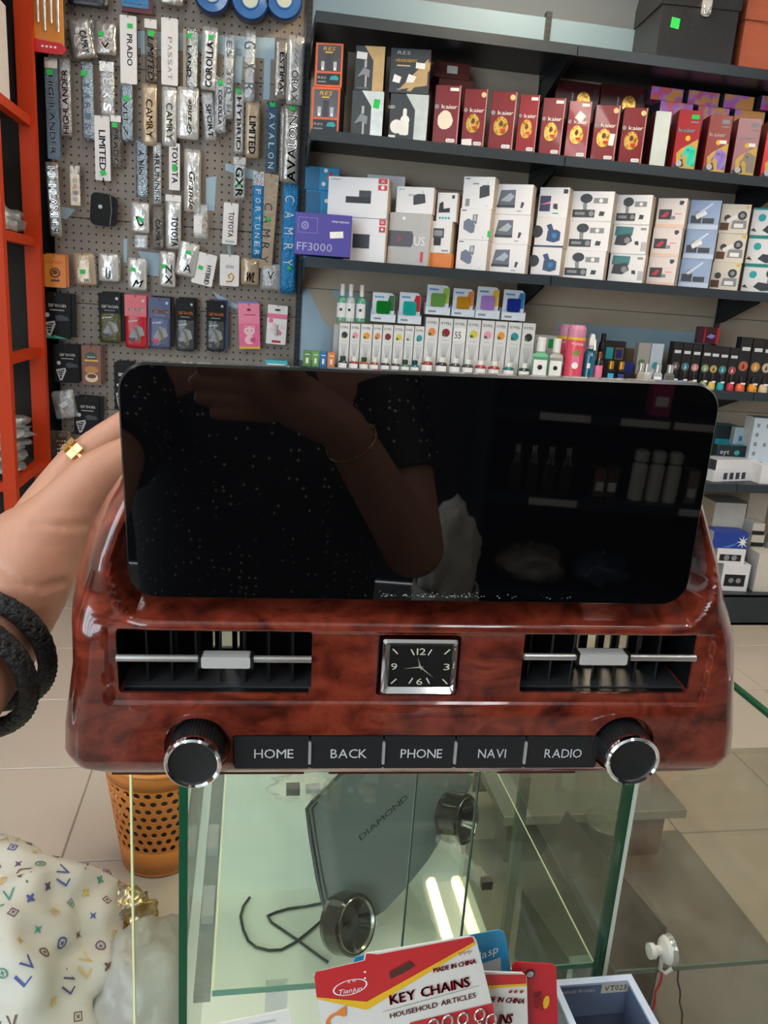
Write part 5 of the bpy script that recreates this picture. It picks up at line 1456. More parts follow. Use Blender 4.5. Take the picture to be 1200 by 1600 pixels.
def pinkcat(t, w, h, y):
    q = MB().rect(-w * .5, -h * .44, w * .5, 0, y, M('pink_head', '#ee86a4', .4))
    q.disc(0, -h * .14, w * .10, y - .0006, BROWNP, 8, h * .03); q.rect(-w * .25, -h * .26, w * .3, -h * .24, y - .0006, REDP)
    # a plain pink round-eared toy shape
    fur = M('pale_fur', '#f3c3c8', .6)
    q.disc(0, -h * .60, w * .26, y - .0006, fur, 14, h * .11); q.disc(0, -h * .80, w * .24, y - .0005, fur, 12, h * .10)
    q.flat([(-w * .26, -h * .56), (-w * .18, -h * .47), (-w * .08, -h * .51)], y - .0006, fur); q.flat([(w * .08, -h * .51), (w * .2, -h * .47), (w * .26, -h * .56)], y - .0006, fur)
    q.disc(-w * .1, -h * .59, w * .03, y - .001, BLACK, 6); q.disc(w * .1, -h * .59, w * .03, y - .001, BLACK, 6)
    q.disc(w * .16, -h * .80, w * .14, y - .001, M('rose_heart', '#d84a78', .4), 10, h * .06); q.rect(-w * .5, -h, w * .5, -h * .95, y - .0004, YELLOWP)
    q.build('printed_picture', t)
    MB().prism(rrect(-w * .52, -h * .30, w * .42, h * .04, .004, 2), .005, .010, M('lilac_card', '#7a86c8', .4)).build('rear_card', t)
pack('pink freshener card with a pale animal picture', 372, 474, 405, 545, M('pink_card', '#ea6a94', .4), extra=pinkcat, name=NF, cat=CF, tilt=-3)
def blossom(t, w, h, y):
    q = MB().rect(-w * .5, -h * .34, w * .5, -h * .22, y, PINKP)
    q.disc(0, -h * .12, w * .16, y, CHAR, 8, h * .03)
    for i in range(6): q.disc(w * .3 * math.cos(i), -h * (.55 + .16 * math.sin(i * 1.7)), w * .12, y - .0003 * i, PINKP if i % 2 else M('petal', '#f0c8d0', .5), 8)
    q.tube([(0, y - .004, -h * .5), (0, y - .004, -h * .78)], .006, M('glass_vial', '#b8bcb0', .15), 8)
    q.rect(-w * .2, -h * .96, w * .25, -h * .9, y, REDP); q.build('printed_picture', t)
pack('white and pink blossom freshener card beside the shelving', 419, 477, 450, 538, WHITE, extra=blossom, name=NF, cat=CF, tilt=2)
pack('black freshener pack with triangle picture under the teal footed one', 83, 539, 123, 598, m_fb, extra=fresh((None, None, None), 'areon', 'tri', m_fb), name=NF, cat=CF)
def coffee(t, w, h, y):
    q = MB().disc(0, -h * .28, w * .3, y, M('dk_green_badge', '#1d3c34', .4), 14, h * .12); q.text('areon', 0, -h * .28, h * .06, PAPER, y - .0006, w=w * .4)
    q.rect(-w * .34, -h * .40, w * .36, -h * .36, y - .0004, YELLOWP)
    q.disc(0, -h * .62, w * .36, y, M('coffee_swirl', '#b8742c', .4), 14, h * .10); q.disc(0, -h * .82, w * .34, y - .0004, M('cup_cream', '#e0c9a4', .4), 14, h * .12); q.disc(0, -h * .78, w * .24, y - .0008, BROWNP, 12, h * .06)
    q.build('printed_picture', t)
    MB().prism(rrect(-w * .4, -h * .97, w * .6, h * .02, .004, 2), .006, .016, BROWNP).build('rear_packs', t)
pack('brown coffee cup freshener card', 127, 540, 157, 601, M('coffee_card', '#7a4a34', .4), extra=coffee, name=NF, cat=CF)
def greybag(t, w, h, y):
    MB().box((0, -.004, -h * .5), (w * .5, .014, h * .4), M('grey_gadget', '#6a655e', .5), Matrix.Rotation(R(-35), 3, 'Y')).build('gadget', t)
    MB().box((-w * .02, -.0125, -h * .5), (w * .34, .002, h * .16), PAPER, Matrix.Rotation(R(-25), 3, 'Y')).build('paper_label', t)
pack('crumpled grey plastic bag with white label beside the rack', 79, 610, 114, 654, FILM, kind='pouch', extra=greybag, bulge=.016, tilt=-10)
pack('black freshener pack with triangle picture just above the fingers', 116, 620, 155, 680, m_fb, extra=fresh((None, None, None), 'areon', 'tri', m_fb), name=NF, cat=CF, tilt=2)
def keypad(t, w, h, y):
    MB().prism(rrect(-w * .25, -h * .88, w * .30, -h * .2, .004, 2), y - .003, y + .002, M('keypad_brown', '#3a2f28', .4)).build('keypad', t)
    for i in range(4):
        for j in range(4):
            MB().disc(-w * .16 + w * .125 * i, -h * (.36 + .14 * j), w * .045, y - .0036, [ORANGEP, REDP, LGREY, PAPER][(i + j) % 4], 8).build('key', t)
pack('clear pack with a small button keypad beside the ring hand', 79, 673, 110, 717, film('keypad_film', '#8a7c70', .35), extra=keypad)
pack('small pink tag low behind the hand', 85, 734, 98, 756, M('pink_tag', '#c86a6a', .5), Y=3.60)
MB_t = thing('gadget_box', 'teal box top peeping over the screen beside the shelving', 'box', at_y(430, 600, 3.5) + V((-.045, 0, 0)))
ph = len_y(at_y(430, 600, 3.5), UZ, 563)
MB().bb((0, 0, 0), (.095, .05, ph), M('aqua_box', '#3fb6c6', .4)).build('box_body', MB_t)
MB().rect(.01, ph * .7, .085, ph * .85, -.0008, PAPER).build('printed_band', MB_t)
pack('black freshener pack half hidden by the screen corner', 178, 566, 206, 640, m_fb, extra=fresh((None, None, None), 'areon', 'tri', m_fb), name=NF, cat=CF)
led = thing('pegboard_ledge', 'dark ledge along the foot of the pegboard behind the screen', 'ledge', (-.3, 3.45, at_y(430, 600, 3.5).z - .03))
MB().bb((0, 0, 0), (.488, .19, .03), m_sh).build('ledge_board', led)
MB().bb((0, -.004, -.01), (.488, 0, .035), m_lip).build('ledge_lip', led)
# ================================================================== the dashboard unit held up to the camera
DEV_LOC = V((.09, .3985, 1.2548))
DEV_ROT = Matrix.Rotation(R(-4.85), 3, 'Z') @ Matrix.Rotation(R(2.55), 3, 'X') @ Matrix.Rotation(R(-1.41), 3, 'Y')
DEV = thing('dashboard_unit', 'red burl wood dashboard panel with wide black touchscreen held up in front', 'car dashboard', DEV_LOC, DEV_ROT.to_euler())
MM = .001
CX = 4.0          # centre line in mm
HW = [(-183, 176), (-181, 192), (-176, 203), (-168, 205.5), (-150, 204), (-130, 200.5), (-110, 197), (-90, 193), (-75, 188.5), (-58, 182), (-41, 174.5), (-25, 167.5), (-10, 161), (2, 155), (10, 148)]
HWL = HW[:7] + [(-90, 196), (-75, 197), (-62, 196), (-45, 190.5), (-29, 184), (-15, 176.5), (-4, 169), (6, 160)]
def interp(tab, z):
    if z <= tab[0][0]: return tab[0][1]
    for (a, b), (c, d) in zip(tab[:-1], tab[1:]):
        if z <= c:
            return b + (d - b) * (z - a) / (c - a)
    return tab[-1][1]
def sstep(a, b, x):
    t = min(1, max(0, (x - a) / (b - a)))
    return t * t * (3 - 2 * t)
LIP = [(-83, 140), (-80, 155), (-76, 162), (-70, 167), (-62, 170), (-50, 171), (-41, 169.5), (-25, 163.5), (-10, 157), (2, 151), (12, 143)]
def face_y(x, z):
    """front surface depth in mm (plus = away from the viewer)"""
    ax = abs(x - CX)
    hw = interp(HW if x > CX else HWL, z)
    y = 4.0
    t = ax / hw
    # edge roll-off
    y += 11 * max(0, (t - .93) / .07) ** 2.2
    if z < -165:
        y += 9 * ((-165 - z) / 18) ** 2.4
    # raised lip just under the screen bay
    y -= 2.2 * math.exp(-((z + 81.5) / 3.2) ** 2) * (1 - sstep(150, 172, ax))
    # screen bay
    lw = interp(LIP, z)
    ins = min(lw - ax, z + 79.0)
    y += 24 * sstep(0, 11, ins)
    if z > -92:
        fl_ = max(0, ax - lw - 3) / max(4, hw - lw - 3)
        y += (16 if x < CX else 6) * min(1, fl_) ** 1.4 * sstep(-92, -60, z)
    # shallow inset band round the vents and the clock
    inb = min(176 - ax, z + 131, -83 - z)
    y += 1.6 * sstep(0, 2.0, inb)
    # soft crown between vents and buttons
    y -= 1.2 * math.exp(-((z + 138) / 7) ** 2) * (1 - sstep(150, 190, ax))
    return y
def burl():
    m = ramp_mat('burl_wood_lacquer', ['#2c0f0b', '#531d13', '#742b1c', '#883724', '#5a1e15'], 26, 7, 0.22, coat=1.0, distort=1.1, stretch=(1, 1, 1.7), lo=.25, hi=.72)
    nt = m.node_tree; b = nt.nodes['Principled BSDF']
    tc = nt.nodes.new('ShaderNodeTexCoord')
    n2 = nt.nodes.new('ShaderNodeTexNoise'); n2.inputs['Scale'].default_value = 75; n2.inputs['Detail'].default_value = 6; n2.inputs['Distortion'].default_value = .7
    nt.links.new(tc.outputs['Object'], n2.inputs['Vector'])
    n3 = nt.nodes.new('ShaderNodeTexVoronoi'); n3.inputs['Scale'].default_value = 38
    nt.links.new(tc.outputs['Object'], n3.inputs['Vector'])
    cr = nt.nodes.new('ShaderNodeValToRGB')
    cr.color_ramp.elements[0].position = .36; cr.color_ramp.elements[0].color = (.16, .12, .12, 1)
    cr.color_ramp.elements[1].position = .56; cr.color_ramp.elements[1].color = (1, 1, 1, 1)
    nt.links.new(n2.outputs['Fac'], cr.inputs[0])
    old = b.inputs['Base Color'].links[0].from_socket
    mx = nt.nodes.new('ShaderNodeMix'); mx.data_type = 'RGBA'; mx.blend_type = 'MULTIPLY'
    mx.inputs[0].default_value = .45
    nt.links.new(old, mx.inputs[6]); nt.links.new(cr.outputs[0], mx.inputs[7])
    nt.links.new(mx.outputs[2], b.inputs['Base Color'])
    b.inputs['Specular IOR Level'].default_value = .3
    return m
m_burl = burl()
def panel():
    nu = 170
    zs_ = [-183 + i * 1.0 for i in range(190)]
    zs_ = [z for z in zs_ if z <= 0]
    vs = []; fs = []
    nz = len(zs_)
    for z in zs_:
        for i in range(nu + 1):
            s = -1 + 2 * i / nu
            hw = interp(HW if s > 0 else HWL, z)
            u = math.copysign(1 - (1 - abs(s)) ** 1.25, s)
            x = CX + u * hw
            vs.append((x * MM, face_y(x, z) * MM, z * MM))
    n = len(vs)
    for z in zs_:
        for i in range(nu + 1):
            s = -1 + 2 * i / nu
            hw = interp(HW if s > 0 else HWL, z)
            u = math.copysign(1 - (1 - abs(s)) ** 1.25, s)
            vs.append(((CX + u * (hw - 1)) * MM, 46 * MM, z * MM))
    W_ = nu + 1
    for j in range(nz - 1):
        for i in range(nu):
            a = j * W_ + i
            fs.append((a, a + 1, a + 1 + W_, a + W_))
            fs.append((n + a, n + a + W_, n + a + 1 + W_, n + a + 1))
    for i in range(nu):
        fs.append((i, n + i, n + i + 1, i + 1))
        a = (nz - 1) * W_ + i
        fs.append((a, a + 1, n + a + 1, n + a))
    for j in range(nz - 1):
        a = j * W_
        fs.append((a, a + W_, n + a + W_, n + a))
        a = j * W_ + nu
        fs.append((a, n + a, n + a + W_, a + W_))
    b = MB().add(vs, fs, m_burl, True)
    o = b.build('burl_panel')
    # pockets
    cut = MB()
    def pocket(x0, z0, x1, z1, r, y1):
        p = rrect(x0 * MM, z0 * MM, x1 * MM, z1 * MM, r * MM, 3)
        c = MB().prism(p, -.03, y1 * MM, m_burl)
        return c.build('cutter')
    cs = [pocket(-165.5, -124.5, -56.5, -84.5, 2.5, 60), pocket(66, -123, 169.5, -83.5, 2.5, 60), pocket(-19, -125, 29, -86, 2, 13), pocket(-101.5, -174, 118.5, -151, 1.5, 11)]
    for kx, kz in ((-122, -158.5), (133, -157)):
        c = MB().lathe([(0, -.03), (19.5 * MM, -.03), (19.5 * MM, 9 * MM), (0, 9 * MM)], m_burl, 40, c=(kx * MM, 0, kz * MM), axis='y')
        cs.append(c.build('cutter'))
    for c in cs:
        bm = bmesh.new(); bm.from_mesh(c.data); bmesh.ops.remove_doubles(bm, verts=bm.verts, dist=1e-6); bmesh.ops.recalc_face_normals(bm, faces=bm.faces); bm.to_mesh(c.data); bm.free()
    bm = bmesh.new(); bm.from_mesh(o.data); bmesh.ops.recalc_face_normals(bm, faces=bm.faces); bm.to_mesh(o.data); bm.free()
    for c in cs:
        md = o.modifiers.new('cut', 'BOOLEAN'); md.operation = 'DIFFERENCE'; md.object = c; md.solver = 'EXACT'
    bpy.context.view_layer.update()
    bake(o)
    for c in cs:
        bpy.data.objects.remove(c)
    try:
        o.data.set_sharp_from_angle(angle=R(35))
    except Exception:
        pass
    o.name = 'burl_panel'
    o.parent = DEV
    return o
panel()
# --- the screen
m_glass_blk = M('screen_black_glass', '#050506', 0.02, 0, 0, 10, spec=.55)
m_bez = M('screen_bezel', '#0c0d0c', .22, .1, 0, 10, coat=.6)
m_rim = M('screen_rim', '#121412', .35, .3)
sc = MB()
o1 = rrect(-.156, -.0634, .156, .0634, .015, 8)
o2 = rrect(-.1548, -.0622, .1548, .0622, .014, 8)
o3 = rrect(-.152, -.0594, .152, .0594, .012, 8)
def ring(b, pa, ya, pb, yb, mat, smooth=True):
    n = len(pa)
    b.add([(p[0], ya, p[1]) for p in pa] + [(p[0], yb, p[1]) for p in pb], [(i, (i + 1) % n, (i + 1) % n + n, i + n) for i in range(n)], mat, smooth)
ring(sc, o3, .014, o1, .009, m_bez); ring(sc, o1, .009, o1, .0022, m_bez); ring(sc, o1, .0022, o2, .0004, m_rim)
sc.flat(o3[::-1], .014, m_bez)
sc.build('screen_housing', DEV)
g = MB().flat(o2, 0.0004, m_glass_blk)
g.build('screen_glass', DEV)
sb = MB().prism(rrect(-.11, -.058, .11, .030, .01, 4), .014, .030, M('mount_black', '#111112', .5)).build('screen_mount', DEV)
dustm = M('dust_specks', '#9aa39c', .8)
db = MB()
for i in range(120):
    x = rnd.uniform(-.02, .035) if rnd.random() < .75 else rnd.uniform(-.03, .09)
    z = -.0600 + abs(rnd.gauss(0, .0012)); r_ = rnd.uniform(.00015, .0006)
    db.flat([(x - r_, z), (x, z - r_ * .6), (x + r_, z), (x, z + r_ * .7)], -.00002, dustm)
dd = db.build('dust', DEV); dd['kind'] = 'stuff'
# --- vents
m_duct = M('duct_black', '#0b0b0c', .45); m_vane = M('vane_black', '#131416', .4)
m_rod = ramp_mat('satin_rod', ['#a8a29a', '#c9c6c2'], 20, 2, .3, metal=.75)
m_tab = M('satin_tab', '#d6d2cc', .32, .35)
for (x0, x1, z0, z1, tabx, zb, th_, gaps) in ((-165.5, -56.5, -124.5, -84.5, (-118.3, -91), -101.3, (-4.6, 2.4), [(-118, -116.5), (-112.5, -106), (-103, -101.5)]), (66, 169.5, -123, -83.5, (98.4, 127), -98.3, (-3.6, 3.2), [(110, 113), (118, 124.5), (129, 134), (139, 145), (152, 154)])):
    v = tag(bpy.data.objects.new('air_vent', None)); COL.objects.link(v); v.parent = DEV
    b = MB()
    e = .8
    b.bb(((x0 - e) * MM, .0075, (z0 - e) * MM), (x0 * MM + .0002, .05, (z1 + e) * MM), m_duct)
    b.bb((x1 * MM - .0002, .0075, (z0 - e) * MM), ((x1 + e) * MM, .05, (z1 + e) * MM), m_duct)
    b.bb((x0 * MM, .0075, (z0 - e) * MM), (x1 * MM, .05, z0 * MM + .0002), m_duct)
    b.bb((x0 * MM, .0075, z1 * MM - .0002), (x1 * MM, .05, (z1 + e) * MM), m_duct)
    b.build('duct', v)
    # back plate in strips, leaving the open slots
    cur = x0; bp = MB()
    for g0, g1 in gaps:
        bp.bb((cur * MM, .044, z0 * MM), (g0 * MM, .047, z1 * MM), m_duct)
        bp.bb((g0 * MM, .044, z0 * MM), (g1 * MM, .047, (z0 + 9) * MM), m_duct)
        cur = g1
    bp.bb((cur * MM, .044, z0 * MM), (x1 * MM, .047, z1 * MM), m_duct)
    bp.build('back_plate', v)
    k = 7
    for i in range(k):
        xv = x0 + (x1 - x0) * (i + .9) / (k + .8)
        MB().box((xv * MM, .028, (z0 + z1) / 2 * MM), (.0012, .022, (z1 - z0 - 1) * MM), m_vane, Matrix.Rotation(R(7 if x0 < 0 else -23), 3, 'Z')).build('vane', v)
    MB().bb((x0 * MM, .012, z0 * MM), (x1 * MM, .040, (z0 + 1.0) * MM), M('vent_sill', '#3c3c3e', .35)).build('sill', v)
    MB().tube([((x0 + .2) * MM, .004, zb * MM), ((x1 - .2) * MM, .004, zb * MM)], .0021, m_rod, 14).build('vent_bar', v)
    sl = MB().prism(rrect(tabx[0] * MM, (zb + th_[0]) * MM, tabx[1] * MM, (zb + th_[1]) * MM, .0012, 3), .001, .009, m_tab)
    so = sl.build('slider', v)
    for xx in (tabx[0] - .8, tabx[1] + .8):
        MB().bb(((xx - .9) * MM, .0012, (zb + th_[0] - .3) * MM), ((xx + .9) * MM, .009, (zb + th_[1] + .3) * MM), m_duct).build('slider_end', so)
# --- clock
ck = bpy.data.objects.new('clock', None); COL.objects.link(ck); ck.parent = DEV
ck['label'] = 'small rectangular chrome framed clock'
fr_ = MB()
a1 = rrect(-.0165, -.1228, .0268, -.0876, .0015, 2); a2 = rrect(-.0150, -.1214, .0253, -.0890, .0012, 2); a3 = rrect(-.0122, -.1186, .0240, -.0918, .0005, 2)
ring(fr_, a1, .013, a1, .003, CHROME, False); ring(fr_, a1, .003, a2, .0012, CHROME, False); ring(fr_, a2, .0012, a3, .0040, CHROME, False)
fr_.build('chrome_frame', ck)
MB().flat(rrect(-.0175, -.1238, .0278, -.0866, .001, 2), .0128, m_duct).build('recess', ck)
dl = MB().flat(a3, .0042, M('dial_black', '#141412', .3))
lume = M('clock_marks', '#d8d2b8', .4)
cxk, czk = .0059, -.1052
for tx, x, z in (('12', cxk, -.0955), ('3', .0212, -.1052), ('6', cxk, -.1148), ('9', -.0093, -.1052)):
    dl.text(tx, x, z, .0042, lume, .0036, w=.0052 if tx == '12' else .0036)
for dx, dz, L in ((-.0050, .0092, .0042), (.0050, .0092, .0042), (-.0050, -.0092, .0042), (.0050, -.0092, .0042), (-.0150, .0096, .0044), (.0150, .0096, .0044), (-.0150, -.0096, .0044), (.0150, -.0096, .0044)):
    a = math.atan2(dz, dx if abs(dx) < .01 else dx * .62)
    ca, sa = math.cos(a), math.sin(a)
    x, z = cxk + dx, czk + dz
    hw2 = .00038
    dl.flat([(x - ca * L / 2 + sa * hw2, z - sa * L / 2 - ca * hw2), (x + ca * L / 2 + sa * hw2, z + sa * L / 2 - ca * hw2), (x + ca * L / 2 - sa * hw2, z + sa * L / 2 + ca * hw2), (x - ca * L / 2 - sa * hw2, z - sa * L / 2 + ca * hw2)], .0037, lume)
dl.build('dial', ck)
hand_m = M('clock_hand', '#cfc7ae', .3, .4)
for ang, L in ((107, .0066), (186, .0098), (-40, .0106)):
    ca, sa = math.cos(R(ang)), math.sin(R(ang))
    t0 = .00042
    b = MB().flat([(cxk + sa * t0, czk - ca * t0), (cxk + ca * L, czk + sa * L), (cxk - sa * t0, czk + ca * t0), (cxk - ca * .0022, czk - sa * .0022)], .0030, hand_m)
    b.build('hand', ck)
MB().disc(cxk, czk, .0008, .0028, hand_m, 10).build('hand_pin', ck)
# --- buttons
m_key = M('key_black', '#1d1e20', .42, 0, .1, 200)
m_keytx = M('key_letters', '#cfcfcd', .5)
m_div = M('key_divider', '#c2c2c0', .35, .5)
ed = [-101.2, -56.6, -12.8, 30.4, 73.1, 118.2]
for i, nm in enumerate(['HOME', 'BACK', 'PHONE', 'NAVI', 'RADIO']):
    b = MB().prism(rrect((ed[i] + .35) * MM, -.1735, (ed[i + 1] - .35) * MM, -.1515, .0010, 2), .0035, .011, m_key)
    ko = b.build('button', DEV)
    ww = {'HOME': 23, 'BACK': 21.5, 'PHONE': 25, 'NAVI': 17, 'RADIO': 23}[nm]
    MB().text(nm, (ed[i] + ed[i + 1]) / 2 * MM + .0012, -.1631, .0062, m_keytx, .0033, w=ww * MM).build('lettering', ko)
for x in ed[1:-1]:
    MB().prism(rrect((x - .85) * MM, -.1702, (x + .85) * MM, -.1548, .0008, 3), .0024, .0045, m_div).build('divider', DEV)
# --- knobs
m_knob = M('knob_black', '#17181a', .4); m_cap = M('knob_cap', '#191a1a', .55, 0, .15, 300)
for kx, kz, lab in ((-122, -158.0, 'left knob'), (133, -156.8, 'right knob')):
    k = bpy.data.objects.new('knob', None); COL.objects.link(k); k.parent = DEV; k.location = (kx * MM, 0, kz * MM)
    n = 96; r = .0160
    prof_v = []
    for h, rr in ((.0088, r * .99), (-.010, r * .985)):
        for j in range(n):
            q = 2 * math.pi * j / n
            e = rr * (1 if j % 2 else .975)
            prof_v.append((e * math.cos(q), h, e * math.sin(q)))
    MB().add(prof_v, [(j, j + n, (j + 1) % n + n, (j + 1) % n) for j in range(n)], m_knob).build('grip', k)
    MB().lathe([(r * 1.0, -.0098), (r * 1.02, -.0118), (r * 1.0, -.0140), (r * .93, -.0150), (r * .86, -.0142), (r * .84, -.0126)], CHROME, 48, axis='y').build('chrome_ring', k)
    MB().lathe([(r * .85, -.0128), (r * .5, -.0122), (0, -.0118)], m_cap, 48, axis='y').build('cap', k)
    MB().lathe([(r * 1.19, .0052), (r * 1.22, .0040), (r * 1.19, .0030)], M('collar_gloss', '#4a1c12', .1, .4, coat=1), 48, axis='y').build('collar', k)
# lower edge clips seen under the panel
for x0, x1 in ((-175, -60), (-45, 45), (60, 110)):
    MB().bb((x0 * MM, .014, -.1850), (x1 * MM, .030, -.181), M('clip_brown', '#4a1a10', .3)).build('lower_clip', DEV)
# ================================================================== the photographer (hand in view, the rest only mirrored in the screen)
def capsules(segs, voxel, name, smooth=8):
    b = MB()
    mt = M('skin', '#b58065', .45, 0, .07, 14, sss=.15, bump=.05, bscale=300)
    for p0, r0, p1, r1 in segs:
        p0, p1 = V(p0), V(p1)
        ax = p1 - p0; L = ax.length
        if L < 1e-6: ax = V((0, 0, 1)); L = 1e-6
        q = V((0, 0, 1)).rotation_difference(ax.normalized()).to_matrix()
        prof = []
        k = 6
        for i in range(k + 1):
            a = -math.pi / 2 + math.pi / 2 * i / k
            prof.append((max(1e-5, r0 * math.cos(a)), r0 * math.sin(a)))
        for i in range(k + 1):
            a = math.pi / 2 * i / k
            prof.append((max(1e-5, r1 * math.cos(a)), L + r1 * math.sin(a)))
        n = 20
        vs = [q @ V((r * math.cos(2 * math.pi * j / n), r * math.sin(2 * math.pi * j / n), h)) + p0 for r, h in prof for j in range(n)]
        fs = [(i * n + j, i * n + (j + 1) % n, (i + 1) * n + (j + 1) % n, (i + 1) * n + j) for i in range(len(prof) - 1) for j in range(n)]
        fs.append(tuple(range(n - 1, -1, -1))); fs.append(tuple((len(prof) - 1) * n + j for j in range(n)))
        b.add(vs, fs, mt, True)
    o = b.build(name)
    md = o.modifiers.new('r', 'REMESH'); md.mode = 'VOXEL'; md.voxel_size = voxel; md.use_smooth_shade = True
    s = o.modifiers.new('s', 'SMOOTH'); s.factor = .5; s.iterations = smooth
    bpy.context.view_layer.update()
    bake(o)
    for p in o.data.polygons: p.use_smooth = True
    return o
HD = .03
def pd(x, y, D): return at_d(x, y, D + HD)
k_ = 1 / F_PX
def chain(pts):
    """pts: (px, py, depth, radius px)"""
    out = []
    q = [(pd(x, y, D), r * (D + HD) * k_) for x, y, D, r in pts]
    for a, b in zip(q[:-1], q[1:]):
        out.append((a[0], a[1], b[0], b[1]))
    return out
segs = []
# left wrist, palm, thumb, index and the fingers behind the screen
wrist = (-25, 1005, .445, 82)
segs += chain([wrist, (30, 905, .452, 80), (52, 862, .455, 76)])
segs += chain([(52, 868, .452, 74), (78, 828, .452, 58), (112, 782, .455, 44), (150, 742, .458, 38), (190, 716, .462, 32), (224, 698, .466, 26)])   # thumb
segs += chain([(20, 905, .46, 70), (40, 868, .47, 56)])
segs += chain([(36, 868, .475, 56), (78, 790, .485, 42), (118, 728, .492, 33), (158, 692, .496, 28), (205, 660, .50, 25), (250, 640, .502, 21)])   # index
segs += chain([(30, 880, .485, 50), (85, 800, .505, 36), (150, 740, .515, 29), (230, 705, .52, 25), (290, 690, .52, 20)])                          # middle
segs += chain([(25, 885, .49, 46), (85, 812, .515, 33), (150, 765, .525, 27), (230, 738, .528, 23), (280, 730, .528, 19)])                        # ring finger
segs += chain([(20, 900, .49, 42), (80, 835, .515, 29), (140, 792, .525, 23), (200, 772, .527, 19), (245, 762, .527, 16)])                        # little finger
e0 = pd(-25, 1005, .445)
L_EL = V((-.24, .06, 1.05)); L_SH = V((-.285, -.27, 1.165))
segs += [(e0, .0315, e0.lerp(L_EL, .3), .0365), (e0.lerp(L_EL, .3), .0365, L_EL, .042), (L_EL, .041, L_SH, .052)]
# torso, neck, head
R_SH = V((.065, -.30, 1.165))
segs += [(V((-.11, -.33, .60)), .15, V((-.11, -.33, .80)), .135), (V((-.11, -.33, .80)), .135, V((-.11, -.31, 1.06)), .135), (V((-.22, -.30, 1.13)), .075, V((.0, -.30, 1.13)), .075),
         (L_SH, .058, R_SH, .058), (V((-.11, -.31, 1.15)), .055, V((-.11, -.31, 1.27)), .048), (V((-.11, -.30, 1.37)), .078, V((-.11, -.29, 1.42)), .082), (V((-.11, -.25, 1.33)), .05, V((-.11, -.235, 1.38)), .05),
         (V((-.11, -.185, 1.375)), .010, V((-.11, -.20, 1.40)), .008)]
# legs
for sx in (-1, 1):
    segs += [(V((-.11 + sx * .075, -.33, .62)), .085, V((-.11 + sx * .08, -.32, .40)), .058), (V((-.11 + sx * .08, -.32, .40)), .058, V((-.11 + sx * .08, -.35, .08)), .036),
             (V((-.11 + sx * .08, -.35, .045)), .036, V((-.11 + sx * .085, -.22, .03)), .026)]
# right arm raised to the phone
R_EL = V((.118, -.185, .985)); R_WR = V((.02, -.09, 1.165))
segs += [(R_SH, .052, R_EL, .042), (R_EL, .041, R_WR, .028), (R_WR, .028, V((-.03, -.075, 1.195)), .032), (V((-.03, -.08, 1.195)), .030, V((-.06, -.07, 1.21)), .026)]
for i, (dx, dz, L) in enumerate(((-.135, 1.232, .0095), (-.142, 1.214, .010), (-.136, 1.196, .0095), (-.12, 1.18, .0085))):
    a = V((-.062, -.075, 1.222 - .014 * i)); m_ = V((-.098, -.060, (dz + a.z) / 2)); z_ = V((dx, -.052, dz))
    segs += [(a, .0115, m_, L), (m_, L, z_, L * .85)]
segs += [(V((-.02, -.07, 1.20)), .016, V((-.045, -.045, 1.245)), .012), (V((-.045, -.045, 1.245)), .012, V((-.055, -.035, 1.27)), .010)]
PER = thing('person', 'person in a black dotted dress, left hand holding the dashboard unit from behind', 'person', (0, 0, 0))
body = capsules(segs, .0031, 'body', 9)
body.parent = PER
# skin creases at the thumb base and the wrist
def to_px(p):
    v = p - CPOS; z = v.dot(fwd)
    return 600 + F_PX * v.dot(rgt) / z, 800 - F_PX * v.dot(up) / z
CREASE = [([(52, 817), (88, 822), (135, 818)], 1.3), ([(45, 832), (80, 837), (120, 833)], .5), ([(40, 845), (75, 851), (110, 848)], .45), ([(-8, 884), (28, 910), (62, 918), (100, 908)], 1.3),
          ([(-10, 905), (20, 928), (60, 940)], .6), ([(100, 738), (125, 752), (140, 770)], .5), ([(92, 748), (115, 762), (130, 780)], .4)]
nrm_l = [0.0] * (3 * len(body.data.vertices)); body.data.vertices.foreach_get('normal', nrm_l)
moves = []
for v in body.data.vertices:
    if v.co.y < .3 or v.co.x > .05: continue
    x_, y_ = to_px(v.co)
    if not (-40 < x_ < 220 and 640 < y_ < 1010): continue
    vn = V(nrm_l[3 * v.index:3 * v.index + 3])
    if vn.dot(CPOS - v.co) <= 0: continue
    dsp = 0
    for pl_, am in CREASE:
        best = 1e9
        for (ax_, ay_), (bx_, by_) in zip(pl_[:-1], pl_[1:]):
            L2 = (bx_ - ax_) ** 2 + (by_ - ay_) ** 2
            t_ = max(0, min(1, ((x_ - ax_) * (bx_ - ax_) + (y_ - ay_) * (by_ - ay_)) / L2))
            best = min(best, math.hypot(x_ - ax_ - t_ * (bx_ - ax_), y_ - ay_ - t_ * (by_ - ay_)))
        dsp += am * (math.exp(-(best / 4.2) ** 2) - .45 * math.exp(-((best - 11) / 7) ** 2))
    dsp += .35 * noise.noise(v.co * 70)
    moves.append((v.index, v.co - vn * dsp * .001))
for i_, p_ in moves:
    body.data.vertices[i_].co = p_
body.data.update()
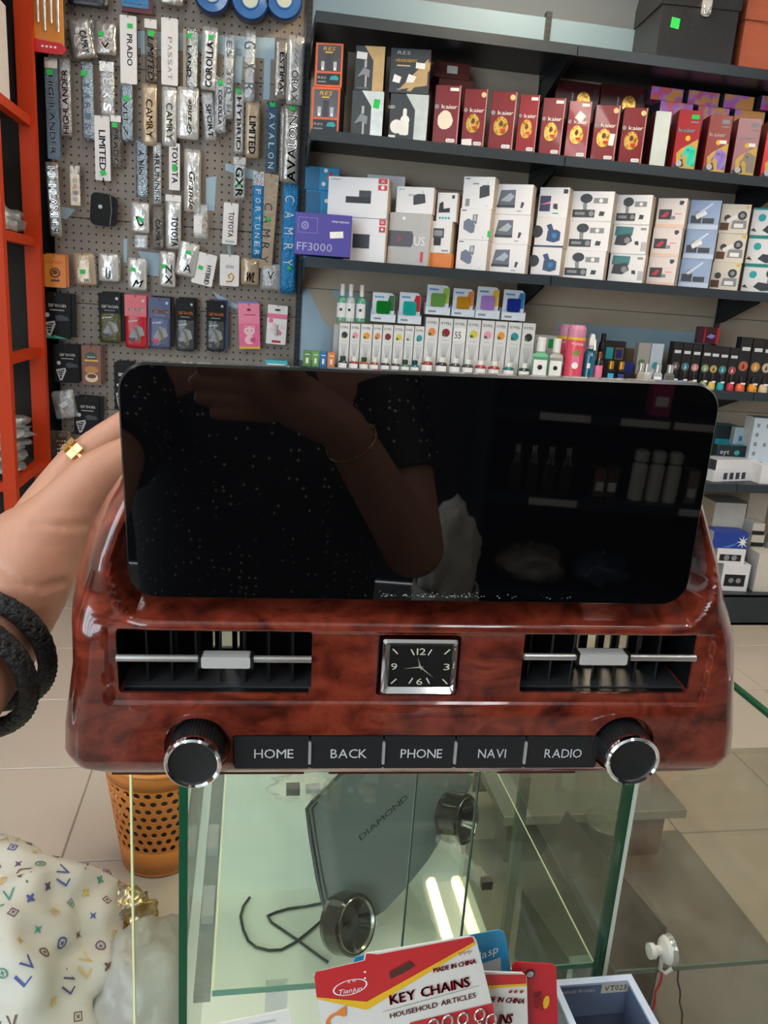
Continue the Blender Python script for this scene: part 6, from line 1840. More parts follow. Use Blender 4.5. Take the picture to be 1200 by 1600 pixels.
# dress
def dress_mat():
    m = M('dress_black', '#0c0b0d', .6)
    nt = m.node_tree; b = nt.nodes['Principled BSDF']
    tc = nt.nodes.new('ShaderNodeTexCoord')
    vo = nt.nodes.new('ShaderNodeTexVoronoi'); vo.inputs['Scale'].default_value = 88; vo.inputs['Randomness'].default_value = .55
    nt.links.new(tc.outputs['Object'], vo.inputs['Vector'])
    lt = nt.nodes.new('ShaderNodeMath'); lt.operation = 'LESS_THAN'; lt.inputs[1].default_value = .15
    nt.links.new(vo.outputs['Distance'], lt.inputs[0])
    mx = nt.nodes.new('ShaderNodeMix'); mx.data_type = 'RGBA'
    mx.inputs[6].default_value = lin('#0b0a0c'); mx.inputs[7].default_value = lin('#e8e6e2')
    nt.links.new(lt.outputs[0], mx.inputs[0]); nt.links.new(mx.outputs[2], b.inputs['Base Color'])
    return m
dm = dress_mat()
dr = MB()
secs = [(.10, .27, .22), (.35, .235, .20), (.60, .205, .18), (.80, .178, .165), (.95, .185, .165), (1.06, .20, .155), (1.15, .20, .12), (1.215, .11, .085)]
n = 32
vs = [(-.11 + a * math.cos(2 * math.pi * j / n), -.32 + b_ * math.sin(2 * math.pi * j / n), z + .01 * math.sin(5 * 2 * math.pi * j / n) * (1.1 - z)) for z, a, b_ in secs for j in range(n)]
dr.add(vs, [(i * n + j, i * n + (j + 1) % n, (i + 1) * n + (j + 1) % n, (i + 1) * n + j) for i in range(len(secs) - 1) for j in range(n)], dm, True)
dr.build('dress', PER)
MB().tube([L_SH + V((0.01, 0, 0)), L_SH.lerp(L_EL, .5)], [.068, .062], dm, 16).build('sleeve', PER)
MB().tube([R_SH + V((-.01, 0, 0)), R_SH.lerp(R_EL, .55)], [.068, .060], dm, 16).build('sleeve', PER)
hb = MB().lathe([(.088, 0), (.108, .06), (.11, .12), (.098, .18), (.06, .215), (0, .225)], M('head_scarf', '#16141a', .7), 20, c=(-.11, -.325, 1.265)); hb.build('head_scarf', PER)
face = MB()
for sx in (-1, 1):
    face.box((-.11 + sx * .030, -.2075, 1.40), (.022, .006, .008), M('eye_white', '#e8e4de', .3)).box((-.11 + sx * .030, -.204, 1.40), (.009, .004, .008), BROWNP).box((-.11 + sx * .031, -.206, 1.418), (.030, .006, .004), BROWNP)
face.box((-.11, -.197, 1.345), (.036, .006, .009), M('lips', '#a04a44', .4)); face.build('face', PER)
# ring on the index finger
def circ_on(pa, pb, f, r, n=28):
    c = pa.lerp(pb, f); ax = (pb - pa).normalized()
    u_ = ax.cross(V((0, 0, 1))).normalized(); v_ = ax.cross(u_)
    return [c + (u_ * math.cos(2 * math.pi * i / n) + v_ * math.sin(2 * math.pi * i / n)) * r for i in range(n)], c, ax, u_, v_
pa, pb = pd(112, 736, .492), pd(160, 690, .496)
pts, c, ax, u_, v_ = circ_on(pa, pb, .42, 33 * .524 * k_)
m_gold = M('ring_gold', '#e6b974', .22, .85)
RG = thing('ring', 'gold ring with square facets on the finger', 'ring', c)
MB().tube([p - c for p in pts], .0013, m_gold, 8, closed=True).build('band', RG)
view = (CPOS - c).normalized()
nrm = (view - ax * view.dot(ax)).normalized(); side = ax.cross(nrm)
for i in range(5):
    for j in range(2):
        a = R(-58 + 29 * i)
        dirv = nrm * math.cos(a) + side * math.sin(a)
        q = Matrix((ax, dirv.cross(ax), dirv)).transposed()
        pc = dirv * (33 * .524 * k_ + .0010) + ax * (.0026 * (j * 2 - 1))
        MB().box(pc, (.0046, .0056, .0026), m_gold, q).build('facet', RG)
# two black braided bracelets
m_br = M('braid_black', '#131211', .5, 0, .2, 200, bump=.5, bscale=500)
for i, (f, rr, tw) in enumerate(((.02, .0395, .0), (.078, .0400, .0))):
    pts, c, ax, u_, v_ = circ_on(pd(-16, 1002, .445), L_EL, f, rr, 72)
    BR = thing('bracelet', ['black braided bracelet nearer the hand', 'black braided bracelet further down the wrist'][i], 'bracelet', c)
    for s in range(3):
        strand = []
        for q, p in enumerate(pts):
            an = q * 2 * math.pi / 72 * 12 + s * 2.094
            rad = (p - c).normalized()
            strand.append(p - c + ax * (.0042 * math.sin(an)) + rad * (.0016 * math.cos(2 * an)) + ax * (tw * .02 * rad.dot(V((1, 0, 0)))))
        MB().tube(strand, .0044, m_br, 6, closed=True).build('strand', BR)

pts, c, ax, u_, v_ = circ_on(R_EL, R_WR, .90, .0315, 40)
GBR = thing('bracelet', 'thin gold chain bracelet mirrored on the arm in the screen', 'bracelet', c)
MB().tube([p - c for p in pts], .0011, m_gold, 6, closed=True).build('chain', GBR)
for i in range(0, 40, 4):
    MB().box(pts[i] - c, (.004, .004, .004), m_gold, Matrix.Rotation(R(45), 3, 'X')).build('bead', GBR)
# ================================================================== the glass display case below the unit
m_gl = glass('case_glass', '#f6faf5', 1.5, 0.0, .006, .9, .0)
m_gl_side = glass('case_glass_side', '#f2f8f2', 1.5, 0.0, .04)
m_edge = M('glass_edge_green', '#12492f', .35, 0, .25, 30, spec=.25)
m_edgel = M('glass_edge_light', '#9ab89a', .15, 0, .1, 30)
m_basew = M('case_base_pale', '#e6e5d8', .35, 0, .05, 6)
m_backf = M('case_back_frosted', '#e8e8dc', .3, 0, .04, 5)
XL, XR, YN_, YFAR, TOPZ, BZ, SZ = -.061, .409, .69, 1.225, 1.02, .30, .63
CASE = thing('display_case', 'glass display case standing below the dashboard unit', 'display case', (XL, YN_, 0))
def CP(x, y, z): return (x - XL, y - YN_, z)
G = .008
def pane(name, p0, p1, mat=m_gl, edges=()):
    o = MB().bb(CP(*p0), CP(*p1), mat).build(name, CASE)
    return o
pane('side_pane', (XL, YN_ + .004, BZ), (XL + G, YFAR, TOPZ - G), m_gl_side)
pane('side_pane', (XR, YN_ + .004, BZ), (XR + G, YFAR, TOPZ - G), glass('case_glass_clear', '#f8faf6', 1.5, 0.0, .01, .35))
pane('top_pane', (XL, YN_ + .002, TOPZ - G), (XR + G, YFAR, TOPZ))
def strip(name, p0, p1, mat=m_edge): return MB().bb(CP(*p0), CP(*p1), mat).build(name, CASE)
strip('pane_edge', (XL - .0002, YN_, BZ), (XL + G + .0002, YN_ + .004, TOPZ))
strip('pane_edge', (XR - .0045, YN_, BZ), (XR + .0075, YN_ + .004, TOPZ))
strip('pane_edge', (XR + .0075, YN_, BZ), (XR + .0125, YN_ + .004, TOPZ), M('edge_strip_white', '#cfd6c8', .2))
strip('back_board', (XL, YFAR, BZ), (XR + G, YFAR + .01, .60), m_backf)
pane('back_pane', (XL, YFAR, .60), (XR + G, YFAR + .006, TOPZ - G))
m_scr = glass('sliding_glass', '#f8fbf8', 1.5, 0.0, .006, .45, .3)
for xp, yy in ((641, .672), (735, .681)):
    xe = at_y(xp, 1350, yy).x
    pane('sliding_pane', (xe, yy, SZ + .002), (XR - .006, yy + .004, TOPZ - G), m_scr)
    strip('sliding_edge', (xe - .0014, yy - .0003, SZ + .002), (xe, yy + .0043, TOPZ - G), M('sliding_edge_dark', '#33403a', .25))
strip('base_board', (XL - .01, YN_, BZ - .03), (XR + .02, YFAR + .01, BZ), m_basew)
strip('plinth', (XL, YN_ + .05, 0), (XR, YFAR, BZ - .03), m_basew)
# glass shelf
sx0, sx1, sy0, sy1 = -.027, .407, .697, 1.16
pane('glass_shelf', (sx0, sy0, SZ - .006), (sx1, sy1, SZ))
strip('shelf_edge', (sx0, sy0 - .002, SZ - .006), (sx1, sy0, SZ), M('shelf_edge_green', '#5f8a74', .15, 0, .1, 30))
strip('shelf_edge', (sx1 - .0011, sy0, SZ - .0015), (sx1, sy1, SZ + .0003), M('edge_gold_bright', '#f0ecc4', .2))
strip('shelf_edge', (sx0, sy0, SZ - .002), (sx0 + .0013, sy1, SZ + .0003), M('edge_gold_light', '#e3dfa8', .2))
# shelf supports: clear rail with little clips
m_clear = film('clear_acrylic', '#c6cac4', .55, .08, 40, .2, .2)
strip('side_rail', (sx0 - .020, YN_ + .01, SZ - .018), (sx0 - .002, YFAR - .02, SZ - .008), film('rail_grey', '#8d948c', .35, .15, 40, .2, .3))
for y in (.92, .80):
    strip('rail_clip', (sx0 - .018, y, SZ - .008), (sx0 - .004, y + .05, SZ + .004), m_clear)
for x, y in ((.03, .700), (.385, .702)):
    strip('shelf_bracket', (x, y, SZ - .045), (x + .024, y + .012, SZ - .007), m_clear)
    strip('shelf_pad', (x + .004, y + .002, SZ - .085), (x + .022, y + .006, SZ - .046), M('pad_green', '#7a8f78', .3))
# sliding pane standing proud at the left (light caught on its edge is painted as pale gold)
SP = thing('glass_screen', 'loose clear glass panel standing left of the display case', 'glass panel', (-.1075, .69, 0))
MB().bb((.002, .001, .02), (.046, .006, 1.0), m_gl).build('pane', SP)
MB().bb((0, 0, .02), (.002, .007, 1.0), M('edge_gold_light', '#e3dfa8', .2)).build('pane_edge', SP)
MB().bb((-.004, -.02, 0), (.05, .03, .02), SILVER).build('foot', SP)

# ------------------------------------------------------------------ grey speaker plate with two brown rings leaning in the case
PN = V((0, -.85, .53)).normalized()
PP = V((.2, 1.05, BZ + .06))
def pp(x, y, off=0): return at_plane(x, y, PP + PN * off, PN)
ux = V((1, 0, 0)); uy = PN.cross(ux)
SPK = thing('speaker_plate', 'slate grey speaker plate with dark stamped lettering and two brown rings', 'speaker', PP)
def loc2(p): d = p - PP; return (d.dot(ux), d.dot(uy))
outl = [(482, 1262), (489, 1256), (540, 1205), (700, 1190), (742, 1215), (720, 1262), (668, 1345), (632, 1390), (600, 1424), (560, 1448), (516, 1436), (505, 1400)]
pl = [loc2(pp(x, y)) for x, y in outl]
m_slate = M('slate_plate', '#6a6e6e', .38, .1, .05, 8)
m_slk = M('plate_edge_dark', '#2b2a28', .4)
def to_w(b):
    mt = Matrix((ux, uy, PN)).transposed()
    b.v = [tuple(mt @ V(v)) for v in b.v]
    return b
def prism_uv(poly, n0, n1, mat, side):
    b = MB(); n = len(poly)
    vs = [(p[0], p[1], n1) for p in poly] + [(p[0], p[1], n0) for p in poly]
    b.add(vs, [tuple(range(n))], mat); b.add(vs, [tuple(range(2 * n - 1, n - 1, -1))], side)
    b.add(vs, [(i, i + n, (i + 1) % n + n, (i + 1) % n) for i in range(n)], side)
    return to_w(b)
if sum(a[0] * b[1] - b[0] * a[1] for a, b in zip(pl, pl[1:] + pl[:1])) < 0: pl = pl[::-1]
prism_uv(pl, -.012, 0, m_slate, m_slk).build('plate', SPK)
# dark rolled edge on the left
e = [loc2(pp(x, y)) for x, y in [(536, 1208), (489, 1254), (481, 1264), (487, 1310), (497, 1370), (505, 1405), (515, 1440), (530, 1470)]]
to_w(MB().tube([(a, b, -.004) for a, b in e], .0045, m_slk, 8)).build('edge_roll', SPK)
to_w(MB().tube([(a + .007, b, .001) for a, b in e[1:6]], .0016, m_slk, 6)).build('edge_bead', SPK)
# stamped word
q0, q1 = loc2(pp(562, 1310)), loc2(pp(636, 1244))
ang = math.degrees(math.atan2(q1[1] - q0[1], q1[0] - q0[0]))
tb = MB().text('DIAMOND', (q0[0] + q1[0]) / 2, (q0[1] + q1[1]) / 2, .0085, m_slk, 0, w=math.hypot(q1[0] - q0[0], q1[1] - q0[1]), rot=ang, shear=.1)
tb.v = [(v[0], v[2], .0007) for v in tb.v]
to_w(tb).build('lettering', SPK)
def spk_ring(cx, cy, rpx, D, axis, lab):
    c = at_d(cx, cy, D)
    r = rpx * D / F_PX
    axis = V(axis).normalized()
    q = V((0, -1, 0)).rotation_difference(axis).to_matrix()
    o = bpy.data.objects.new('speaker_ring', None); COL.objects.link(o); o.parent = SPK; o.location = c - PP
    o.rotation_euler = q.to_euler()
    m_br_ = M('ring_brown_gloss', '#1c110b', .15, .1, .2, 20, coat=.8)
    MB().lathe([(r * .98, .022), (r * 1.04, .012), (r * 1.0, -.014), (r * .92, -.018)], m_br_, 36, axis='y').build('ring_body', o)
    MB().lathe([(r * .92, -.016), (r * .86, -.018), (r * .80, -.014), (r * .80, -.010)], M('ring_trim', '#9a968c', .2, .8), 36, axis='y').build('trim_ring', o)
    MB().lathe([(r * .80, -.011), (r * .55, .004), (r * .2, .006), (0, .002)], M('ring_inside', '#15130f', .12, .2, .3, 60, coat=.6), 36, axis='y').build('cone', o)
    MB().lathe([(r * .98, .022), (0, .022)], m_br_, 36, axis='y').build('rear_cap', o)
spk_ring(546, 1443, 45, 1.26, (.62, -.66, .40), 'near')
spk_ring(716, 1278, 38, 1.32, (.70, -.66, .26), 'far')
# thick cable lying on the shelf
cab = [(500, 1413), (450, 1420), (428, 1427), (424, 1436), (440, 1452), (475, 1478), (510, 1502), (512, 1506)]
CB = thing('cable', 'thin dark cable looping beside the speaker plate in the case', 'cable', at_z(450, 1450, BZ + .003))
def path(pts, z): return [at_z(x, y, z) - CB.location for x, y in pts]
m_cab = M('cable_dark', '#2e332e', .4)
MB().tube(path([(505, 1411), (480, 1416), (450, 1420), (430, 1426), (418, 1431), (424, 1441), (440, 1452), (462, 1467), (480, 1480), (500, 1495), (512, 1503)], BZ + .003), .0024, m_cab, 6).build('cable_loop', CB)
MB().tube(path([(390, 1402), (380, 1416), (376, 1432), (380, 1452), (388, 1470), (400, 1480), (420, 1485), (440, 1484), (462, 1472), (480, 1458), (503, 1438)], BZ + .0035), .0024, m_cab, 6).build('cable_tail', CB)
# clear wrapping sheets
def crumple(label, pts, z, seed, amp=.02, n=7, mat=None):
    """a crumpled clear sheet lying over the given four corners (photo order tl, tr, br, bl)"""
    c = [at_z(x, y, z) for x, y in pts]
    base = sum(c, V()) / 4
    base.z = z
    b = MB(); vs = []
    for j in range(n + 1):
        for i in range(n + 1):
            u, v = i / n, j / n
            p = c[0].lerp(c[1], u).lerp(c[3].lerp(c[2], u), v)
            hgt = amp * (0.35 + .65 * abs(noise.noise(V((u * 3.1, v * 2.3, seed)))) * 2) * (math.sin(math.pi * u) ** .5)
            p = p + V((noise.noise(V((u * 5, v * 5, seed + 4))) * .008, 0, hgt))
            vs.append(p - base)
    b.add(vs, [(j * (n + 1) + i, j * (n + 1) + i + 1, (j + 1) * (n + 1) + i + 1, (j + 1) * (n + 1) + i) for j in range(n) for i in range(n)], mat or FILM_LT, True)
    t = thing('plastic_sleeve', label, 'plastic wrap', base)
    o = b.build('film_sheet', t)
    s = o.modifiers.new('t', 'SOLIDIFY'); s.thickness = .0006
    return t
fl_w = film('warm_film', '#d8d2bc', .84, .12, 60, .8, .3)
t = crumple('crumpled clear sleeve under the far brown ring', [(680, 1310), (705, 1320), (768, 1375), (750, 1388)], SZ + .004, 2.0, .022, 8, fl_w)
MB().box(at_z(760, 1380, SZ + .01) - t.location, (.014, .010, .012), m_slk).build('dark_tip', t)
crumple('crumpled clear sleeve right of the near brown ring', [(592, 1395), (640, 1385), (690, 1470), (588, 1450)], BZ + .004, 5.0, .02, 8, fl_w)
crumple('clear sleeve half hidden behind the speaker plate', [(420, 1345), (498, 1335), (497, 1365), (418, 1362)], BZ + .004, 8.0, .03, 8, fl_w)
GW = thing('wrapped_gadget', 'small grey gadget wrapped in clear film just below the panel', 'packet', at_z(470, 1240, SZ + .003))
lump('wrapping', (0, 0, 0), (.045, .03, .018), fl_w, 5, .5, 3, GW)
MB().box((-.012, 0, .008), (.02, .016, .012), m_slk).build('gadget', GW)
MB().box((.018, .0, .008), (.022, .014, .008), GREYP).build('gadget_clip', GW)

# ------------------------------------------------------------------ cards and open box in front of the case
LZ = .45
LD = thing('counter_ledge', 'pale ledge of the counter under the cards', 'ledge', (.0, .44, LZ - .02))
MB().bb((.06, 0, 0), (.50, .249, .02), m_basew).build('ledge_board', LD)
MB().bb((.06, -.01, -.43), (.50, .0, .02), m_basew).build('front_board', LD)
def facecard(name, label, pts, Y, z0, mat, art, cat='card', th=.0012, rim=.004):
    """flat card in the plane y = Y; pts photo corners bl-> going round, only the visible ones; bottom runs down to z0"""
    ps = [at_y(x, y, Y) for x, y in pts]
    base = V((sum(p.x for p in ps) / len(ps), Y, z0))
    poly = [(p.x - base.x, p.z - base.z) for p in ps]
    ar = sum(a[0] * b[1] - b[0] * a[1] for a, b in zip(poly, poly[1:] + poly[:1]))
    if ar < 0: poly = poly[::-1]
    t = thing(name, label, cat, base)
    MB().prism(poly, 0, th, mat).build('card', t)
    def L(x, y):
        p = at_y(x, y, Y)
        return (p.x - base.x, p.z - base.z)
    art(t, L)
    return t
m_cardw = M('card_white', '#ded8d0', .4, 0, .03, 10)
m_cardr = M('card_red', '#c4242a', .35, 0, .04, 10)
m_cardy = M('card_yellow', '#e6b21e', .4)
m_txr = M('card_red_text', '#a81c2c', .4)
def ltext(b, L, s, xa, ya, xb, yb, hpx, mat, y=-.0012, shear=0, bold=0):
    p, q = L(xa, ya), L(xb, yb)
    a = math.degrees(math.atan2(q[1] - p[1], q[0] - p[0]))
    wd = math.hypot(q[0] - p[0], q[1] - p[1])
    k = wd / math.hypot(xb - xa, yb - ya)
    b.text(s, (p[0] + q[0]) / 2, (p[1] + q[1]) / 2, hpx * k, mat, y, w=wd, rot=a, shear=shear, bold=bold)
def art_key(t, L):
    b = MB()
    b.flat([L(x, y) for x, y in [(491, 1526), (493, 1518), (570, 1500), (572, 1489), (590, 1491), (738, 1463), (742, 1475), (573, 1577), (495, 1560)]][::-1], -.0005, m_cardr)
    b.flat([L(x, y) for x, y in [(495, 1560), (573, 1577), (742, 1475), (742, 1470), (573, 1564), (495, 1557)]][::-1], -.0008, m_cardy)
    cx, cz = L(547, 1541)
    r1 = .016
    b.text('Tianjun', *L(547, 1545), .0055, PAPER, -.0016, w=.022, rot=8, shear=.25)
    n = 24
    for k in range(n):
        a0, a1 = 2 * math.pi * k / n, 2 * math.pi * (k + 1) / n
        pts = []
        for aa, rr in ((a0, 1), (a1, 1), (a1, .91), (a0, .91)):
            ex, ez = .0165 * rr * math.cos(aa), .0088 * rr * math.sin(aa)
            pts.append((cx + ex * .97 - ez * .22, cz + ex * .22 + ez * .97))
        b.flat(pts, -.0012, PAPER)
    b.disc(*L(570, 1517), .0012, -.0012, PAPER, 10); b.disc(*L(570, 1527), .0012, -.0012, PAPER, 10)
    b.text('X', *L(545, 1532), .003, PAPER, -.0016); b.text('H', *L(553, 1530), .003, PAPER, -.0016)
    ltext(b, L, 'MADE IN CHINA', 677, 1515, 743, 1500, 9, m_txr, bold=.06)
    ltext(b, L, 'KEY CHAINS', 609, 1561, 733, 1532, 19, m_txr, bold=.05)
    ltext(b, L, 'HOUSEHOLD ARTICLES', 609, 1586, 743, 1553, 10, m_txr, bold=.03)
    p, q = L(598, 1580), L(748, 1539)
    b.flat([p, q, (q[0], q[1] + .0005), (p[0], p[1] + .0005)], -.0010, CHAR)
    for i, x in enumerate((719, 726, 733)):
        c0 = L(x, 1489 - i * 1.5)
        for s_ in range(3):
            a0 = R(120 * s_ + 20)
            b.disc(c0[0] + .0014 * math.cos(a0), c0[1] + .0014 * math.sin(a0), .0008, -.0012, m_txr, 6)
    b.flat([L(x, y) for x, y in [(640, 1597), (770, 1566), (776, 1660), (640, 1660)]][::-1], -.0009, m_cardr)
    b.flat([L(x, y) for x, y in [(608, 1518), (640, 1500), (648, 1508), (628, 1520), (610, 1528)]][::-1], -.0012, M('torn_brown', '#4a2a20', .5))
    cx, cz = L(527, 1595)
    for k in range(18):
        a0, a1 = R(40 + 15 * k), R(40 + 15 * (k + 1))
        b.flat([(cx + .011 * math.cos(a0), cz + .011 * math.sin(a0)), (cx + .011 * math.cos(a1), cz + .011 * math.sin(a1)), (cx + .0075 * math.cos(a1), cz + .0075 * math.sin(a1)), (cx + .0075 * math.cos(a0), cz + .0075 * math.sin(a0))][::-1], -.0012, ORANGEP)
    b.flat([L(x, y) for x, y in [(526, 1578), (540, 1570), (540, 1586)]][::-1], -.0014, ORANGEP)
    b.build('printed_picture', t)
    for i, (x, y) in enumerate([(676, 1598), (698, 1592), (722, 1588), (748, 1582), (766, 1590)]):
        c = L(x, y)
        rg = MB().tube([(c[0] + .005 * math.cos(2 * math.pi * k / 14), -.003, c[1] + .007 * math.sin(2 * math.pi * k / 14)) for k in range(14)], .0012, CHROME, 6, closed=True)
        rg.tube([(c[0], -.004, c[1] - .006), (c[0] + .003, -.005, c[1] - .016), (c[0], -.004, c[1] - .024)], .0022, CHROME, 6)
        rg.build('key_clip', t)
zc = LZ
Yk = .588
pts = [(491, 1530), (491, 1524), (497, 1519), (568, 1502), (571, 1490), (580, 1489), (732, 1463), (741, 1465), (745, 1471), (790, 1655), (512, 1660)]
facecard('key_chain_card', 'front red and white hanging card with large red lettering and yellow stripe', pts, Yk, zc, m_cardw, art_key)
def art_blue(t, L):
    b = MB()
    ltext(b, L, 'Key clasp', 700, 1512, 778, 1480, 15, PAPER, shear=.3)
    b.flat([L(x, y) for x, y in [(752, 1505), (782, 1495), (786, 1560), (752, 1565)]][::-1], -.0006, LGREY)
    b.build('printed_picture', t)
facecard('key_chain_card', 'sky blue hanging card with white script behind the red ones', [(552, 1505), (556, 1496), (590, 1489), (780, 1453), (788, 1457), (792, 1470), (812, 1640), (560, 1640)], Yk + .030, zc, M('card_blue', '#2b93c6', .35), art_blue)
def art_second(t, L):
    b = MB()
    b.flat([L(x, y) for x, y in [(745, 1522), (822, 1522), (822, 1536), (745, 1540)]][::-1], -.0005, m_cardr)
    b.flat([L(x, y) for x, y in [(745, 1540), (822, 1536), (822, 1540), (745, 1545)]][::-1], -.0007, m_cardy)
    ltext(b, L, 'MADE IN CHINA', 748, 1558, 819, 1563, 9, m_txr, bold=.06)
    ltext(b, L, 'CHAINS', 745, 1592, 800, 1590, 18, m_txr, bold=.05)
    for i, x in enumerate((797, 805, 814)): b.disc(*L(x, 1548), .0020, -.0012, m_txr, 7)
    b.build('printed_picture', t)
facecard('key_chain_card', 'second red and white card, half covered by the front one', [(730, 1524), (745, 1518), (816, 1520), (823, 1526), (826, 1640), (735, 1640)], Yk + .012, zc, m_cardw, art_second)
def art_beauty(t, L):
    b = MB()
    b.disc(*L(828, 1521), .0052, -.0008, BLACK, 14); b.disc(*L(828, 1521), .0038, -.0012, LGREY, 12)
    c = L(853, 1565)
    b.flat([(c[0] + .0035 * math.cos(k * .524), c[1] + .0085 * math.sin(k * .524)) for k in range(12)], -.0008, m_cardy)
    ltext(b, L, 'BEAUTY', 842, 1548, 846, 1578, 5, BLACK)
    ltext(b, L, 'BRIGHT', 836, 1550, 838, 1575, 5, BLACK)
    b.build('printed_picture', t)
facecard('key_chain_card', 'plain red hanging card with a yellow oval beside the blue grey box', [(800, 1508), (806, 1503), (863, 1507), (869, 1511), (873, 1640), (806, 1640)], Yk + .021, zc, m_cardr, art_beauty)
facecard('paper_slip', 'plain white paper slip at the bottom edge left of the red cards', [(335, 1601), (452, 1577), (462, 1640), (345, 1655)], Yk + .026, zc, m_cardw, lambda t, L: MB().flat([L(x, y) for x, y in [(360, 1606), (430, 1592), (431, 1595), (361, 1609)]][::-1], -.0006, LGREY).build('printed_line', t), 'paper')
# open blue-grey box
bx0 = at_y(862, 1536, .668); bx1 = at_y(985, 1526, .668)
BT = bx0.z
OB = thing('open_box', 'open blue grey box with a white code sticker beside the red cards', 'box', (bx0.x, .52, LZ))
wB, dB, hB = bx1.x - bx0.x, .148, BT - LZ
m_obx = M('bluegrey_box', '#5f6a80', .4, 0, .05); m_obr = M('box_rim_pale', '#b6c0d2', .4)
MB().bb((0, 0, 0), (wB, dB, .003), m_obx).build('bottom', OB)
MB().bb((0, dB - .004, .003), (wB, dB, hB), m_obx).build('rear_wall', OB)
MB().bb((0, 0, .003), (wB, .004, hB * .9), m_obx).build('front_wall', OB)
MB().bb((0, .004, .003), (.004, dB - .004, hB), m_obx).build('side_wall', OB)
MB().bb((wB - .004, .004, .003), (wB, dB - .004, hB), m_obx).build('side_wall', OB)
rm = MB().bb((-.001, dB - .007, hB), (wB + .001, dB + .001, hB + .003), m_obr).bb((wB - .007, 0, hB), (wB + .001, dB - .007, hB + .003), m_obr).bb((-.001, 0, hB), (.006, dB - .007, hB + .003), m_obr)
rm.build('rim', OB)
bt = MB().rect(.004, hB - .045, wB - .004, hB - .001, dB - .0046, M('box_inner_light', '#76839c', .4))
bt.text('Household Articles', .026, hB - .0085, .0050, PAPER, dB - .0052, w=.048)
bt.rect(wB - .036, hB - .0145, wB - .003, hB - .0008, dB - .0052, M('code_label', '#e6dfc8', .5))
bt.text('VT023', wB - .0195, hB - .0076, .0072, BLACK, dB - .0058, w=.026)
bt.build('printed_band', OB)
for i, x in enumerate((.030, .078)):
    g_ = thing('sunglasses', ['black framed glasses at the left in the open box', 'black framed glasses at the right in the open box'][i], 'glasses', (bx0.x + x, .60, LZ + .003))
    rr = .018
    MB().tube([(rr * math.cos(a * .3142), .012 * math.sin(a * .3142) * .2, hB - .055 + rr * .8 * math.sin(a * .3142)) for a in range(20)], .0028, BLACK, 8, closed=True).build('frame', g_)
    MB().tube([(-.012, .004, 0), (-.014, .004, hB - .055)], .0025, BLACK, 6).build('temple', g_)
    MB().tube([(.012, .004, 0), (.014, .004, hB - .055)], .0025, BLACK, 6).build('temple', g_)

# ------------------------------------------------------------------ right of the case: glass shelf, suction hook, dark platform
RC = thing('side_shelf', 'smoky glass side shelf right of the display case', 'glass shelf', (.44, .70, SZ - .02))
m_smoke = glass('smoke_glass', '#e9e7df', 1.5, 0, .07, 1.0, .25)
MB().bb((0, .002, -.006), (.75, .46, 0), m_smoke).build('glass_shelf', RC)
MB().bb((0, 0, -.006), (.75, .002, 0), M('shelf_edge_dim', '#5c6a5a', .15)).build('shelf_edge', RC)
for x, y in ((.02, .40), (.72, .05), (.72, .40)):
    MB().bb((x, y, -(SZ - .02)), (x + .015, y + .015, -.006), M('leg_dim', '#5c5f58', .4)).build('leg', RC)
SU = thing('suction_hook', 'white suction hook with a red twisted string on the side shelf edge', 'hook', at_d(1046, 1484, .935))
MB().lathe([(.0165, -.004), (.014, -.008), (.006, -.012), (.006, -.018), (.009, -.020), (.009, -.026), (0, -.027)], M('suction_white', '#cfcbbf', .25), 20, axis='x').build('cup', SU)
MB().lathe([(.018, .002), (.0165, -.004)], m_clear, 20, axis='x').build('clear_rim', SU)
MB().tube([(-.008, 0, -.006), (-.010, -.004, -.024), (-.004, -.006, -.028), (.004, -.006, -.022)], .0026, M('suction_white', '#cfcbbf', .25), 6).build('hook_arm', SU)
s0 = V((-.008, -.006, -.026))
st_ = [s0 + V((-.0006 * k + .0012 * math.sin(k * 1.3), .0012 * math.cos(k * 1.3), -.007 * k)) for k in range(18)]
MB().tube(st_, .0016, M('string_red', '#c2363c', .6), 5).build('red_string', SU)
st2 = [V((.02, .01, -.03)) + V((.0018 * k + .001 * math.sin(k * 1.3), .001 * math.cos(k * 1.3), -.007 * k)) for k in range(16)]
MB().tube(st2, .0012, m_slk, 5).build('dark_string', SU)
# platform and slab
PLZ = .08
pr = at_z(1067, 1310, PLZ)
PF = thing('floor_platform', 'dark grey low platform on the floor right of the case', 'platform', (.42, .60, 0))
m_plat = M('platform_grey', '#7a756b', .5, 0, .08, 6)
MB().bb((0, 0, 0), (1.122 - .42, 1.02, PLZ), m_plat).build('platform_board', PF)
sl = at_z(1073, 1265, .22)
SL = thing('grey_slab', 'grey board with pale edge standing on the dark platform', 'board', (.60, sl.y, PLZ))
MB().bb((0, 0, .118), (sl.x - .60, .40, .14), M('slab_top', '#7d7d76', .4)).build('board_top', SL)
MB().bb((0, -.002, .118), (sl.x - .60, 0, .141), M('slab_edge', '#b9b5a6', .4)).build('board_edge', SL)
MB().bb((.02, .02, 0), (sl.x - .64, .10, .118), m_plat).build('support', SL)
MB().bb((.02, .30, 0), (sl.x - .64, .38, .118), m_plat).build('support', SL)
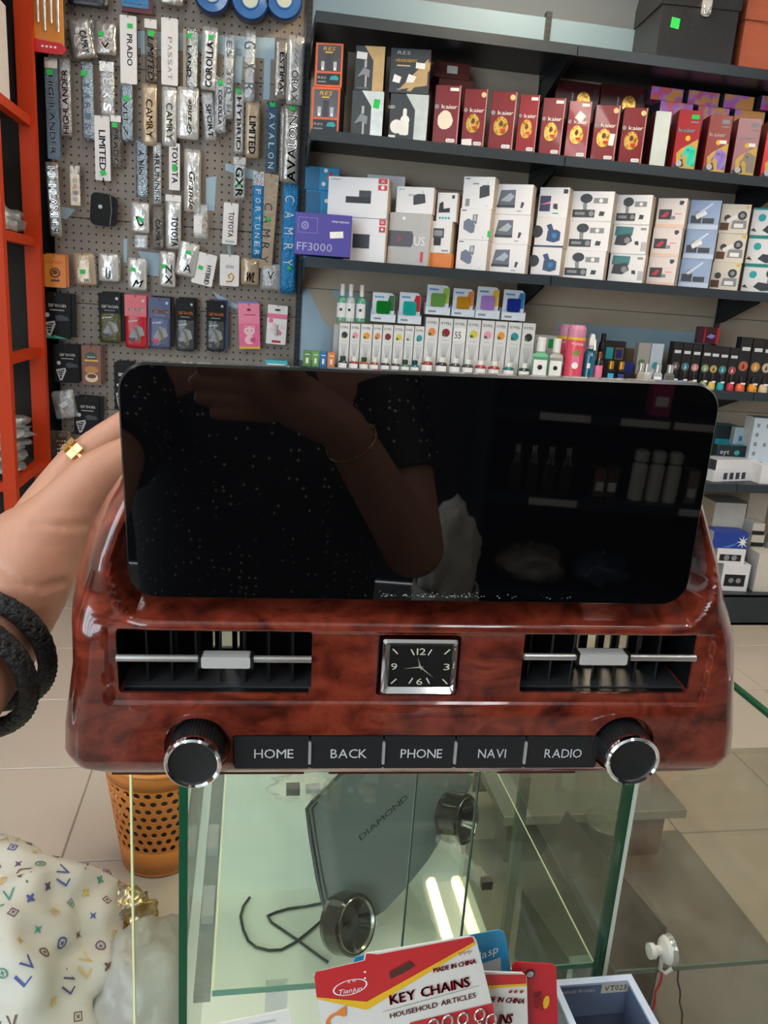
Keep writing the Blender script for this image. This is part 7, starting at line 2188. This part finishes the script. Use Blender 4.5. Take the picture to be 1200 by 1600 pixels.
# dark square carton turned on its corner
corn = [at_z(x, y, .24) for x, y in ((886, 1270), (1040, 1452), (900, 1570), (817, 1392))]
cc_ = (corn[0] + corn[1] + corn[3] + (corn[1] + corn[3] - corn[0])) / 4
DC = thing('dark_carton', 'dark square carton turned on its corner under the side shelf', 'box', (cc_.x, cc_.y, PLZ))
p4 = [corn[3], corn[1] + corn[3] - corn[0], corn[1], corn[0]]
b = MB(); zt_ = .24 - PLZ
vs = [(p.x - cc_.x, p.y - cc_.y, 0) for p in p4] + [(p.x - cc_.x, p.y - cc_.y, zt_) for p in p4]
b.add(vs, [(3, 2, 1, 0), (4, 5, 6, 7)] + [(i, (i + 1) % 4, (i + 1) % 4 + 4, i + 4) for i in range(4)], M('dark_carton', '#26221d', .45, 0, .08, 8))
b.build('box_body', DC)
b = MB(); b.add([(v[0] * 1.015, v[1] * 1.015, zt_ - .03) for v in vs[:4]] + [(v[0] * 1.015, v[1] * 1.015, zt_ + .003) for v in vs[:4]], [(4, 5, 6, 7)] + [(i, (i + 1) % 4, (i + 1) % 4 + 4, i + 4) for i in range(4)], M('dark_carton_lid', '#302b25', .4, 0, .08, 8))
b.build('lid', DC)
RD = thing('clear_lid', 'round clear lid leaning on the grey board', 'lid', at_z(950, 1290, .225))
b = MB().lathe([(.052, .0), (.054, .012), (.050, .016), (.046, .012)], film('lid_film', '#9a9a8c', .45, .15, 40, .2, .2), 28)
b.build('rim', RD); MB().lathe([(.050, .012), (0, .012)], film('lid_film', '#9a9a8c', .45, .15, 40, .2, .2), 28).build('top', RD)
# far glass counter edge on the right
GE = thing('glass_counter', 'glass counter with thick green top edge at the right edge of the picture', 'glass counter', (.69, .80, 0))
ea, eb = at_z(1152, 1066, .85), at_z(1210, 1136, .85)
xg = (ea.x + eb.x) / 2 - .69
MB().bb((xg, -.1, .05), (xg + .008, .30, .845), glass('counter_glass', '#fbfdfc', 1.45, 0, .005, .6)).build('pane', GE)
MB().bb((xg - .0005, -.1, .845), (xg + .0085, .30, .851), m_edge).build('pane_edge', GE)
MB().bb((xg - .004, -.1, 0), (xg + .012, .30, .05), SILVER).build('foot_rail', GE)

# ------------------------------------------------------------------ left: basket, bags
def basket():
    c = at_z(243, 1372, 0); c.z = 0
    c.y += .085
    t = thing('waste_basket', 'orange perforated plastic basket on the tiled floor', 'basket', (c.x, c.y, 0))
    rb, rt, h = .088, .128, .30
    m_o = M('basket_orange', '#d9853a', .38, 0, .06, 10)
    b = MB()
    ncol, nrow = 30, 8
    z0, z1 = .075, .255
    def rad(z): return rb + (rt - rb) * z / h
    def P(a, z, off=0): return ((rad(z) + off) * math.cos(a), (rad(z) + off) * math.sin(a), z)
    for r_ in range(nrow):
        za, zb = z0 + (z1 - z0) * r_ / nrow, z0 + (z1 - z0) * (r_ + 1) / nrow
        sh = .5 * (r_ % 2)
        for k in range(ncol):
            a0, a1 = 2 * math.pi * (k + sh) / ncol, 2 * math.pi * (k + 1 + sh) / ncol
            am, zm = (a0 + a1) / 2, (za + zb) / 2
            outer = [P(a0, za), P(am, za), P(a1, za), P(a1, zm), P(a1, zb), P(am, zb), P(a0, zb), P(a0, zm)]
            inner = []
            for q in range(8):
                an = R(225 + 45 * q)
                inner.append(P(am + (a1 - a0) * .33 * math.cos(an), zm + (zb - za) * .36 * math.sin(an)))
            b.add(outer + inner, [(q, (q + 1) % 8, 8 + (q + 1) % 8, 8 + q) for q in range(8)], m_o)
    b.lathe([(0, .004), (rb, .004), (rad(.01), .01), (rad(z0), z0)], m_o, 40)
    b.lathe([(rad(z1), z1), (rad(h), h)], m_o, 40)
    o = b.build('basket_wall', t)
    s = o.modifiers.new('s', 'SOLIDIFY'); s.thickness = .0025
    MB().tube([((rt + .001) * math.cos(2 * math.pi * k / 40), (rt + .001) * math.sin(2 * math.pi * k / 40), h) for k in range(40)], .006, m_o, 8, closed=True).build('rim', t)
    cols_ = ['#8a3a34', '#6a6c6a', '#a8584c', '#3c4240', '#b8786a', '#7a2a28']
    for k in range(6):
        rot = Matrix.Rotation(R(50 * k), 3, 'Z') @ Matrix.Rotation(R(25 + 12 * (k % 3)), 3, 'X')
        MB().box((.045 * math.cos(k * 1.05), .045 * math.sin(k * 1.05), .235 + .008 * (k % 3)), (.11, .08, .003), M('litter%d' % k, cols_[k], .5), rot).build('paper_scrap', t)
    lump('paper_heap', (0, 0, .02), (.075, .075, .10), M('litter_heap', '#4a4440', .7), 4, .3, 3, t)
basket()
def cloth_bag():
    c = at_z(-12, 1548, .15); c.z = 0
    t = thing('cloth_bag', 'white cloth bag with a coloured monogram pattern at the lower left', 'bag', (c.x - .02, c.y + .03, 0))
    m_c = M('bag_cloth', '#c2bbad', .55, 0, .04, 6)
    o = lump('bag_body', (0, 0, 0), (.235, .215, .20), m_c, 12, .22, 5, t, True, 1.7)
    # soft folds
    for v in o.data.vertices:
        a = math.atan2(v.co.y, v.co.x)
        f = .010 * math.sin(a * 9 + v.co.z * 14) * min(1, v.co.z / .08)
        v.co.x *= 1 + f / .2; v.co.y *= 1 + f / .2
    o.data.update()
    bm = bmesh.new(); bm.from_mesh(o.data)
    bv = BVHTree.FromBMesh(bm)
    colr = [M('mark_navy', '#3c4a86', .5), M('mark_brown', '#6a4a34', .5), M('mark_teal', '#4f8a78', .5), M('mark_ochre', '#c9a45a', .5), M('mark_plum', '#5c4468', .5)]
    b = MB()
    def place(shape, p, nrm, ang, mat):
        """press a flat shape onto the cloth"""
        u_ = V((0, 0, 1)).cross(nrm)
        if u_.length < .05: u_ = V((1, 0, 0))
        u_.normalize(); v_ = nrm.cross(u_)
        for vs, fs in shape:
            out = []
            for x, y in vs:
                X = x * math.cos(ang) - y * math.sin(ang); Y_ = x * math.sin(ang) + y * math.cos(ang)
                q = p + u_ * X + v_ * Y_ + nrm * .03
                hit = bv.ray_cast(q, -nrm, .08)
                out.append((hit[0] if hit[0] is not None else p) + nrm * .0012)
            b.add([tuple(v) for v in out], fs, mat)
    def star(r, k=4, inner=.32):
        return [([(r * (1 if i % 2 == 0 else inner) * math.cos(math.pi * i / k), r * (1 if i % 2 == 0 else inner) * math.sin(math.pi * i / k)) for i in range(2 * k)], [tuple(range(2 * k))])]
    def flower(r):
        return [([(r * (.75 + .3 * math.cos(4 * a)) * math.cos(a), r * (.75 + .3 * math.cos(4 * a)) * math.sin(a)) for a in [i * math.pi / 10 for i in range(20)]], [tuple(range(20))])]
    def ringd(r):
        n = 14
        return [([(r * math.cos(2 * math.pi * i / n), r * math.sin(2 * math.pi * i / n)) for i in range(n)] + [(r * .72 * math.cos(2 * math.pi * i / n), r * .72 * math.sin(2 * math.pi * i / n)) for i in range(n)], [(i, (i + 1) % n, (i + 1) % n + n, i + n) for i in range(n)])] + star(r * .6)
    def diamond(r):
        return [([(r, 0), (0, r), (-r, 0), (0, -r), (r * .75, 0), (0, r * .75), (-r * .75, 0), (0, -r * .75)], [(0, 1, 5, 4), (1, 2, 6, 5), (2, 3, 7, 6), (3, 0, 4, 7)])] + star(r * .5)
    def mono(r):
        out = []
        for ch, dx, dy in (('L', -.55, -.55), ('V', -.2, -.35)):
            vs, fs, wd = GL[ch]
            out.append(([((x + dx) * r * 1.7, (y + dy) * r * 1.7) for x, y in vs], fs))
        return out
    k = 0
    for i in range(-6, 7):
        for j in range(-6, 7):
            x = i * .037 + (j % 2) * .018; y = j * .034
            hit = bv.ray_cast(V((x, y, .6)), V((0, 0, -1)))
            if hit[0] is None or hit[0].z < .02: continue
            kind = (i * 2 + j * 3) % 5
            shp = [star(.0085), flower(.0085), ringd(.0095), diamond(.010), mono(.019)][kind]
            place(shp, hit[0], hit[1].normalized(), R(20), colr[(i * 3 + j) % 5])
    # sides facing the camera
    for i in range(-5, 6):
        for zz_ in (.05, .085, .12):
            a = R(-90 + i * 14 + (7 if zz_ == .085 else 0))
            d = V((math.cos(a), math.sin(a), 0))
            hit = bv.ray_cast(d * .6 + V((0, 0, zz_)), -d)
            if hit[0] is None: continue
            kind = (i + int(zz_ * 100)) % 5
            place([star(.0085), flower(.0085), ringd(.0095), diamond(.009), mono(.019)][kind], hit[0], hit[1].normalized(), R(20), colr[(i * 2 + int(zz_ * 100)) % 5])
    b.build('monogram_print', t)['kind'] = 'stuff'
    bm.free()
cloth_bag()
pc = at_z(218, 1585, .1)
PB = thing('plastic_bag', 'translucent crumpled plastic bag beside the white cloth bag', 'bag', (pc.x, pc.y + .02, 0))
lump('bag_film', (0, 0, 0), (.10, .13, .135), film('bag_film', '#bdb7ab', .35, .3, 18, .8, .0), 21, .3, 4, PB, True, 2.0)
MB().box((0, 0, .05), (.10, .12, .09), M('bag_inside', '#a8a196', .7)).build('contents', PB)
gp = at_z(190, 1432, .06)
GB = thing('gold_pouch', 'gold foil pouch with a black handle lying behind the plastic bag', 'pouch', (gp.x, gp.y + .01, 0))
lump('foil_body', (0, 0, 0), (.068, .05, .066), ramp_mat('gold_foil', ['#6a5a34', '#b89a50', '#d8cfae', '#8a8272'], 30, 3, .25, metal=.7), 9, .4, 4, GB, True, 2.6)
MB().tube([(-.085, .0, .02), (-.075, .01, .065), (-.04, .02, .085), (.0, .02, .085), (.02, .02, .06)], [.008, .010, .010, .009, .006], M('strap_black', '#28262a', .45), 8).build('handle', GB)
# ================================================================== what the black screen mirrors: shelves behind the photographer
YR = -1.6
BS = thing('rear_shelving', 'dark shelving behind the photographer mirrored in the screen', 'shelving', (.40, YR, 0))
for z in (.285, .615, .893, 1.3):
    MB().bb((0, -.35, z - .03), (1.3, 0, z), m_sh).build('shelf', BS)
MB().bb((0, -.36, 0), (1.3, -.35, 1.8), m_wall_dk).build('back_panel', BS)
for x in (-.01, 1.3):
    MB().bb((x, -.35, 0), (x + .015, 0, 1.8), m_sh).build('side_board', BS)
m_tk = M('price_rail', '#c9c4bc', .5)
for x0, x1, z in ((.543, .70, .893), (.794, .945, .893), (.96, 1.085, .893), (.546, .70, .615), (1.03, 1.20, .615)):
    MB().bb((x0 - .40, .0005, z - .026), (x1 - .40, .004, z - .004), m_tk).build('price_rail', BS)
for i, x in enumerate((.90, .955, 1.01)):
    t = thing('lotion_bottle', ['first', 'second', 'third'][i] + ' white bottle mirrored at the right of the screen', 'bottle', (x, YR - .06, .615), group='mirrored white bottles')
    MB().lathe([(0, 0), (.024, 0), (.024, .115), (.014, .125), (0, .125)], M('white_bottle', '#cfcabf', .35), 14).build('bottle_body', t)
    MB().lathe([(.022, .13), (.023, .158), (.016, .165), (0, .165)], M('white_bottle', '#cfcabf', .35), 14).build('cap', t)
    MB().lathe([(.015, .124), (.018, .131)], M('bottle_band', '#3a5a2c', .4), 14).build('neck_band', t)
for i, x in enumerate((.50, .555, .61, .665)):
    t = thing('oil_bottle', ['first', 'second', 'third', 'fourth'][i] + ' dark bottle mirrored in the middle of the screen', 'bottle', (x, YR - .06, .615), group='mirrored dark bottles')
    MB().lathe([(0, 0), (.026, 0), (.026, .10), (.012, .13), (0, .13)], M('dark_bottle', '#2a211a', .12, coat=.4), 14).build('bottle_body', t)
    MB().lathe([(.012, .13), (.013, .155), (0, .156)], CHROME, 12).build('cap', t)
for i, (x, c) in enumerate(((.76, '#7a5a3c'), (.80, '#5c4a3a'), (1.06, '#8a7a6a'))):
    t = thing('small_carton', ['tan', 'dim brown', 'grey'][i] + ' carton mirrored beside the white bottles', 'box', (x, YR - .10, .615))
    MB().bb((0, 0, 0), (.035, .05, .09 + .01 * i), M('mirr_carton%d' % i, c, .5)).build('box_body', t)
    MB().rect(.005, .02, .03, .05, .0506, PAPER).build('paper_label', t)
t = thing('small_carton', 'pink carton mirrored near the top right screen corner', 'box', (.90, YR - .12, .893))
MB().bb((0, 0, 0), (.06, .06, .10), M('mirr_pink', '#b83a6a', .4)).build('box_body', t)
MB().rect(.01, .03, .05, .06, .0606, PAPER).build('paper_label', t)
for i, (x, z, rd) in enumerate(((.60, .285, (.12, .10, .07)), (.85, .285, (.10, .10, .06)))):
    t = thing('plastic_bag', ['grey', 'dim blue'][i] + ' crumpled bag mirrored low in the screen', 'bag', (x, YR - .12, z))
    lump('bag_film', (0, 0, 0), rd, M('mirr_bag%d' % i, ('#8d8478', '#3a4658')[i], .25, .1, .2, 30, bump=.6, bscale=40), 40 + i, .35, 3, t)
    MB().tube([(-.02, .0, rd[2] * 1.3), (0, 0, rd[2] * 1.9), (.02, 0, rd[2] * 1.3)], .004, GREYP, 6).build('handle', t)
BK = thing('bucket', 'blue and white bucket with a pale bag mirrored in the screen', 'bucket', (.27, -1.2, 0))
MB().lathe([(0, .005), (.075, .0), (.085, .40)], M('bucket_blue', '#2a6a9a', .35), 24).build('bucket_wall', BK)
MB().lathe([(.085, .40), (.092, .405), (.092, .47), (.086, .47)], M('bucket_white', '#cfccc4', .35), 24).build('white_rim', BK)
MB().tube([(.092 * math.cos(R(a)), .092 * math.sin(R(a)), .46 - .09 * math.sin(R(a))) for a in range(0, 181, 12)], .003, M('bucket_white', '#cfccc4', .35), 6).build('handle', BK)
lump('pale_bag', (0, 0, .40), (.082, .07, .17), M('pale_bag', '#d8cfc2', .6, 0, .1, 20), 33, .3, 4, BK)
